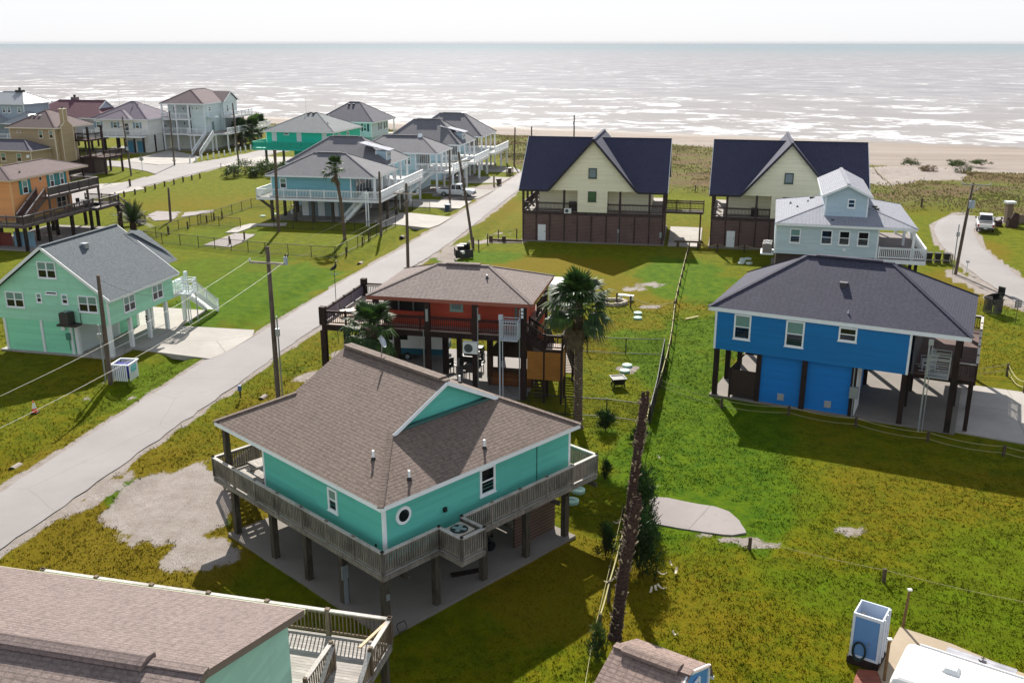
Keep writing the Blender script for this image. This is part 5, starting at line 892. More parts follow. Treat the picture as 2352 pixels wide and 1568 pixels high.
# ---------------------------------------------------------------- row of five along the road
def house_row(label, O, deg, W, Dp, ze, zr, ra, rb, wcol, zf, wall_r, deckr, deckf, roof=GREYP, dorm=None, pd=None, y0d=0.0, wins=(), rp=4):
    e = thing('beach_house', label, 'house', O, deg); S_ = siding(wcol, .18, .25); hip_roof(e, 0, W, 0, Dp, ze, zr, 'x', ra, rb, roof, WHITE, .22); walls(e, .5, wall_r, .6, Dp - .6, zf, ze - .1, S_, WHITE); slab(e, .4, W, .3, Dp - .2, CONC2)
    K = dict(sp=.2, h=1.02, bw=.05); pm = pd or WHITE
    xr = W + deckr
    deck(e, wall_r + .02, xr, y0d if deckf == 0 else -deckf, Dp + .1, zf, wood((214, 212, 208), (188, 184, 180)), WHITE, .36)
    railing(e, (xr - .06, y0d if deckf == 0 else -deckf + .06, zf), (xr - .06, Dp, zf), WHITE, **K)
    if deckf == 0: railing(e, (wall_r + .1, y0d + .06, zf), (xr - .06, y0d + .06, zf), WHITE, **K)
    for i in range(rp): y = .35 + (Dp - .7) * i / (rp - 1); MB().box(W - .42, W - .18, y - .12, y + .12, zf, ze - .1).build('porch_post', WHITE, e)
    m = MB().box(wall_r + .0, wall_r + .05, 2.2, Dp - 1.2, zf + .1, ze - .7); m.build('glazed_front', glass((40, 48, 52)), e)
    t = MB()
    for i in range(6): y = 2.2 + (Dp - 3.4) * i / 5; t.box(wall_r + .05, wall_r + .1, y - .06, y + .06, zf + .05, ze - .6)
    t.build('mullion', WHITE, e)
    for w_ in wins: window(e, *w_)
    if dorm:
        yc, x0, x1, zd, wd = dorm; d = walls(e, x0, x1, yc - wd / 2, yc + wd / 2, zd - 1.6, zd, S_, WHITE, 'dormer'); m = MB()
        for i in range(3): y = yc - .55 + i * .55; m.box(x1 - .02, x1 + .04, y - .2, y + .2, zd - .85, zd - .3)
        m.build('window', WHITE, d); m = MB()
        for i in range(3): y = yc - .55 + i * .55; m.box(x1 - .02, x1 + .05, y - .13, y + .13, zd - .78, zd - .37)
        m.build('pane', GL, d); m = MB(); m.ext([(x1 + .45, yc - wd / 2 - .35, zd - .02), (x1 + .45, yc + wd / 2 + .35, zd - .02), (x0 - 2.2, yc + wd / 2 + .35, zd + .95), (x0 - 2.2, yc - wd / 2 - .35, zd + .95)], (0, 0, .12)); m.build('dormer_roof', LGREY, d)
    return e, S_, K
DK2 = POST
eA, SA, KA = house_row('steel blue house with white wrap deck and thin palms, first of the road row', (-31.65, 123.4), -10.5, 14.8, 9.6, 5.8, 8.2, 4.9, 9.3, (120, 176, 188), 3.1, 11.3, .8, .9, GREYP, None, POST, wins=[('y', .6, -1, 1.7, 2.62, 4.05, 5.35)])
deck(eA, -1.0, 11.3, -.9, .58, 3.1, DECK, WHITE, .36); deck(eA, -1.0, .48, .6, 9, 3.1, DECK, WHITE, .36); railing(eA, (-.94, -.84, 3.1), (15.5, -.84, 3.1), WHITE, **KA); railing(eA, (-.94, -.84, 3.1), (-.94, 9, 3.1), WHITE, **KA)
posts(eA, [(.9, -.5), (1.2, 2.8), (1.6, 6), (4, -.4), (6.4, -.3), (9, -.2), (15.2, 3), (15.3, 6.5), (15.3, 9.3), (12, 5), (12.8, 9.2)], 0, 2.74, POST, .32); walls(eA, 3.8, 9.4, 3.4, 8.8, .1, 2.74, siding((132, 150, 158)), None, 'lower_wall'); m = MB()
for x in (3.4, 5.6, 7.5): MB().box(x, x + .9, 3.3, 3.39, .12, 2.3).build('door', WHITE, eA)
for x in (.9, 1.2): MB().beam((x, -.45, 1.5), (x - 1.6, -.7, 2.75), .14).build('brace', POST, eA)
stairs(eA, (13.2, -.2, 3.05), (10.4, -.2, .1), -1.1, DECK, WHITE, 15, rails=(WHITE, .2)); posts(eA, [(14.2, -2.4), (14.5, -2.4)], 0, 4.2, WHITE, .12, 'lift_mast'); m = MB(); m.box(3.5, 3.8, -.75, -.5, 1.0, 1.6); m.build('meter_box', GALV, eA)
for i in range(13): MB().box(.3 + i * 1.15, .36 + i * 1.15, .02, .5, 5.56, 5.66).build('rafter_tail', WHITE, eA)
eB, SB, KB = house_row('grey blue house with a small dormer, second of the road row', (-31.5, 134.0), -11, 14.8, 10.5, 6.1, 9.3, 4.8, 9.6, (164, 190, 202), 3.2, 11.6, 2.0, 0, GREYP, (2.8, 12.6, 14.2, 7.75, 1.8), wins=[('y', .6, -1, 12.0 - 1.5, 12.0 - .7, 4.0, 5.6)]); posts(eB, [(16.4, .4), (16.4, 5), (16.4, 10), (12, .5), (12, 5), (8, .5), (4, .5)], 0, 2.84, WHITE, .26); walls(eB, .8, 11, 1, 9.5, .1, 3.2, SB, None, 'lower_wall')
eC, SC_, KC = house_row('light blue house with white porch and outside stair, third of the road row', (-23.9, 148.0), -11.5, 13.0, 9.0, 6.1, 8.2, 3.0, 9.2, (184, 208, 218), 3.45, 9.4, 2.4, 0, GREYP, None, wins=[('y', .6, -1, 7.6, 8.6, 4.2, 5.7), ('y', .6, -1, 4.5, 5.4, 4.2, 5.7)], y0d=.2)
walls(eC, 4, 9.3, .9, 8.5, .1, 3.4, SC_, WHITE, 'lower_wall'); posts(eC, [(9.5, .4), (12.7, .4), (15.2, .4), (15.2, 4.5), (15.2, 8.8), (12.7, 4.5)], 0, 3.1, WHITE, .26); stairs(eC, (12.3, .1, 3.4), (8.4, .1, .1), -1.1, DECK, WHITE, 16, rails=(WHITE, .2)); m = MB(); window(eC, 'y', .9, -1, 6.0, 7.0, .9, 2.6); window(eC, 'y', .9, -1, 7.8, 8.8, .9, 2.6); d_ = MB(); d_.ext([(9.35, 4.0, 8.0), (9.35, 5.0, 8.0), (9.35, 4.5, 8.55)], (-.6, 0, 0)); d_.build('gablet', WHITE, eC)
eD, SD, KD = house_row('pale blue house with long grey roof and dormer, fourth of the road row', (-22.1, 161.7), -11.5, 14.0, 10.8, 6.0, 9.6, 4.5, 9.2, (176, 198, 210), 3.2, 10.8, 2.3, 0, GREYP, (4.6, 11.8, 13.4, 7.6, 1.8), y0d=.0); posts(eD, [(13.7, .4), (13.7, 3.6), (13.7, 7), (13.7, 10.4), (16, 4.5), (16, 10.4), (11, .5)], 0, 2.85, WHITE, .3); walls(eD, .8, 10.5, 1, 10, .1, 3.2, SD, None, 'lower_wall')
eE, SE, KE = house_row('pale grey house with white seaward deck, last of the road row before the beach', (-19.1, 176.2), -12, 14.2, 11.2, 6.0, 9.6, 4.8, 9.4, (180, 204, 212), 3.2, 10.8, 2.3, 0, GREYP, None, y0d=.0); posts(eE, [(13.9, .4), (13.9, 4), (13.9, 7.5), (13.9, 10.8), (16.2, 6), (16.2, 10.8), (11, .5)], 0, 2.85, WHITE, .3); walls(eE, .8, 10.5, 1, 10, .1, 3.2, SE, None, 'lower_wall')
# ---------------------------------------------------------------- poles and wires
PWOOD = timber((112, 98, 84), (74, 64, 56))
def utility_pole(label, loc, h, lean=(0, 0), arms=(), trans=None, conduit=None, r=.15):
    t = thing('utility_pole', label, 'utility pole', loc, 0, 'utility poles along the roads'); top = V(lean[0], lean[1], h)
    m = MB(); m.tube([(0, 0, -.3), tuple(top * .5), tuple(top)], [r * 1.1, r, r * .8], 10); m.build('pole', PWOOD, t, smooth=True)
    for z, L, deg, off in arms:
        c = top * (z / h); d = V(math.cos(R(deg)), math.sin(R(deg)), 0); a = c + d * (off - L / 2); b_ = c + d * (off + L / 2); n = V(-d.y, d.x, 0) * -.16
        m = MB(); m.beam(a + n, b_ + n, .11, .13); m.build('crossarm', timber((168, 160, 150), (130, 122, 114)), t); m = MB(); m.beam(c + n - V(0, 0, .75), c + n + d * (L * .32), .04); m.build('brace', GALV, t)
        for q in (a, b_): MB().tube([q + n + V(0, 0, .05), q + n + V(0, 0, .14), q + n + V(0, 0, .24)], [.03, .07, .04], 8).build('insulator', paint((196, 200, 204), .3), t)
    if trans:
        z, dx, dy, rr, hh = trans; c = top * (z / h) + V(dx, dy, 0); m = MB(); m.tube([c - V(0, 0, hh / 2), c + V(0, 0, hh / 2 - .06), c + V(0, 0, hh / 2)], [rr, rr, rr * .8], 12); o = m.build('transformer', paint((158, 170, 178), .4), t); MB().tube([c + V(0, 0, hh / 2), c + V(0, 0, hh / 2 + .2)], [.05, .03], 6).tube([c + V(.12, 0, hh / 2 - .02), c + V(.14, 0, hh / 2 + .15)], [.04, .03], 6).build('bushing', DARK, o)
    if conduit: MB().tube([(conduit, -.05, 0), (conduit, -.05, h * .55)], .05, 6).box(conduit - .12, conduit + .12, -.2, 0, h * .42, h * .47).build('conduit', GALV, t)
    return t
utility_pole('tall wooden pole with pale crossarm standing on the verge behind the turquoise house', (-15.18, 58.31), 9.94, (.05, 0), [(8.93, 2.4, -14, 0)], (9.12, 1.15, -.35, .13, .5), .3)
utility_pole('wooden pole with grey conduit beside the slatted bin box', (-27.2, 61.1), 7.44, (.12, 0), conduit=-.28)
utility_pole('wooden pole rising behind the red house roof, crossarm with white insulator at one end', (-9.92, 89.19), 9.51, (.1, 0), [(8.55, 2.4, -14, 0)], (8.75, 1.15, -.3, .12, .45))
utility_pole('plain wooden pole at the steel blue house fence corner', (-15.62, 112.77), 7.57, (.1, 0)); utility_pole('plain dark pole beside the white pickup truck', (-9.13, 140.28), 7.18, (.14, 0)); utility_pole('leaning wooden pole with crossarm beside the black bins', (-4.38, 106.63), 10.5, (-1.5, 0), [(9.5, 2.3, 30, 0)])
utility_pole('thin wooden pole on the lawn at the beach end of the road', (.4, 179.5), 7.05, (.16, 0)); utility_pole('wooden pole carrying a small box, rising behind the cottage roof ridge', (13.2, 207.3), 7.34, (-.05, 0), [(6.9, 1.2, -10, .3)], (5.6, -.1, -.3, .2, .6)); utility_pole('short wooden pole on the beach side of the cream cottage', (3.6, 182), 7.0, (.05, 0))
utility_pole('leaning pole with grey transformer beside the curving beach road', (44.1, 92.98), 9.02, (.5, 0), [(8.85, 2.5, -20, .25)], (7.0, .1, -.4, .27, .75), conduit=-.3)
utility_pole('short pole standing alone in the big lawn', (-44.07, 122.69), 4.26, (.15, 0)); utility_pole('pole with two crossarms on the grass island of the side street', (-65.83, 166.7), 9.93, (-.38, 0), [(8.2, 1.6, -12, 0), (6.4, 1.6, -12, 0)], (4.6, .1, -.4, .2, .6)); utility_pole('pole in front of the three storey house', (-63.1, 180.8), 9.92, (.08, 0), [(.9, .6, 20, 0)]); utility_pole('pole between the white stair and the small palms', (-50.7, 179.5), 11.4, (-.2, 0)); utility_pole('thin pole in front of the tan house', (-86.2, 168.4), 7.7, (.5, 0), r=.11)
def wire(label, a, b_, sag=.5, r=.007, col=(120, 116, 96)):
    a = V(*a); b_ = V(*b_); n = 24; p = [a.lerp(b_, i / n) - V(0, 0, 4 * sag * (i / n) * (1 - i / n)) for i in range(n + 1)]; o = MB().tube(p, r, 5, cap=False).build('power_line', paint(col), None); return tag(o, label, 'power line', 'power lines between the poles')
wire('power line from the tall verge pole toward the near left, roadward strand', (-14.0, 57.7, 9.1), (-19.4, 27.1, 9.0), .6); wire('power line from the tall verge pole toward the near left, lawnward strand', (-16.3, 58.6, 9.1), (-21.8, 27.7, 9.0), .6)
wire('power line between the verge pole and the pole behind the red house, roadward strand', (-14.0, 57.7, 9.1), (-8.65, 88.6, 8.75), .5); wire('power line between the verge pole and the pole behind the red house, lawnward strand', (-16.3, 58.6, 9.1), (-11.0, 89.2, 8.75), .5)
wire('power line reaching the leaning pole with the crossarm, roadward strand', (-8.65, 88.6, 8.75), (-4.7, 107.0, 9.6), .35); wire('power line reaching the leaning pole with the crossarm, lawnward strand', (-11.0, 89.2, 8.75), (-6.7, 105.9, 9.6), .35)
wire('power line running from the transformer pole over the parked truck, outer strand', (45.9, 92.4, 9.0), (59, 62, 9.2), .4, .014); wire('power line running from the transformer pole over the curving road, inner strand', (43.6, 93.2, 9.0), (56.5, 61, 9.2), .4, .014)
wire('service wire from the conduit pole to the pale mint house', (-27.1, 61.1, 7.2), (-27.4, 70.6, 3.6), .25, .012, (60, 60, 60))

# ---------------------------------------------------------------- palms and shrubs
LEAF = foliage((64, 96, 40), (32, 54, 24), 3); LEAF2 = foliage((86, 116, 44), (44, 68, 26), 3); DEAD = foliage((128, 110, 74), (84, 68, 46), 3); BUSH = foliage((46, 78, 30), (20, 38, 16), 3); HEDGE = foliage((84, 104, 40), (46, 62, 24), 1.5); BARK = bark((124, 106, 90), (78, 66, 56)); BARKD = bark((88, 66, 56), (52, 38, 34))
rnd = random.Random(11)
def palm_trunk(t, pts, r, ring=.16, stubs=0, mat=BARK, col=(214, 196, 168)):
    pts = [Vector(p) for p in pts]; L = sum((b_ - a).length for a, b_ in zip(pts[:-1], pts[1:])); n = max(6, int(L / ring)); P = []; rr = []
    for i in range(n + 1):
        u = i / n * (len(pts) - 1); k = min(int(u), len(pts) - 2); p = pts[k].lerp(pts[k + 1], u - k); f = (1.25 if i < 2 else 1.0) * (1 - .15 * i / n)
        P += [p, p + V(0, 0, ring * .5)]; rr += [r * f * (1.05 + rnd.uniform(0, .1)), r * f * (.9 + rnd.uniform(-.05, .05))]
    m = MB().tube(P, rr, 10)
    if stubs:
        for _ in range(stubs):
            u = rnd.uniform(.04, 1); p = P[int(u * (len(P) - 1))]; a = rnd.uniform(0, 6.28); d = V(math.cos(a), math.sin(a), 0); q = p + d * r * .9; m.beam(q, q + d * rnd.uniform(.04, .12) + V(0, 0, rnd.uniform(.08, .2)), rnd.uniform(.05, .1), .03, 1)
    return m.build('trunk', [mat, timber(col, tuple(int(c * .6) for c in col))], t)
def fan_leaf(m, base, d, L, droop, nl=13, spread=2.2, k=0):
    side = d.cross(V(0, 0, 1)); side = side.normalized() if side.length > .05 else V(1, 0, 0); up = side.cross(d).normalized(); hub = base + d * L * .5 + V(0, 0, -droop * .12 * L)
    m.beam(base, hub, .03, .02, k)
    for i in range(nl):
        a = -spread / 2 + spread * i / (nl - 1); e = (d * math.cos(a) + side * math.sin(a)).normalized(); l = L * .58 * (1 - .18 * abs(a)) * rnd.uniform(.85, 1.1); w_ = side * math.cos(a) - d * math.sin(a); ww = .045 * L * .8
        p1 = hub + e * l * .55 + up * (.05 * L * (1 - abs(a) / 2)); p2 = hub + e * l + V(0, 0, -droop * l * rnd.uniform(.25, .6)); m.face([hub, p1 - w_ * ww, p2, p1 + w_ * ww], k)
def fan_palm(label, loc, h, r, L, n, lean=(0, 0), dead=14, cr_up=1.0, grp=None, stubs=40, name='fan_palm'):
    t = thing(name, label, 'palm tree', loc, 0, grp); top = V(lean[0], lean[1], h); palm_trunk(t, [(0, 0, -.2), (lean[0] * .3, lean[1] * .3, h * .5), top], r, stubs=stubs); m = MB()
    for i in range(n):
        el = rnd.uniform(-.55, 1.35) if i > n * .25 else rnd.uniform(.5, 1.45); a = rnd.uniform(0, 6.28); d = V(math.cos(a) * math.cos(el), math.sin(a) * math.cos(el), math.sin(el)); fan_leaf(m, top + V(0, 0, .1) + d * .1, d, L * rnd.uniform(.75, 1.1), 1.1 - .7 * max(el, 0), k=0 if rnd.random() < .6 else 1)
    m.build('crown', [LEAF, LEAF2], t)
    if dead:
        m = MB()
        for i in range(dead): a = rnd.uniform(0, 6.28); el = rnd.uniform(-1.35, -.75); d = V(math.cos(a) * math.cos(el), math.sin(a) * math.cos(el), math.sin(el)); fan_leaf(m, top - V(0, 0, .25 + rnd.random() * .5), d, L * rnd.uniform(.6, .9), .5, 9, 1.4)
        m.build('dead_frond_skirt', DEAD, t)
    return t
fan_palm('full fan palm with shaggy crown at the right end of the red house stair', (3.95, 53.3), 7.55, .27, 2.15, 92, (-.1, 0), 26)
fan_palm('squat fan palm with thick trunk rising behind the turquoise house ridge', (-8.75, 57.3), 4.95, .46, 1.9, 66, (0, 0), 12)
fan_palm('slender fan palm with small tuft in front of the steel blue house', (-19.55, 110.6), 8.2, .2, 1.55, 34, (-.75, 0), 10, stubs=0)
tp = thing('dead_palm', 'slender bare palm trunk in front of the steel blue house deck', 'palm trunk', (-28.45, 115.5)); palm_trunk(tp, [(0, 0, -.2), (.1, 0, 5), (.25, 0, 9.7)], .19)
for lab, loc, h, lean, r in (('shaggy headless palm trunk, shorter and nearer the shed', (3.98, 32.05), 5.35, (.75, .7), .24), ('shaggy headless palm trunk, taller, rising behind the shorter one', (4.78, 36.3), 7.85, (.75, 1.0), .22)):
    t = thing('dead_palm', lab, 'palm trunk', loc); palm_trunk(t, [(0, 0, -.2), (lean[0] * .4, lean[1] * .4, h * .5), (lean[0], lean[1], h)], r, .15, 80, BARKD, (176, 156, 130))
    m = MB()
    for k in range(9): a = k * .7; m.beam((lean[0] + r * .5 * math.cos(a), lean[1] + r * .5 * math.sin(a), h - .1), (lean[0] + r * .6 * math.cos(a), lean[1] + r * .6 * math.sin(a), h + rnd.uniform(.1, .4)), .08, .04)
    m.build('split_top', BARKD, t)
for i, (x, y, h, l_) in enumerate([(-59.4, 213.9, 3.4, 'small round palm nearest the white stair'), (-57.7, 217.1, 3.6, 'small round palm, middle of the cluster by the white bollards'), (-60.1, 232, 3.3, 'small round palm farthest back, toward the beach'), (-61.0, 219, 3.1, 'small round palm against the three storey house deck')]): fan_palm(l_, (x, y), h, .25, 2.9, 70, (0, 0), 10, 1, 'small palms beside the three storey house', 0)
def feather_palm(label, loc, h, n, L):
    t = thing('date_palm', label, 'palm tree', loc); palm_trunk(t, [(0, 0, -.2), (0, 0, h)], .42, .2, 30, BARKD, (120, 100, 80)); m = MB()
    for i in range(n):
        a = rnd.uniform(0, 6.28); el = rnd.uniform(.1, 1.4); P = []
        for s_ in range(9): u = s_ / 8; r_ = L * u * math.cos(el) * (1 - .1 * u); z = L * u * math.sin(el) - .9 * u * u * (1.2 - .5 * el); P.append(V(math.cos(a) * r_, math.sin(a) * r_, h + z))
        m.tube(P, [.035 * (1 - .8 * k / 8) for k in range(9)], 4, 0)
        for k in range(24):
            u = .12 + .86 * k / 23; j = min(int(u * 8), 7); p = P[j].lerp(P[j + 1], u * 8 - j); d = (P[j + 1] - P[j]).normalized(); sd = d.cross(V(0, 0, 1)).normalized()
            for s_ in (-1, 1): e = (sd * s_ + d * .7 + V(0, 0, .25)).normalized(); l = .5 * math.sin(math.pi * min(u + .12, 1)) + .12; q = p + e * l; wv = d * .03; m.face([p - wv, p + wv, q + V(0, 0, -.08)], 0 if k % 3 else 1)
    m.build('crown', [foliage((58, 78, 40), (26, 38, 20), 2), LEAF], t); return t
feather_palm('broad low date palm in the lawn beside the orange house', (-45.6, 114.2), 1.3, 60, 3.4)
t = thing('dead_palm', 'short dark dead trunk beside the low date palm', 'palm trunk', (-46.6, 113.0)); palm_trunk(t, [(0, 0, -.2), (.05, 0, 2.7)], .3, .2, 40, BARKD)
def shrub(label, loc, rx, ry, h, n, mat, name='shrub', grp=None, leaf=.09, spiky=False):
    t = thing(name, label, 'shrub', loc, 0, grp); m = MB(); st = MB()
    for i in range(14): a = rnd.uniform(0, 6.28); q = V(math.cos(a) * rx * .5, math.sin(a) * ry * .5, h * rnd.uniform(.5, .9)); st.tube([(0, 0, 0), tuple(q * .5), tuple(q)], [.025, .018, .008], 4)
    st.build('stem', BARKD, t)
    cl = [(rnd.uniform(0, 6.28), rnd.random() ** .5, rnd.random()) for _ in range(max(6, n // 60))]
    for i in range(n):
        a, q, zz = cl[i % len(cl)]; c = V(math.cos(a) * q * rx * (1 - .45 * zz), math.sin(a) * q * ry * (1 - .45 * zz), h * (.12 + .78 * zz)); p = c + V(rnd.gauss(0, .16 * rx), rnd.gauss(0, .16 * ry), rnd.gauss(0, .1 * h)); p.z = max(p.z, .03)
        d = (V(rnd.gauss(0, 1), rnd.gauss(0, 1), rnd.gauss(.3 if not spiky else 1.3, .6))).normalized(); sd = d.cross(V(rnd.random(), rnd.random(), rnd.random())).normalized(); l = leaf * rnd.uniform(.8, 1.8) * (2.2 if spiky else 1); wv = sd * leaf * (.35 if not spiky else .22); m.face([p, p + d * l * .5 + wv, p + d * l, p + d * l * .5 - wv])
    m.build('foliage', mat, t); return t
shrub('round green shrub in front of the chain link corner', (5.55, 52.8), .75, .6, 1.15, 1400, BUSH, spiky=True); shrub('low shrub at the fence corner behind the dead palm tops', (7.3, 51.2), .6, .5, .8, 700, BUSH, spiky=True)
shrub('dark bushy shrub behind the dead palms, the upper one', (6.25, 41.6), .7, 1.5, 2.6, 3600, BUSH, spiky=True); shrub('dark bushy shrub behind the dead palms, the lower one', (5.55, 37.0), .95, 1.3, 2.8, 4200, BUSH, spiky=True); shrub('small dark shrub left of the dead palm trunks', (4.2, 38.2), .45, .6, 1.6, 1000, BUSH, spiky=True); shrub('slim dark shrub left of the taller dead palm', (4.9, 46.0), .3, .4, 1.1, 500, BUSH, spiky=True); shrub('wispy shrub at the foot of the nearest dead palm by the shed', (3.2, 31.0), .5, .5, 1.1, 700, HEDGE, spiky=True)
for i, (x, y, s_) in enumerate([(-47.4, 164.5, 1.3), (-46.4, 168, 1.6), (-44.0, 165.4, 1.2), (-42.2, 167.5, 1.5), (-40.4, 164.8, 1.1), (-39.2, 168.5, 1.5), (-43.5, 171, 1.4), (-37.2, 166, 1.1)]): shrub('bushy green shrub in the overgrown hedge beyond the big lawn', (x, y), 1.7 * s_, 1.5 * s_, 1.5 * s_, 900, HEDGE, grp='hedge shrubs beyond the lawn', leaf=.22)
for x, y, rx, h, mat, l_ in [(73.5, 178, 1.6, 1.3, HEDGE, 'green dune shrub on white sand nearest the cottage'), (80.5, 176.5, 1.6, 1.2, HEDGE, 'green dune shrub farther along the white sand'), (72.4, 168.6, 1.9, 1.2, DEAD, 'straw coloured dune shrub on the white sand'), (77.8, 166.5, 1.7, 2.2, HEDGE, 'tall wispy dune shrub on the white sand'), (86.5, 178, 2.2, 1.0, HEDGE, 'flat green dune shrub at the beach edge')]: shrub(l_, (x, y, .3), rx, rx, h, 900, mat, 'dune_shrub', leaf=.16)
def scatter(name, pts, mat, hmin, hmax, wd, lab=None):
    v = []; f = []
    for x, y, z in pts:
        for _ in range(3):
            a = rnd.uniform(0, 3.14); h = rnd.uniform(hmin, hmax); dx, dy = math.cos(a) * wd, math.sin(a) * wd; lx, ly = rnd.gauss(0, .35 * h), rnd.gauss(0, .35 * h); i = len(v); v += [(x - dx, y - dy, z - .05), (x + dx, y + dy, z - .05), (x + lx, y + ly, z + h)]; f.append((i, i + 1, i + 2))
    me = bpy.data.meshes.new(name); me.from_pydata(v, [], f); me.materials.append(mat); o = bpy.data.objects.new(name, me); C.objects.link(o); o['kind'] = 'stuff'; return o
def gz():
    me = GROUND.data; ny, nx = 330, 620; co = np.empty(len(me.vertices) * 3); me.vertices.foreach_get('co', co); co = co.reshape(ny, nx, 3); g_ = lambda nm: (lambda a: (me.attributes[nm].data.foreach_get('value', a), a.reshape(ny, nx))[1])(np.empty(ny * nx, np.float32)); return co, g_('scrub'), g_('sand'), g_('beach')
_co, _scr, _sand, _bch = gz()
def pick(n, fn):
    w_ = fn(_co[..., 0], _co[..., 1]); w_ = w_[:-1, :-1] * (np.abs(_co[1:, :-1, 1] - _co[:-1, :-1, 1]) * np.abs(_co[:-1, 1:, 0] - _co[:-1, :-1, 0])); p = (w_ / w_.sum()).ravel(); rg = np.random.default_rng(n); idx = rg.choice(p.size, n, p=p); j, i = np.divmod(idx, w_.shape[1]); u, v_ = rg.random(n), rg.random(n)
    a = _co[j, i]; return a + (_co[j, i + 1] - a) * u[:, None] + (_co[j + 1, i] - a) * v_[:, None]
scatter('dune_vegetation', pick(26000, lambda x, y: _scr * (np.abs(x) < 140) * (.08 + (fbm(x, y, 9) > .5))), foliage((142, 126, 92), (110, 100, 66), .3), .1, .28, .1)
scatter('dune_grass', pick(12000, lambda x, y: _scr * (np.abs(x) < 140) * (fbm(x, y, 14) > .5)), foliage((112, 120, 60), (86, 98, 44), .3), .1, .26, .1)
# the lawn's own blades where it is nearest
def lawn_w(x, y):
    d = (y > 22) & (y < 82) & (np.abs(x) < y * .62 + 4) & (_sand < .35)
    cx_ = np.interp(y, [p[1] for p in ROAD_L], [p[0] for p in ROAD_L]); cr = np.interp(y, [p[1] for p in ROAD_R], [p[0] for p in ROAD_R]); d &= ~((x > cx_ - .3) & (x < cr + .3))
    for ox, oy, dg, x0, x1, y0, y1 in ((-4.88, 32.1, 45.7, -.4, 11.3, -.4, 11.8), (12.45, 58.55, -26.6, 0, 21, 0, 10.5), (-9.4, 59.75, -12.2, 0, 10.6, 0, 9.6), (-38, 68.4, -13.5, -.6, 9.6, -.4, 8.6)):
        c, s_ = math.cos(R(dg)), math.sin(R(dg)); u = (x - ox) * c + (y - oy) * s_; v_ = -(x - ox) * s_ + (y - oy) * c; d &= ~((u > x0) & (u < x1) & (v_ > y0) & (v_ < y1))
    d &= ~(((x - 9) / 2.5) ** 2 + ((y - 42) / 2.3) ** 2 < 1); d &= ~((x > -29) & (x < -20) & (y > 66) & (y < 82)); d &= ~((x > 28) & (y > 50) & (y < 62))
    return d * (.25 + fbm(x, y, 1.7) ** 2) / (y + 5)
def lawn_blades(n):
    me = GROUND.data; ny, nx = 330, 620; nms = ('sand', 'dry', 'lush', 'scrub', 'beach', 'wet'); A = []
    for nm in nms: a = np.empty(ny * nx, np.float32); me.attributes[nm].data.foreach_get('value', a); A.append(a.reshape(ny, nx))
    w_ = lawn_w(_co[..., 0], _co[..., 1]); w_ = w_[:-1, :-1] * (np.abs(_co[1:, :-1, 1] - _co[:-1, :-1, 1]) * np.abs(_co[:-1, 1:, 0] - _co[:-1, :-1, 0])); p = (w_ / w_.sum()).ravel(); rg = np.random.default_rng(5)
    idx = rg.choice(p.size, n, p=p); j, i = np.divmod(idx, nx - 1); u, v_ = rg.random(n), rg.random(n); q = _co[j, i] + (_co[j, i + 1] - _co[j, i]) * u[:, None] + (_co[j + 1, i] - _co[j, i]) * v_[:, None]
    K = 3; q = np.repeat(q, K, 0); N = n * K; q[:, :2] += rg.normal(0, .05, (N, 2)); th = rg.random(N) * 6.28; h = rg.uniform(.03, .10, N); wd = rg.uniform(.012, .03, N); le = rg.normal(0, .06, (N, 2))
    d = np.stack([np.cos(th) * wd, np.sin(th) * wd, np.zeros(N)], 1); tip = q + np.stack([le[:, 0], le[:, 1], h], 1); base = q - np.array([0, 0, .01]); P = np.stack([base - d, base + d, tip], 1).reshape(-1, 3)
    m = bpy.data.meshes.new('lawn_grass'); m.vertices.add(3 * N); m.vertices.foreach_set('co', P.ravel()); m.loops.add(3 * N); m.loops.foreach_set('vertex_index', np.arange(3 * N)); m.polygons.add(N); m.polygons.foreach_set('loop_start', np.arange(N) * 3); m.update(calc_edges=True)
    for nm, a in zip(nms, A): at_ = m.attributes.new(nm, 'FLOAT', 'POINT'); at_.data.foreach_set('value', np.repeat(np.repeat(a[j, i], K), 3).astype(np.float32))
    m.materials.append(GROUND.data.materials[0]); o = bpy.data.objects.new('lawn_grass', m); C.objects.link(o); o['kind'] = 'stuff'
lawn_blades(110000)
# ---------------------------------------------------------------- fences, ropes, bollards
ROPE = paint((176, 168, 120), .9); FPOST = timber((96, 84, 66), (64, 54, 44)); CHAIN = paint((34, 36, 34), .5)
def rope_fence(label, pts, h=1.0, sag=.3, ropes=1, w_=.13, z0=0, wood=None, name='rope_fence', cap=False, rr=.03):
    t = thing(name, label, 'fence', (*pts[0], 0)); o = V(*pts[0], 0); P = [V(*p, 0) - o for p in pts]
    for p in P: MB().box(p.x - w_ / 2, p.x + w_ / 2, p.y - w_ / 2, p.y + w_ / 2, -.3, h).build('post', wood or FPOST, t)
    for r_ in range(ropes):
        m = MB(); zz = h - .06 - r_ * .38
        for a, b_ in zip(P[:-1], P[1:]): m.tube([a.lerp(b_, k / 10) + V(0, 0, zz - 4 * sag * k / 10 * (1 - k / 10)) for k in range(11)], rr, 5, cap=False)
        m.build('rope', ROPE, t)
    return t
def along(pl, n): return [(p.x, p.y) for p in resamp(pl, n)]
rope_fence('rope and post fence along the yard boundary from the log bench to the dead palms', along([(19.6, 104.3), (17.4, 94.7), (14.7, 82.7), (13.8, 78.4), (11.9, 68.7), (9.9, 60.1), (8.0, 52.9), (5.7, 41.7), (3.4, 32.1)], 24), 1.0, .1)
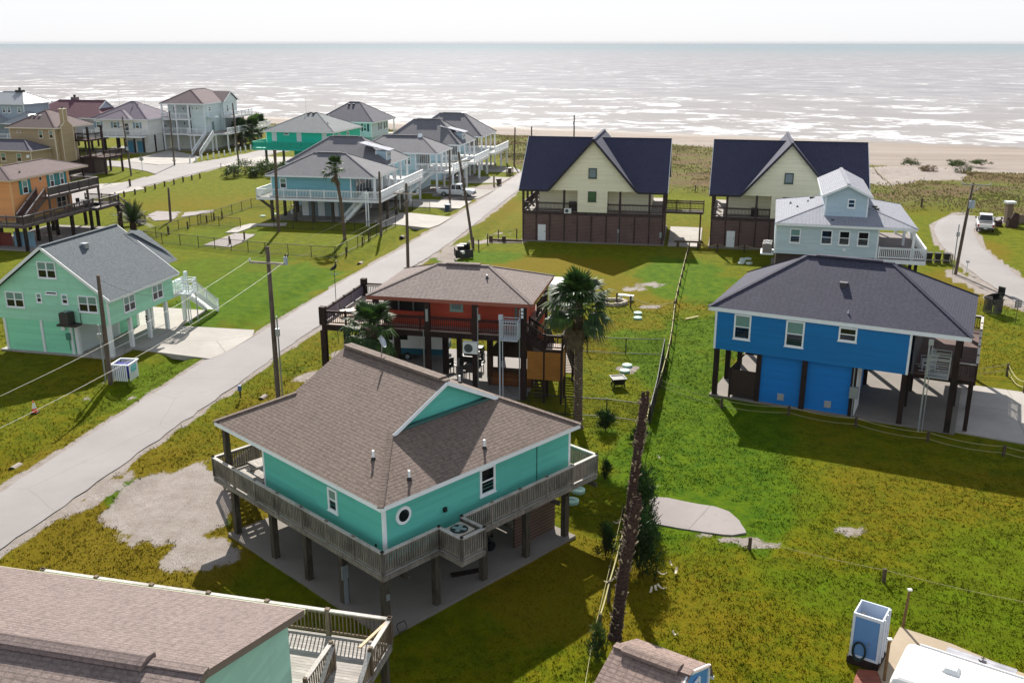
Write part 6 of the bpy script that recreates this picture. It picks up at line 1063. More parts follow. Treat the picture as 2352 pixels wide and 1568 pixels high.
rope_fence('rope fence with hanging swags running to the stone fire ring', [(13.8, 78.6), (10.3, 80.4), (9.2, 81.4)], 1.05, .5); rope_fence('low double rope fence in the shade in front of the blue house', [(9.9, 60.1), (13.2, 56.4), (17.1, 55.2), (20.6, 53.3), (24.0, 51.1), (27.4, 49.1), (31.2, 47.2), (36, 45)], .62, .16, 2, cap=True, rr=.016); rope_fence('short rope fence beside the blue house driveway', [(28.6, 62.6), (34.2, 62.5), (33.6, 59.0), (37, 57.8)], .9, .35, 2); rope_fence('single rope on low posts across the lower right lawn', [(10.81, 38.8), (15.9, 36.07), (21.2, 33.4), (26.5, 30.7)], .6, .08, rr=.012); rope_fence('thin line on low stakes left of the dead palms', [(5.4, 42.0), (4.2, 36.4), (3.1, 31.5), (2.2, 26.5)], .55, .03, rr=.01, w_=.07)
rope_fence('rope fence from the leaning pole to the cream cottage edging', [(-4.3, 106.0), (-3.7, 104.7), (-2.8, 108.2), (-1.6, 110.6), (.55, 111.2)], 1.15, .35); rope_fence('rope fence at the dune edge behind the grey house', [(44.6, 140), (50.3, 138), (56.6, 132), (49.5, 128.5)], 1.5, .4, w_=.2); rope_fence('rope fence between cottage patio and grey house', [(20.6, 104.6), (22.6, 103.6), (25.4, 103.0), (28.2, 102.4)], .9, .3)
rope_fence('weathered picket stakes of a sagging dune fence on the white sand', along([(64, 171), (61.1, 159.0), (58.9, 148.9), (56.2, 141.5)], 22), .9, .03, name='dune_fence', w_=.09); rope_fence('rope fence at the scrub edge behind the cottages', [(17.5, 150), (20.5, 149), (24, 147.5), (28, 146.6), (31, 145)], 1.2, .35)
t = thing('crossed_rail_fence', 'low crossed rail fence on the lawn beyond the road row', 'fence', (-2, 190.5), -8); m = MB()
for i in range(5): m.box(i * 2.4 - .08, i * 2.4 + .08, -.08, .08, -.3, 1.1)
m.build('post', FPOST, t); m = MB()
for i in range(4): m.beam((i * 2.4, 0, .15), (i * 2.4 + 2.4, 0, 1.0), .07, .09).beam((i * 2.4, .06, 1.0), (i * 2.4 + 2.4, .06, .15), .07, .09).beam((i * 2.4, 0, 1.05), (i * 2.4 + 2.4, 0, 1.05), .07, .09)
m.build('rail', FPOST, t)
def chain_mat():
    b = NB('chain_link'); uv = b.uv(); mp = b.n('ShaderNodeMapping'); b.l(uv, mp.inputs[0]); mp.inputs['Rotation'].default_value = (0, 0, R(45)); x = b.n('ShaderNodeSeparateXYZ'); b.l(mp.outputs[0], x.inputs[0])
    f = lambda s_: b.math('LESS_THAN', b.math('FRACT', b.math('DIVIDE', s_, .06)), .09); a = b.math('MAXIMUM', f(x.outputs[0]), f(x.outputs[1])); b.fin(lin(26, 30, 26), .5); b.put(b.b.inputs['Alpha'], a); return b.mat
CLM = chain_mat()
def chain_fence(label, pts, h=1.2, sp=2.6, screen=None):
    t = thing('chain_link_fence', label, 'fence', (*pts[0], 0)); o = V(*pts[0], 0); P = [V(*p, 0) - o for p in pts]; rl = MB(); br_ = MB(); pn = MB()
    for k, (a, b_) in enumerate(zip(P[:-1], P[1:])):
        n = max(1, int(round((b_ - a).length / sp))); rl.tube([a + V(0, 0, h), b_ + V(0, 0, h)], .028, 6); br_.tube([a + V(0, 0, .06), b_ + V(0, 0, .06)], .03, 6); pn.face([a + V(0, 0, .05), b_ + V(0, 0, .05), b_ + V(0, 0, h), a + V(0, 0, h)])
        for i in range(n + (1 if k == len(P) - 2 else 0)): p = a.lerp(b_, i / n); MB().tube([p - V(0, 0, .2), p + V(0, 0, h + .05)], .04, 6).build('post', CHAIN, t)
    rl.build('top_rail', CHAIN, t); br_.build('bottom_rail', CHAIN, t); pn.build('mesh_panel', screen or CLM, t); return t
chain_fence('black chain link fence along the near side of the steel blue house yard', [(-42.5, 109.2), (-35.3, 106.2), (-26.9, 102.6), (-18.9, 100.3)]); chain_fence('black chain link fence along the roadside of the steel blue house yard', [(-18.8, 100.5), (-17.4, 106.4), (-16.2, 113.0), (-14.6, 119)]); chain_fence('black chain link fence along the far left side of the steel blue house yard', [(-42.6, 109.4), (-41.0, 116.6), (-38.2, 125.3), (-36.4, 133.3), (-30.7, 132.7)]); chain_fence('short black chain link cross fence inside the steel blue house yard', [(-39.6, 119.7), (-33.7, 117.8)]); chain_fence('black chain link fence in front of the steel blue house porch', [(-29.5, 117.6), (-22, 116.3), (-16.4, 115.2)])
chain_fence('chain link fence beside the driveway of the second row house', [(-16.0, 131.3), (-11.2, 130.2)]); chain_fence('thin chain link fence across the red house yard, near side', [(1.0, 56.0), (3.3, 55.2), (5.8, 54.8), (8.3, 53.9)]); chain_fence('thin chain link fence across the red house yard, far side', [(3.4, 68.3), (5.6, 67.8), (8.4, 67.3), (11.2, 67.1)]); chain_fence('yard fence covered in dark green cloth on the right of the red house', [(8.35, 53.8), (9.4, 58.4), (10.3, 62.8), (11.2, 67.1)], 1.25, 2.6, paint((34, 40, 34), .8))
def bollard_proto(name, label, loc, h, w_, mat, grp):
    o = MB().box(-w_ / 2, w_ / 2, -w_ / 2, w_ / 2, -.2, h).hexa([(-w_ / 2, -w_ / 2, h), (w_ / 2, -w_ / 2, h), (w_ / 2, w_ / 2, h), (-w_ / 2, w_ / 2, h)], [(-w_ / 4, -w_ / 4, h + .06), (w_ / 4, -w_ / 4, h + .06), (w_ / 4, w_ / 4, h + .06), (-w_ / 4, w_ / 4, h + .06)]).build(name, mat); o.location = (*loc, 0); return tag(o, label, 'bollard', grp)
def bollards(name, label, pts, h, w_, mat, grp):
    p = bollard_proto(name, label, pts[0], h, w_, mat, grp)
    for q in pts[1:]: dup(p, q, rnd.uniform(-8, 8), label)
bollards('bollard', 'short dark post in the row edging the big lawn', [(-58.2, 139.8), (-57.9, 143.0), (-57.1, 145.2), (-56.5, 147.8), (-56.1, 150.9), (-55.6, 153.8), (-54.8, 155.9), (-54.3, 158.9), (-53.6, 161.2), (-52.9, 163.3)], .75, .2, FPOST, 'dark posts edging the lawn'); bollards('white_bollard', 'white post in the row beside the side street verge', [(-61.4, 184.5), (-60.8, 186.3), (-60.2, 188.1), (-59.8, 190.5), (-59.2, 192.4), (-58.8, 194.7), (-58.3, 196.7), (-57.8, 199.1), (-57.3, 201.2), (-56.7, 202.9), (-56.2, 205.0), (-55.7, 207.2), (-55.1, 209.0)], 1.05, .24, OFFW, 'white posts along the side street'); bollards('yard_stake', 'short dark stake standing inside the fenced yard', [(-41.2, 113.6), (-40.0, 117), (-39.0, 121.4), (-38.6, 123.2), (-37.9, 124.4), (-31.2, 110.2), (-32.2, 107.6), (-17.9, 101.6), (-17.0, 107.3), (-16.7, 110.2)], .9, .16, FPOST, 'stakes in the fenced yard')
bollards('white_bollard', 'white stake at the concrete edge beside the hedge', [(-53.2, 176.6), (-51.0, 177), (-48.9, 177.4), (-46.8, 177.8)], .9, .16, OFFW, 'white stakes by the hedge'); bollard_proto('bollard', 'dark post at the corner of the street island', (-60.9, 153.2), 1.2, .26, FPOST, None)

# ---------------------------------------------------------------- bins, cone, small yard things
BIN = paint((26, 28, 30), .45)
def wheelie(label, loc, deg, mat, grp=None, tilt=0, lid=None, op=0):
    t = thing('wheelie_bin', label, 'bin', loc, deg, grp); MB().taper(-.29, .29, -.33, .33, .06, 1.0, .22).build('body', mat, t); l_ = MB(); a = R(op); l_.hexa([(-.32, .34, 1.0), (.32, .34, 1.0), (.32, .34 - .72 * math.cos(a), 1.0 + .72 * math.sin(a)), (-.32, .34 - .72 * math.cos(a), 1.0 + .72 * math.sin(a))], [(-.3, .36, 1.07), (.3, .36, 1.07), (.3, .34 - .7 * math.cos(a) + .06 * math.sin(a), 1.06 + .7 * math.sin(a)), (-.3, .34 - .7 * math.cos(a) + .06 * math.sin(a), 1.06 + .7 * math.sin(a))]); l_.build('lid', lid or mat, t); MB().tube([(-.3, .38, .96), (.3, .38, .96)], .025, 6).build('handle', DARK, t)
    for s_ in (-1, 1): MB().tube([(s_ * .24, .28, .11), (s_ * .32, .28, .11)], .11, 10).build('wheel', DARK, t)
    if tilt: t.rotation_euler[0] = R(tilt)
    return t
wheelie('black wheelie bin beside the leaning pole, front one', (-5.55, 101.2, .1), 100, BIN); wheelie('black wheelie bin beside the leaning pole, back one tipped outward', (-4.75, 102.3, .12), 80, BIN, tilt=-12); wheelie('black wheelie bin beside the leaning pole, middle one', (-5.3, 102.2, .1), 95, BIN)
t = thing('bin_corral', 'dark timber corral holding the black wheelie bins by the leaning pole', 'bin enclosure', (-5.2, 101.4), 10); m = MB()
m.box(-.9, .9, -1.05, -1.0, 0, .85).box(-.95, -.9, -1.05, .9, 0, .85); m.build('panel', louver((66, 66, 66), .14, .5), t); MB().box(-1.0, -.9, -1.1, -1.0, 0, .95).build('post', DARK, t)
pl = thing('mailbox', 'small dark leaning mailbox with white label near the black bins', 'mailbox', (-5.3, 98.7), 20); MB().tube([(0, 0, -.2), (.15, 0, .9)], .06, 6).tube([(.3, 0, -.1), (.15, 0, .7)], .04, 5).build('stand', FPOST, pl); MB().box(-.1, .38, -.16, .16, .8, 1.08).build('box', DARK, pl); MB().box(.0, .3, -.175, -.165, .84, 1.04).build('label_plate', WHITE, pl)
wheelie('blue wheelie bin on the verge of the second row house', (-8.75, 129.3), 80, paint((44, 66, 92), .45)); 
def bin_box(label, loc, deg, mat, w_=1.5, d=1.0, h=1.0):
    t = thing('bin_box', label, 'bin box', loc, deg); m = MB()
    for k in range(int(w_ / .14)): x = -w_ / 2 + .04 + k * .14; m.box(x, x + .09, -d / 2 - .02, -d / 2, .05, h).box(x, x + .09, d / 2, d / 2 + .02, .05, h)
    for k in range(int(d / .14)): y = -d / 2 + .04 + k * .14; m.box(-w_ / 2 - .02, -w_ / 2, y, y + .09, .05, h).box(w_ / 2, w_ / 2 + .02, y, y + .09, .05, h)
    m.build('slat', mat, t); MB().box(-w_ / 2 - .04, w_ / 2 + .04, -d / 2 - .04, -d / 2 + .06, h, h + .08).box(-w_ / 2 - .04, w_ / 2 + .04, d / 2 - .06, d / 2 + .04, h, h + .08).box(-w_ / 2 - .04, -w_ / 2 + .06, -d / 2 + .06, d / 2 - .06, h, h + .08).box(w_ / 2 - .06, w_ / 2 + .04, -d / 2 + .06, d / 2 - .06, h, h + .08).build('top_rim', mat, t); return t
bb = bin_box('white slatted bin box with blue lids inside, beside the conduit pole', (-26.45, 61.95), -6, WHITE, 1.25, 1.4, 1.15); MB().box(.64, .67, -.4, .25, .62, 1.05).build('sign_panel', paint((92, 200, 206), .4), bb)
sg = MB()
for i_ in range(7): sg.tube([(.675, -.33 + i_ * .075, .83), (.675, -.30 + i_ * .075, .9), (.675, -.27 + i_ * .075, .83)], .012, 4)
sg.build('lettering', WHITE, bb)
BLUE = paint((22, 24, 130), .35); wheelie('blue wheelie bin in the white slatted box, nearer the road', (-26.15, 61.95), -6, BLUE); wheelie('blue wheelie bin in the white slatted box, nearer the pole', (-26.78, 61.98), -6, BLUE)
bin_box('brown slatted bin box at the end of the road row', (-.4, 167.6), 0, timber((110, 96, 84), (80, 70, 60)), 1.3, 1.1, 1.1); wheelie('dark bin standing in the brown box at the road row end', (-.4, 167.6, .15), 10, BIN); wheelie('dark brown bin leaning by a post near the fourth row house', (-2.0, 154.7), 60, paint((66, 54, 50), .5), tilt=-8)
bollard_proto('bollard', 'pale timber post beside the leaning brown bin', (-2.9, 154.4), 1.6, .3, timber((176, 160, 140), (140, 124, 106)), None)
bx = bin_box('dark bin box with its lid thrown open beside the right road', (40.9, 78.6), 20, timber((96, 92, 88), (64, 62, 60)), 1.1, 1.0, 1.2); MB().hexa([(-.6, .5, 1.3), (.6, .5, 1.3), (.6, -.3, 1.75), (-.6, -.3, 1.75)], [(-.6, .56, 1.36), (.6, .56, 1.36), (.6, -.26, 1.82), (-.6, -.26, 1.82)]).build('lid', BIN, bx); wheelie('black wheelie bin tipped over the dark bin box by the right road', (41.2, 78.9, .55), -60, BIN, op=70, tilt=-18)
rk = thing('bin_rack', 'timber rack holding three black bins beside the right road', 'bin rack', (44.4, 98.0), -12); m = MB()
for x in (-1.35, 1.35): m.box(x - .06, x + .06, -.45, -.33, 0, 1.1).box(x - .06, x + .06, .33, .45, 0, 1.1).box(x - .06, x + .06, -.33, .33, .9, 1.05)
m.box(-1.3, 1.3, -.43, -.37, .3, .42); m.build('frame', timber((176, 168, 156), (132, 124, 114)), rk)
for i, l_ in enumerate(('leftmost', 'middle', 'rightmost')): c_, s_ = math.cos(R(-12)), math.sin(R(-12)); xx = -.85 + .85 * i; wheelie(f'black wheelie bin in the roadside rack, {l_} of three', (44.4 + xx * c_, 98.0 + xx * s_), -12 + 180, BIN, 'bins in the roadside rack')
wheelie('pale grey bin beside the white house driveway', (-81.6, 192.3), 10, paint((84, 92, 100), .45)); bin_box('low dark planter box beside the white house driveway', (-78.6, 190.0), 5, paint((72, 70, 74)), 2.4, 1.4, 1.0)
cn = thing('traffic_cone', 'orange traffic cone with white band on the left lawn', 'traffic cone', (-29.7, 55.6)); MB().box(-.22, .22, -.22, .22, 0, .05).build('base', DARK, cn); MB().tube([(0, 0, .05), (0, 0, .3)], [.17, .125], 16).tube([(0, 0, .68), (0, 0, .78)], [.05, .035], 16).build('body', paint((226, 74, 30), .5), cn); MB().tube([(0, 0, .3), (0, 0, .68)], [.125, .05], 16, cap=False).build('reflective_band', paint((226, 226, 226), .4), cn)
def lid(label, loc, r=.36, col=(170, 206, 188)):
    t = thing('septic_lid', label, 'septic lid', loc); MB().tube([(0, 0, -.1), (0, 0, .1), (0, 0, .13)], [r, r, r * .85], 20).build('cover', paint(col, .5), t); m = MB()
    for k in range(8): a = k * .785; m.beam((0, 0, .135), (math.cos(a) * r * .8, math.sin(a) * r * .8, .135), .03, .015)
    m.build('rib', paint(tuple(int(c * .75) for c in col), .5), t)
for l_, p in (('round pale green lid near the mint house deck corner, farther one', (3.4, 44.7)), ('round pale green lid near the mint house deck corner, nearer one', (3.0, 43.5)), ('round pale lid by the swagged rope, farther one', (10.7, 78.4)), ('round pale lid by the swagged rope, nearer one', (10.5, 76.9)), ('round pale lid in the red house yard, farther one', (8.2, 64.6)), ('round pale lid in the red house yard, nearer one beside the fire pit', (7.9, 63.4)), ('white lid in the fenced yard by the path, farther one', (-31.6, 127.4)), ('white lid in the fenced yard by the path, nearer one', (-33.0, 126.0)), ('pale lid on the far left lawn below the mint house', (-37.2, 63.2))): lid(l_, p)
for p, l_ in zip([(24.5, 99.6), (24.25, 98.7), (23.9, 97.8), (24.7, 97.6), (25.1, 99.8)], ('leftmost back', 'centre', 'front left', 'front right', 'back right')): lid('white lid in the cluster beside the grey house, ' + l_, p, .34, (214, 226, 216))
fp = thing('fire_pit', 'black square fire pit bowl on the red house lawn', 'fire pit', (7.1, 60.4), 10); MB().taper(-.45, .45, -.45, .45, .2, .6, .3).build('bowl', DARK, fp); MB().box(-.5, .5, -.5, -.4, .6, .65).box(-.5, .5, .4, .5, .6, .65).box(-.5, -.4, -.4, .4, .6, .65).box(.4, .5, -.4, .4, .6, .65).build('rim', BLACKP, fp)
for s_ in ((-.35, -.35), (.35, -.35), (.35, .35), (-.35, .35)): MB().box(s_[0] - .04, s_[0] + .04, s_[1] - .04, s_[1] + .04, 0, .25).build('leg', DARK, fp)
fr = thing('fire_ring', 'round stone fire ring on the lawn right of the palm', 'fire ring', (8.9, 81.8)); m = MB()
for k in range(18): a = k * 6.283 / 18; c = V(math.cos(a) * 1.15, math.sin(a) * .95, 0); m.box(c.x - .17, c.x + .17, c.y - .14, c.y + .14, -.05, .22 + rnd.uniform(0, .06))
m.build('stone_ring', concrete((168, 158, 148), False), fr)
for l_, p, dg in (('pale block bench at the left of the stone fire ring', (7.6, 83.2), 30), ('pale block bench at the right of the stone fire ring', (10.2, 83.0), -25)):
    t = thing('bench', l_, 'bench', p, dg); MB().box(-.7, .7, -.2, .2, .36, .45).build('seat', WHITE, t)
    for x in (-.5, .5): MB().box(x - .12, x + .12, -.18, .18, 0, .355).build('leg', OFFW, t)
t = thing('log_bench', 'long dark timber rail bench at the end of the cottage patio', 'bench', (18.4, 106.4), -9); MB().box(-.1, 3.1, -.12, .12, .5, .66).build('seat', BRW, t)
for x in (.3, 2.7): MB().box(x - .15, x + .15, -.1, .1, 0, .5).build('leg', BRW, t)
t = thing('bench', 'dark bench against the cottage corner on the patio', 'bench', (17.7, 111.6), 80); MB().box(-.7, .7, -.22, .22, .4, .47).build('seat', POSTD, t); MB().box(-.7, .7, .18, .24, .47, .95).build('backrest', POSTD, t); MB().box(-.65, -.55, -.2, .2, 0, .4).box(.55, .65, -.2, .2, 0, .4).build('leg', POSTD, t)
t = thing('timber_edging', 'low dark timber edging on posts at the left of the cream cottage', 'edging', (-2.6, 109.4), -10.6); MB().box(0, 3.8, -.1, .1, .05, .3).build('beam', BRW, t)
for x in (.15, 1.7): MB().box(x - .2, x + .2, -.15, .15, 0, .65).build('block', BRW, t)
for l_, p, dg, r in (('concrete culvert pipe end under the mint house driveway', (-23.0, 66.0), 75, .28), ('concrete culvert pipe end in the ditch at the far left', (-27.2, 47.7), 75, .3), ('dark culvert opening in the grass ditch by the fence', (-16.0, 98.3), 75, .3), ('dark culvert opening in the grass by the steel blue house drive', (-13.2, 112.7), 75, .3), ('concrete culvert end below the tall verge pole', (-16.4, 58.6), 75, .22)):
    t = thing('culvert', l_, 'culvert', (*p, -.34), dg); MB().tube([(0, 0, 0), (.6, 0, .02)], r, 14, cap=False).tube([(.6, 0, .02), (0, 0, 0)], r * .84, 14, cap=False).build('pipe', concrete((150, 140, 130), False), t); MB().tube([(.12, 0, 0), (.16, 0, 0)], r * .84, 14).build('bore_shade_disc', paint((10, 10, 10)), t)  # black disc inside the pipe paints the shade of its hollow
MK = timber((214, 204, 180), (180, 168, 140))
for i, (x, y) in enumerate([(8.16, 48.64), (7.02, 37.3), (7.1, 36.65), (6.49, 36.54), (5.81, 35.16), (6.05, 35.3), (6.31, 35.43), (6.33, 32.11), (5.03, 41.14), (4.13, 35.91), (-27.5, 60.6)]):
    L = rnd.uniform(.25, .55); a = rnd.uniform(0, 3.1); m = MB(); P = [V(math.cos(a) * L * (k / 4 - .5), math.sin(a) * L * (k / 4 - .5), .06 + .12 * (k / 4 - .5) ** 2 * 4) for k in range(5)]
    for p, q in zip(P[:-1], P[1:]): m.beam(p, q, .09 * rnd.uniform(.7, 1.2), .025)
    o = m.build('palm_boot', MK); o.location = (x, y, 0); tag(o, 'pale curled scrap of palm boot lying on the grass', 'palm debris', 'palm scraps on the grass')
o = MB().beam((14.4, 76.4, .1), (15.6, 77.2, .12), .16, .05).build('plank', timber((206, 190, 140), (170, 152, 108))); tag(o, 'pale loose plank lying on the lawn behind the blue house', 'plank')
ps = thing('weathervane', 'dark pelican weathervane on a thin pole behind the red house deck', 'weathervane', (-13.3, 70.0)); MB().tube([(0, 0, 0), (0, 0, 5.6)], .025, 6).beam((-.35, 0, 5.45), (.35, 0, 5.45), .03).beam((0, -.3, 5.35), (0, .3, 5.35), .03).build('pole', DARK, ps); m = MB()
m.tube([(-.32, 0, 5.72), (-.15, 0, 5.82), (.05, 0, 5.95), (.14, 0, 6.12)], [.03, .12, .13, .07], 8).tube([(.14, 0, 6.1), (.1, 0, 6.3), (.17, 0, 6.42), (.25, 0, 6.4)], [.07, .045, .06, .04], 8).tube([(.22, 0, 6.42), (.4, 0, 6.25)], [.035, .01], 6).tube([(0, .03, 5.85), (0, .03, 5.6)], .02, 5); m.build('pelican', BLACKP, ps)
st = thing('street_sign', 'street name blade and stop sign seen from behind at the side street corner', 'sign', (-66.4, 173.5), 20); MB().tube([(0, 0, 0), (0, 0, 2.9)], .04, 6).build('post', GALV, st); MB().box(-.75, .75, -.02, .02, 2.9, 3.15).build('name_blade', paint((70, 92, 80)), st); m = MB(); c0 = [(math.cos(R(22.5 + 45 * k)) * .38, .05, 2.0 + math.sin(R(22.5 + 45 * k)) * .38) for k in range(8)]; m.ext(c0, (0, .02, 0)); m.build('stop_sign', paint((176, 178, 180), .4, .1, 2, .5, .4), st)
rs = thing('road_sign', 'small grey notice board on a thin post beside the right road', 'sign', (41.3, 75.5), 10); MB().tube([(0, 0, 0), (0, 0, 2.0)], .03, 6).build('post', FPOST, rs); MB().box(-.3, .3, -.03, -.0, 1.3, 1.95).build('panel', paint((120, 116, 118)), rs); m = MB()
for k in range(4): m.box(-.22, -.04, -.045, -.031, 1.4 + k * .13, 1.46 + k * .13).box(.04, .22, -.045, -.031, 1.4 + k * .13, 1.46 + k * .13)
m.build('lettering', paint((196, 194, 196)), rs)
t = thing('utility_marker', 'small blue post on the verge below the tall pole', 'marker post', (-17.6, 58.2)); MB().tube([(0, 0, 0), (0, 0, .7)], .05, 8).build('stake', FPOST, t); MB().box(-.1, .1, -.1, .1, .5, .85).build('head', paint((64, 96, 140)), t)
t = thing('meter_post', 'thin white pipe post beside the transformer pole', 'marker post', (45.3, 93.2)); MB().tube([(0, 0, 0), (0, 0, 1.1)], .05, 8).build('pipe', WHITE, t); MB().box(-.12, .12, -.1, .1, 1.1, 1.3).build('cap', GALV, t)
for l_, p, h in (('dark twisted stump by the parked white pickup at the right, larger', (62.3, 118.4), 1.7), ('dark rounded stump by the parked white pickup at the right, smaller', (60.9, 119), 1.0)):
    t = thing('stump', l_, 'stump', p); MB().tube([(0, 0, -.1), (.2, 0, h * .5), (.5, .1, h)], [h * .45, h * .38, h * .2], 9).tube([(.1, 0, .3), (-.5, .1, h * .7)], [.2, .12], 7).build('trunk', BARKD, t); MB().tube([(-.5, -.3, -.05), (0, 0, .3), (.5, -.4, -.05)], .12, 6).build('root', BARKD, t)
t = thing('entry_pillar', 'weathered brick pillar with pale cap at the right edge of the beach road', 'pillar', (63.2, 121.2)); MB().box(-.35, .35, -.35, .35, 0, 2.5).build('shaft', bark((150, 130, 112), (112, 96, 84)), t); MB().box(-.6, .6, -.5, .5, 2.5, 2.75).build('cap', OFFW, t)
o = MB().box(0, 9, -.15, .15, 0, 1.1).build('low_wall', bark((150, 130, 112), (112, 96, 84))); o.location = (63.6, 121, 0); tag(o, 'low tan garden wall running from the brick pillar at the right edge', 'wall'); shrub('bare purple brown shrub behind the low tan wall', (66.6, 122.6), 1.1, .8, 1.8, 500, foliage((110, 92, 96), (80, 64, 66), 2), leaf=.12)
for x, y, h in ((-48.6, 232, 9.5), (-104, 240, 9), (-98, 246, 11), (-76, 236, 11), (-86.5, 232, 10), (-43, 240, 8)): tag(MB().tube([(x, y, 0), (x, y, h)], [.07, .03], 6).build('flagpole', OFFW), 'thin white flagpole standing behind the beachfront houses', 'flagpole', 'thin flagpoles along the beachfront')
# ---------------------------------------------------------------- shed, shower, trailers, vehicles
sh = thing('garden_shed', 'small blue shed with brown shingle gable roof at the bottom edge', 'shed', (3.42, 27.4), -33.5)
SB_ = siding((84, 146, 204), .2, .2); BRS = shingle((150, 130, 122), (118, 100, 94)); m = MB(); zr, ze, L, hw = 2.9, 2.15, 2.75, 1.72
m.face([(0, -hw, ze), (L, -hw, ze), (L, 0, zr), (0, 0, zr)]).face([(L, hw, ze), (0, hw, ze), (0, 0, zr), (L, 0, zr)]).face([(0, -hw, ze), (L, -hw, ze), (L, -hw - .45, 1.3), (0, -hw - .45, 1.3)][::-1]).face([(0, hw, ze), (L, hw, ze), (L, hw + .3, 1.5), (0, hw + .3, 1.5)]); m.beam((0, 0, zr), (L, 0, zr), .3, .04); rf = m.build('roof', BRS, sh)
MB().ext([(.35, -.3, zr - .04), (.35, -.26, zr + .06), (.35, 0, zr + .11), (.35, .26, zr + .06), (.35, .3, zr - .04)], (2.0, 0, 0)).build('ridge_vent', shingle((138, 120, 112), (118, 100, 94)), rf)
MB().ext([(.12, -hw - .2, .1), (.12, -hw - .2, 1.5), (.12, -hw + .1, ze), (.12, 0, zr - .06), (.12, hw - .1, ze), (.12, hw + .1, 1.6), (.12, hw + .1, .1)], (L - .24, 0, 0)).build('wall', SB_, sh)
t = MB(); X = L - .1; t.beam((X, -hw - .1, ze - .05), (X, 0, zr - .07), .06, .12).beam((X, hw, ze - .05), (X, 0, zr - .07), .06, .12).box(X - .02, X + .03, hw - .0, hw + .12, .1, 2.1).box(X - .02, X + .03, -hw - .22, -hw - .1, .1, 1.9); t.build('trim_board', WHITE, sh); d = MB().box(L - .12, L - .08, -.85, .85, .15, 2.2).build('door', SB_, sh); t = MB()
for p, q in (((-.85, .15), (.85, .15)), ((-.85, 2.2), (.85, 2.2)), ((-.85, .15), (-.85, 2.2)), ((.85, .15), (.85, 2.2)), ((0, .15), (0, 2.2)), ((-.85, .2), (0, 2.15)), ((0, 2.15), (.85, .2))): t.beam((L - .06, *p), (L - .06, *q), .05, .1)
t.build('door_trim', WHITE, d); MB().beam((.06, hw + .32, 1.46), (L, hw + .32, 1.46), .05, .12).build('fascia', WHITE, rf)
sw = thing('outdoor_shower', 'open topped outdoor shower stall with blue panel, white frame and coiled hose', 'shower stall', (12.5, 30.5), -34)
BP = paint((92, 136, 190), .5, .1); WF = paint((206, 214, 226), .45); W_, D_, H0, H1 = 1.05, 1.05, .3, 2.1
MB().box(.08, W_ - .08, .02, .05, H0 + .1, H1 - .12).build('panel', BP, sw)
m = MB(); m.box(0, .09, 0, .08, H0, H1).box(W_ - .09, W_, 0, .08, H0, H1).box(.09, W_ - .09, 0, .07, H1 - .12, H1).box(.09, W_ - .09, 0, .07, H0, H0 + .1).box(0, .05, .08, D_, H0, H1).box(W_ - .05, W_, .08, D_, H0, H1).box(.05, W_ - .05, D_ - .05, D_, H0, H1); m.build('frame', WF, sw)
m = MB(); m.box(W_ + .0, W_ + .02, .1, D_ - .1, H0 + .2, H1 - .2); m.build('side_panel', paint((176, 186, 206)), sw); m = MB()
for y in (.1, .5, .9): m.box(W_ + .02, W_ + .06, y, y + .08, H0, H1)
m.build('batten', WF, sw); MB().box(-.05, W_ + .05, -.05, D_ + .05, .0, .28).build('platform', POSTD, sw); MB().box(.25, .29, .2, .24, .9, H1 - .1).box(.2, .34, .2, .5, H1 - .22, H1 - .17).build('shower_pipe', DARK, sw)
m = MB()
for k in range(3): m.tube([(.36 + (.2 + .02 * k) * math.cos(a), -.04 - .02 * k, .62 + (.34 + .03 * k) * math.sin(a)) for a in np.linspace(0, 6.2832, 22)], .022, 6)
m.build('garden_hose', paint((16, 42, 40), .4), sw); MB().tube([(.66, 0, 1.05), (.66, -.1, 1.05), (.66, -.1, .95)], .02, 6).build('tap', GALV, sw)
PAD = concrete((164, 148, 128)); o = sheet('concrete_slab', [(15.25, 32.6), (16.8, 31.5), (18.4, 29.9), (21, 27.8), (18, 24), (12.9, 26.2), (13.4, 30.1), (14.4, 31.4)], .08, PAD); struct(o)
o = sheet('brick_paving', [(12.7, 30.0), (13.35, 29.9), (13.4, 28.6), (12.6, 27.6), (11.5, 27.8)], .05, wood((176, 104, 82), (128, 72, 60), .12)); struct(o)
ab = thing('plank_bench', 'long grey plank box with a small metal anchor beside the white camper roof', 'bench', (16.25, 30.65), -36); MB().box(0, 2.3, -.35, .0, .0, .48).build('box', wood((176, 176, 184), (140, 140, 148), .17), ab); MB().box(-.02, 2.32, -.4, .05, .48, .52).build('top', wood((190, 190, 196), (150, 150, 158), .17), ab); m = MB()
m.tube([(1.2, -.18, .525), (1.2, -.02, .6)], .02, 6).tube([(1.2 + .13 * math.cos(a), -.16 + .09 * math.sin(a), .55) for a in np.linspace(3.4, 6.0, 9)], .022, 6).tube([(1.12, -.05, .57), (1.28, -.05, .57)], .018, 6); m.build('anchor', paint((70, 60, 64)), ab)
for l_, p, q, h in (('thin wooden stake with white tip at the corner of the tan slab', (15.36, 32.6), (.12, .1), 1.65), ('wooden post with flat cap between shower and camper', (13.4, 29.3), (.05, .1), 1.7)):
    t = thing('stake', l_, 'post', p); MB().tube([(0, 0, 0), (q[0], q[1], h)], [.06, .05], 7).build('shaft', timber((128, 100, 66), (92, 72, 48)), t); MB().box(q[0] - .08, q[0] + .08, q[1] - .06, q[1] + .06, h, h + .06).build('cap', OFFW, t)
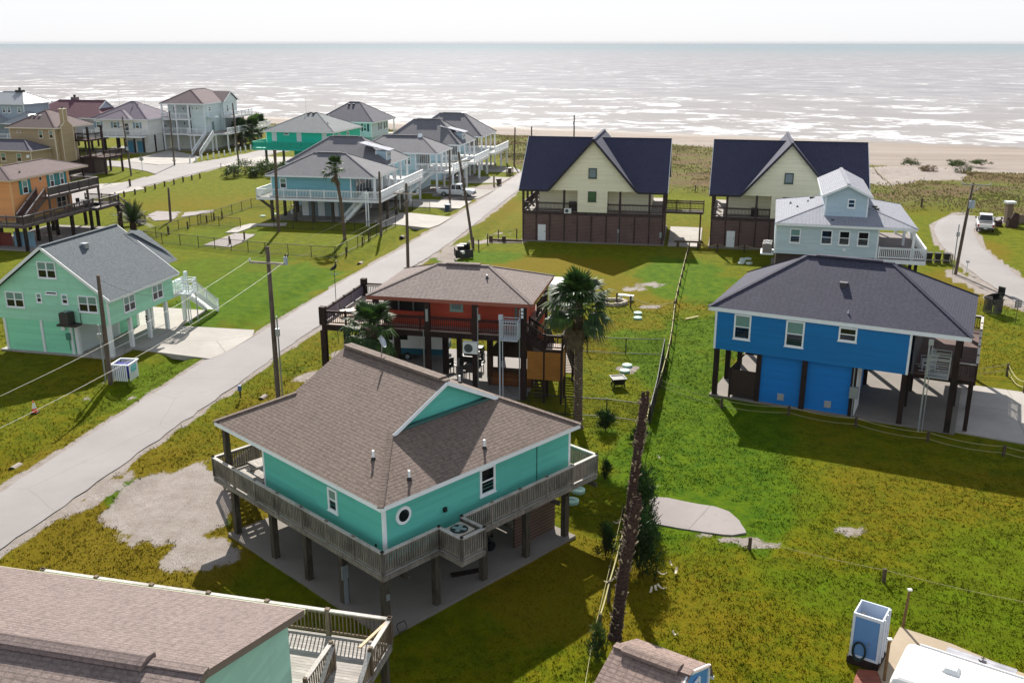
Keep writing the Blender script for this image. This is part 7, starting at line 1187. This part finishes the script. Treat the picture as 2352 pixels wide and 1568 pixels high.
def rbox(m, x0, x1, y0, y1, z0, z1, r, k=0, seg=4):
    """box whose vertical section across y is rounded at the top edges"""
    pr = [(y0, z0), (y1, z0)]
    for i in range(seg + 1): a = i / seg * math.pi / 2; pr.append((y1 - r + r * math.cos(a), z1 - r + r * math.sin(a)))
    for i in range(seg + 1): a = math.pi / 2 + i / seg * math.pi / 2; pr.append((y0 + r + r * math.cos(a), z1 - r + r * math.sin(a)))
    n = 3; rows = []
    for x, ins in ((x0, r * .9), (x0 + r * .35, r * .25), (x0 + r, 0), (x1 - r, 0), (x1 - r * .35, r * .25), (x1, r * .9)):
        rows.append([(x, y, z if z < z0 + .01 else z - ins * (1 if z > z1 - r * 1.01 else 0)) for y, z in pr])
    b = len(m.v)
    for rw in rows: m.v += rw
    K = len(pr)
    for i in range(len(rows) - 1):
        for j in range(K): m.f.append((b + i * K + j, b + i * K + (j + 1) % K, b + (i + 1) * K + (j + 1) % K, b + (i + 1) * K + j)); m.m.append(k)
    m.f.append(tuple(b + j for j in range(K))); m.f.append(tuple(b + (len(rows) - 1) * K + j for j in range(K))); m.m += [k, k]; return m
def trailer(label, loc, deg, L, W_, H_, stripe, wins, vents_=(), name='travel_trailer', z0=.55, col=(224, 226, 226)):
    t = thing(name, label, 'camper', loc, deg); rbox(MB(), 0, L, 0, W_, z0, H_, .22).build('body', paint(col, .35, .06), t, smooth=False)
    MB().box(-.01, L + .01, -.012, W_ + .012, z0 - .02, z0 + .42).build('lower_band', paint(stripe, .4), t)
    for a0, a1, b0, b1 in wins:
        f = MB().box(a0, a1, -.03, .0, b0, b1).build('window', BLACKP, t); MB().box(a0 + .06, a1 - .06, -.045, -.03, b0 + .06, b1 - .06).build('pane', GL, f)
    f = MB().box(L, L + .03, W_ * .25, W_ * .75, 1.5, 2.1).build('window', BLACKP, t); MB().box(L + .03, L + .045, W_ * .3, W_ * .7, 1.56, 2.04).build('pane', GL, f)
    for x in (L * .5 - .4, L * .5 + .4):
        for y in (.0, W_): w_ = MB().tube([(x, y - .1 if y else -.02, .33), (x, y + .02 if y else .12, .33)], .33, 16).build('wheel', BLACKP, t); MB().tube([(x, -.03 if not y else W_ + .025, .33), (x, -.025 if not y else W_ + .03, .33)], .16, 12).build('rim', GALV, w_)
    MB().beam((-1.1, W_ / 2, .45), (0, W_ / 2, .5), .12, .1).beam((-.9, W_ / 2, .0), (-.9, W_ / 2, .5), .07).build('hitch', DARK, t)
    for x, y, s_ in vents_: MB().taper(x - s_, x + s_, y - s_ * .8, y + s_ * .8, H_ - .02, H_ + .09, -.4).taper(x - s_ * .8, x + s_ * .8, y - s_ * .65, y + s_ * .65, H_ + .085, H_ + .14, -.35).build('roof_vent', OFFW, t)
    return t
cv = trailer('white roofed camper cut off by the bottom right corner', (11.95, 25.75), -34.5, 7.5, 2.35, 2.9, (108, 128, 146), [(1, 2, 1.5, 2.2), (3, 4.2, 1.5, 2.2)], [(1.55, 1.35, .2), (4.2, 1.2, .22)], col=(236, 234, 230)); MB().box(-.03, .02, .12, 2.2, 1.2, 2.35).build('front_window', paint((120, 150, 168), .2), cv); MB().tube([(.4, 2.33, 2.86), (6.9, 2.33, 2.86)], .045, 6).build('awning_rail', paint((214, 214, 216)), cv); MB().tube([(3.0 + .1 * math.cos(a), .9 + .1 * math.sin(a), 3.15) for a in np.linspace(0, 6.28, 12)], .012, 5).tube([(3.0, .9, 2.9), (3.0, .9, 3.15)], .02, 6).build('antenna', GALV, cv)
c, s_ = math.cos(R(-12.2)), math.sin(R(-12.2))
trailer('white and teal travel trailer parked under the red house', rloc(-3.0, 6.0), -8, 6.3, 2.3, 2.95, (30, 96, 116), [(1.7, 2.5, 1.55, 2.2), (2.95, 3.6, 1.6, 2.15)])
trailer('tall white trailer with rooftop unit half hidden behind the full palm', (3.05, 76.7), -8, 2.7, 2.5, 3.05, (190, 184, 174), [(.5, 1.6, 2.05, 2.3)], [(1.9, 1.6, .4)], z0=.6)
tk = thing('tiki_bar', 'dark timber bar hut with pitched roof under the red house', 'bar hut', rloc(7.9, 2.7, .1), -12.2); D_ = timber((92, 62, 40), (58, 40, 28)); m = MB(); m.face([(-.5, -.6, 2.1), (2.9, -.6, 2.1), (2.1, 1, 3.0), (.3, 1, 3.0)]).face([(2.9, -.6, 2.1), (2.9, 2.6, 2.1), (2.1, 1, 3.0)]).face([(2.9, 2.6, 2.1), (-.5, 2.6, 2.1), (.3, 1, 3.0), (2.1, 1, 3.0)]).face([(-.5, 2.6, 2.1), (-.5, -.6, 2.1), (.3, 1, 3.0)]); m.build('roof', timber((84, 66, 48), (54, 42, 32)), tk)
for x, y in ((-.3, -.4), (2.6, -.4), (2.6, 2.3), (-.3, 2.3)): MB().box(x - .07, x + .07, y - .07, y + .07, 0, 2.1).build('post', D_, tk)
MB().box(-.2, 2.5, -.35, -.25, 0, 1.05).build('counter_front', wood((136, 84, 48), (96, 58, 34), .3), tk); MB().box(-.35, 2.65, -.6, .1, 1.05, 1.12).build('counter_top', D_, tk)
for k in range(3): f = MB().box(-.1 + k * .9, .7 + k * .9, -.38, -.35, .12, .95).build('counter_panel', wood((150, 94, 54), (110, 68, 40), .3), tk)
gc = thing('golf_cart', 'dark utility cart parked behind the bar hut under the red house', 'cart', rloc(5.3, 6.6, .1), 75); MB().box(-1.1, 1.1, -.55, .55, .35, .62).taper(.55, 1.15, -.5, .5, .6, .95, -.2).box(-1.15, -.4, -.55, .55, .62, .82).build('body', BLACKP, gc); MB().box(-.4, .2, -.5, .5, .62, .85).box(-.5, -.38, -.5, .5, .85, 1.25).build('seat', paint((160, 152, 140)), gc); MB().tube([(.55, .2, .9), (.35, .2, 1.15)], .02, 6).tube([(.33 , .2 + .15 * math.cos(a), 1.17 + .12 * math.sin(a)) for a in np.linspace(0, 6.28, 12)], .015, 5).build('steering_wheel', DARK, gc)
for x in (-.75, .75):
    for y in (-.55, .55): w_ = MB().tube([(x, y - .09, .28), (x, y + .09, .28)], .28, 14).build('wheel', BLACKP, gc); MB().tube([(x, y - .1, .28), (x, y + .1, .28)], .13, 10).build('rim', GALV, w_)
def patio_chair(label, loc, deg, mat, grp):
    t = thing('patio_chair', label, 'chair', loc, deg, grp); MB().box(-.26, .26, -.25, .25, .4, .45).build('seat', mat, t); MB().box(-.26, .26, .22, .27, .46, .95).build('backrest', mat, t)
    for x in (-.23, .23):
        for y in (-.22, .22): MB().box(x - .025, x + .025, y - .025, y + .025, 0, .4).build('leg', mat, t)
        MB().box(x - .03, x + .03, -.25, .22, .62, .66).build('armrest', mat, t)
    return t
PC = paint((40, 38, 40)); G_ = 'patio chairs under the red house'
patio_chair('dark patio chair under the red house, beside the trailer wheel', rloc(4.4, 4.4, .1), 30, PC, G_); patio_chair('dark patio chair under the red house, near the concrete edge', rloc(5.6, 3.4, .1), -120, PC, G_); patio_chair('dark patio chair under the red house, close to the cart', rloc(6.2, 5.0, .1), 160, PC, G_)
G_ = 'dark chairs on the steel blue house deck'; ca, sa = math.cos(R(-10.5)), math.sin(R(-10.5)); al = lambda x, y, z=3.12: (-31.65 + x * ca - y * sa, 123.4 + x * sa + y * ca, z)
for x, y, dg, l_ in ((13.0, 2.2, 40, 'nearest the corner post'), (14.0, 3.0, -60, 'by the outer railing'), (12.6, 4.2, 100, 'against the glazed front'), (14.3, 5.0, -90, 'farthest along the porch')): patio_chair('dark armchair on the steel blue house porch, ' + l_, al(x, y), dg, PC, G_)
G_ = 'dark chairs on the orange house lower deck'; co_, so_ = math.cos(R(-11)), math.sin(R(-11)); ol = lambda x, y, z=2.92: (-54.8 + x * co_ - y * so_, 105.1 + x * so_ + y * co_, z)
for x, y, dg, l_ in ((-.2, 11.6, 60, 'left of the table'), (1.0, 11.4, -60, 'nearest the steps'), (.3, 12.8, 170, 'behind the table')): patio_chair('dark chair on the orange house lower deck, ' + l_, ol(x, y), dg, PC, G_)
t = thing('patio_table', 'dark round table on the orange house lower deck', 'table', ol(.4, 12.0)); MB().tube([(0, 0, .7), (0, 0, .74)], .55, 18).build('tabletop', PC, t); MB().tube([(0, 0, 0), (0, 0, .7)], [.25, .05], 10).build('pedestal', PC, t)

def vehicle(label, loc, deg, kind, col, cat):
    t = thing({'pickup': 'pickup_truck', 'suv': 'parked_car'}[kind], label, cat, loc, deg); P_ = paint(col, .25, .05, 2, .6); hw = .95; pk = kind == 'pickup'; L = 5.6 if pk else 4.6; h = L / 2
    def loft(secs, k=0):
        m = MB(); b = 0; rows = []
        for x, zs in secs: rows.append([(x, -y if i < len(zs) else y, z) for i, (y, z) in enumerate(zs)] + [(x, y, z) for y, z in reversed(zs)])
        K = len(rows[0]); 
        for r_ in rows: m.v += r_
        for i in range(len(rows) - 1):
            for j in range(K): m.f.append((i * K + j, i * K + (j + 1) % K, (i + 1) * K + (j + 1) % K, (i + 1) * K + j)); m.m.append(k)
        m.f.append(tuple(range(K))); m.f.append(tuple((len(rows) - 1) * K + j for j in range(K))); m.m += [k, k]; return m
    sec = lambda x, zb, zt, w_=hw, tw=.92: (x, [(w_ * .94, zb), (w_, zb + .25), (w_, zt - .12), (w_ * tw, zt)])
    if pk: S = [sec(-h, .5, 1.02, .93), sec(-h + .1, .42, 1.06), sec(-.55, .4, 1.08), sec(.0, .4, 1.12), sec(1.3, .4, 1.14), sec(h - .5, .42, 1.08, .94), sec(h - .08, .45, .98, .88), sec(h, .5, .86, .82)]
    else: S = [sec(-h, .5, .92, .84), sec(-h + .15, .4, 1.0, .9), sec(-h + .5, .36, 1.04), sec(0, .34, 1.02), sec(.9, .36, 1.0), sec(h - .5, .38, .9, .9), sec(h - .1, .42, .76, .8), sec(h, .46, .68, .72)]
    loft(S).build('body', P_, t, smooth=False)
    c0, c1, c2, c3, zt = (-.75, -.55, .75, 1.35, 1.86) if pk else (-h + .15, -h + .65, .25, 1.0, 1.66)
    zb = 1.04 if pk else .98; wb, wt = hw * .93, hw * .74
    loft([(c0, [(wb, zb), (wb, zb + .02)]), (c1, [(wb, zb), (wt, zt - .02)]), (c2, [(wb, zb), (wt, zt)]), (c3, [(wb, zb), (wb * .98, zb + .02)])]).build('cabin', P_, t)
    g = MB()
    def q(a, b_, c_, d): g.face([a, b_, c_, d])
    for s_ in (-1, 1):
        for xa, xb in ((c1 + .02, (c1 + c2) / 2 - .05), ((c1 + c2) / 2 + .05, c2 + .05)):
            y0_, y1_ = s_ * (wb * .995 + .012), s_ * (wt * 1.0 + .035); q((xa, y0_ - s_ * .01, zb + .08), (xb + (.25 if xb > .2 else 0), y0_ - s_ * .01, zb + .08), (xb, y1_, zt - .1), (xa, y1_, zt - .1))
    u = lambda f, xs, zs: (xs[0] + (xs[1] - xs[0]) * f, zs[0] + (zs[1] - zs[0]) * f)
    for xs in ((c3, c2), (c0, c1)):
        (xa, za), (xb, zb_) = u(.12, xs, (zb + .02, zt)), u(.88, xs, (zb + .02, zt)); e = .02 if xs[0] > xs[1] else -.02; q((xa + e, -wb * .86, za + .02), (xa + e, wb * .86, za + .02), (xb + e, wt * .88, zb_ + .02), (xb + e, -wt * .88, zb_ + .02))
    g.build('window', glass((14, 18, 22), .08), t)
    if pk: MB().box(-h + .14, -.85, -.74, .74, 1.0, 1.09).build('truck_bed', paint((34, 34, 36), .7), t); MB().box(-h - .12, -h + .05, -.9, .9, .42, .62).build('rear_bumper', paint((60, 62, 66), .4), t); MB().box(h - .06, h + .08, -.86, .86, .42, .6).build('front_bumper', paint((90, 94, 98), .35), t)
    else: MB().box(-h - .04, -h + .1, -.8, .8, .4, .55).box(h - .12, h + .03, -.7, .7, .34, .5).build('bumper', paint((50, 52, 54), .5), t)
    for s_ in (-1, 1):
        MB().box(h - .14, h - .0, s_ * .62 - .16, s_ * .62 + .16, .74 if not pk else .78, .88 if not pk else .95).build('headlight', paint((214, 222, 228), .15, .05), t); MB().box(-h - .03, -h + .04, s_ * .82 - .1, s_ * .82 + .1, .72, 1.0).build('taillight', paint((170, 30, 26), .3), t); MB().box(c3 - .15, c3 + .05, s_ * (hw + .11) - .1, s_ * (hw + .11) + .1, zb + .05, zb + .22).build('mirror', BLACKP, t)
    MB().box(h - .02, h + .03, -.42, .42, .58, .86).build('grille', BLACKP, t); MB().box(-h - .14 if pk else -h - .05, -h - .11 if pk else -h - .02, -.2, .2, .48, .6).build('license_plate', WHITE, t)
    if not pk or col[0] > 230: MB().tube([(c1 + .1, -wt * .8, zt + .06), (c2 - .1, -wt * .8, zt + .06)], .025, 6).tube([(c1 + .1, wt * .8, zt + .06), (c2 - .1, wt * .8, zt + .06)], .025, 6).build('roof_rail', GALV, t)
    for x in (-h * .6, h * .62):
        for s_ in (-1, 1): w_ = MB().tube([(x, s_ * (hw - .2), .38), (x, s_ * (hw + .015), .38)], .38, 18).build('wheel', BLACKP, t); MB().tube([(x, s_ * (hw + .01), .38), (x, s_ * (hw + .03), .38)], .23, 12).build('rim', GALV, w_)
    return t
vehicle('white pickup truck with roof rails parked on the grass by the beach road bend', (58.3, 117.0), 66, 'pickup', (236, 234, 234), 'pickup truck'); vehicle('silver white pickup truck parked across the third row house driveway', (-8.3, 143.4), -14, 'pickup', (214, 220, 226), 'pickup truck'); vehicle('white car half hidden under the second row house', (-17.0, 138.6), -14, 'suv', (220, 226, 232), 'car')
t = thing('covered_cart', 'black tarpaulin covered bulk parked beneath the turquoise house', 'covered cart', mloc(6.6, 2.4, .1), 45.7); m = MB(); TP_ = paint((14, 14, 16), .6)
m.hexa([(-1.0, -.75, 0), (1.0, -.7, 0), (1.05, .7, 0), (-1.0, .75, 0)], [(-.7, -.5, 1.15), (.5, -.55, 1.3), (.6, .5, 1.2), (-.75, .5, 1.05)]).hexa([(.45, -.5, 1.1), (1.2, -.4, .3), (1.2, .4, .3), (.45, .5, 1.1)], [(.45, -.45, 1.28), (1.25, -.35, .5), (1.25, .35, .5), (.45, .45, 1.28)]); m.build('tarpaulin', TP_, t)
for x in (-.7, .75): MB().tube([(x, -.8, .22), (x, -.68, .22)], .22, 12).build('wheel', BLACKP, t)
o = MB().box(-.75, .75, -.15, .15, 0, .06).build('plank', POSTD); o.location = mloc(5.3, 1.0, .1); o.rotation_euler = (0, 0, R(20)); tag(o, 'dark board lying on the slab beneath the turquoise house', 'plank')
# ---------------------------------------------------------------- sea air
hz_ = MB().box(-17000, 17000, -80, 17000, -5.6, 24.5).build('haze', [bpy.data.materials.new('haze')]); hz_['kind'] = 'stuff'
hm = hz_.data.materials[0]; hm.use_nodes = True; hm.node_tree.nodes.clear(); ho = hm.node_tree.nodes.new('ShaderNodeOutputMaterial'); hv = hm.node_tree.nodes.new('ShaderNodeVolumePrincipled')
hv.inputs['Color'].default_value = (.60, .63, .68, 1); hv.inputs['Density'].default_value = .00005; hv.inputs['Anisotropy'].default_value = 0.0; hm.node_tree.links.new(hv.outputs[0], ho.inputs['Volume'])
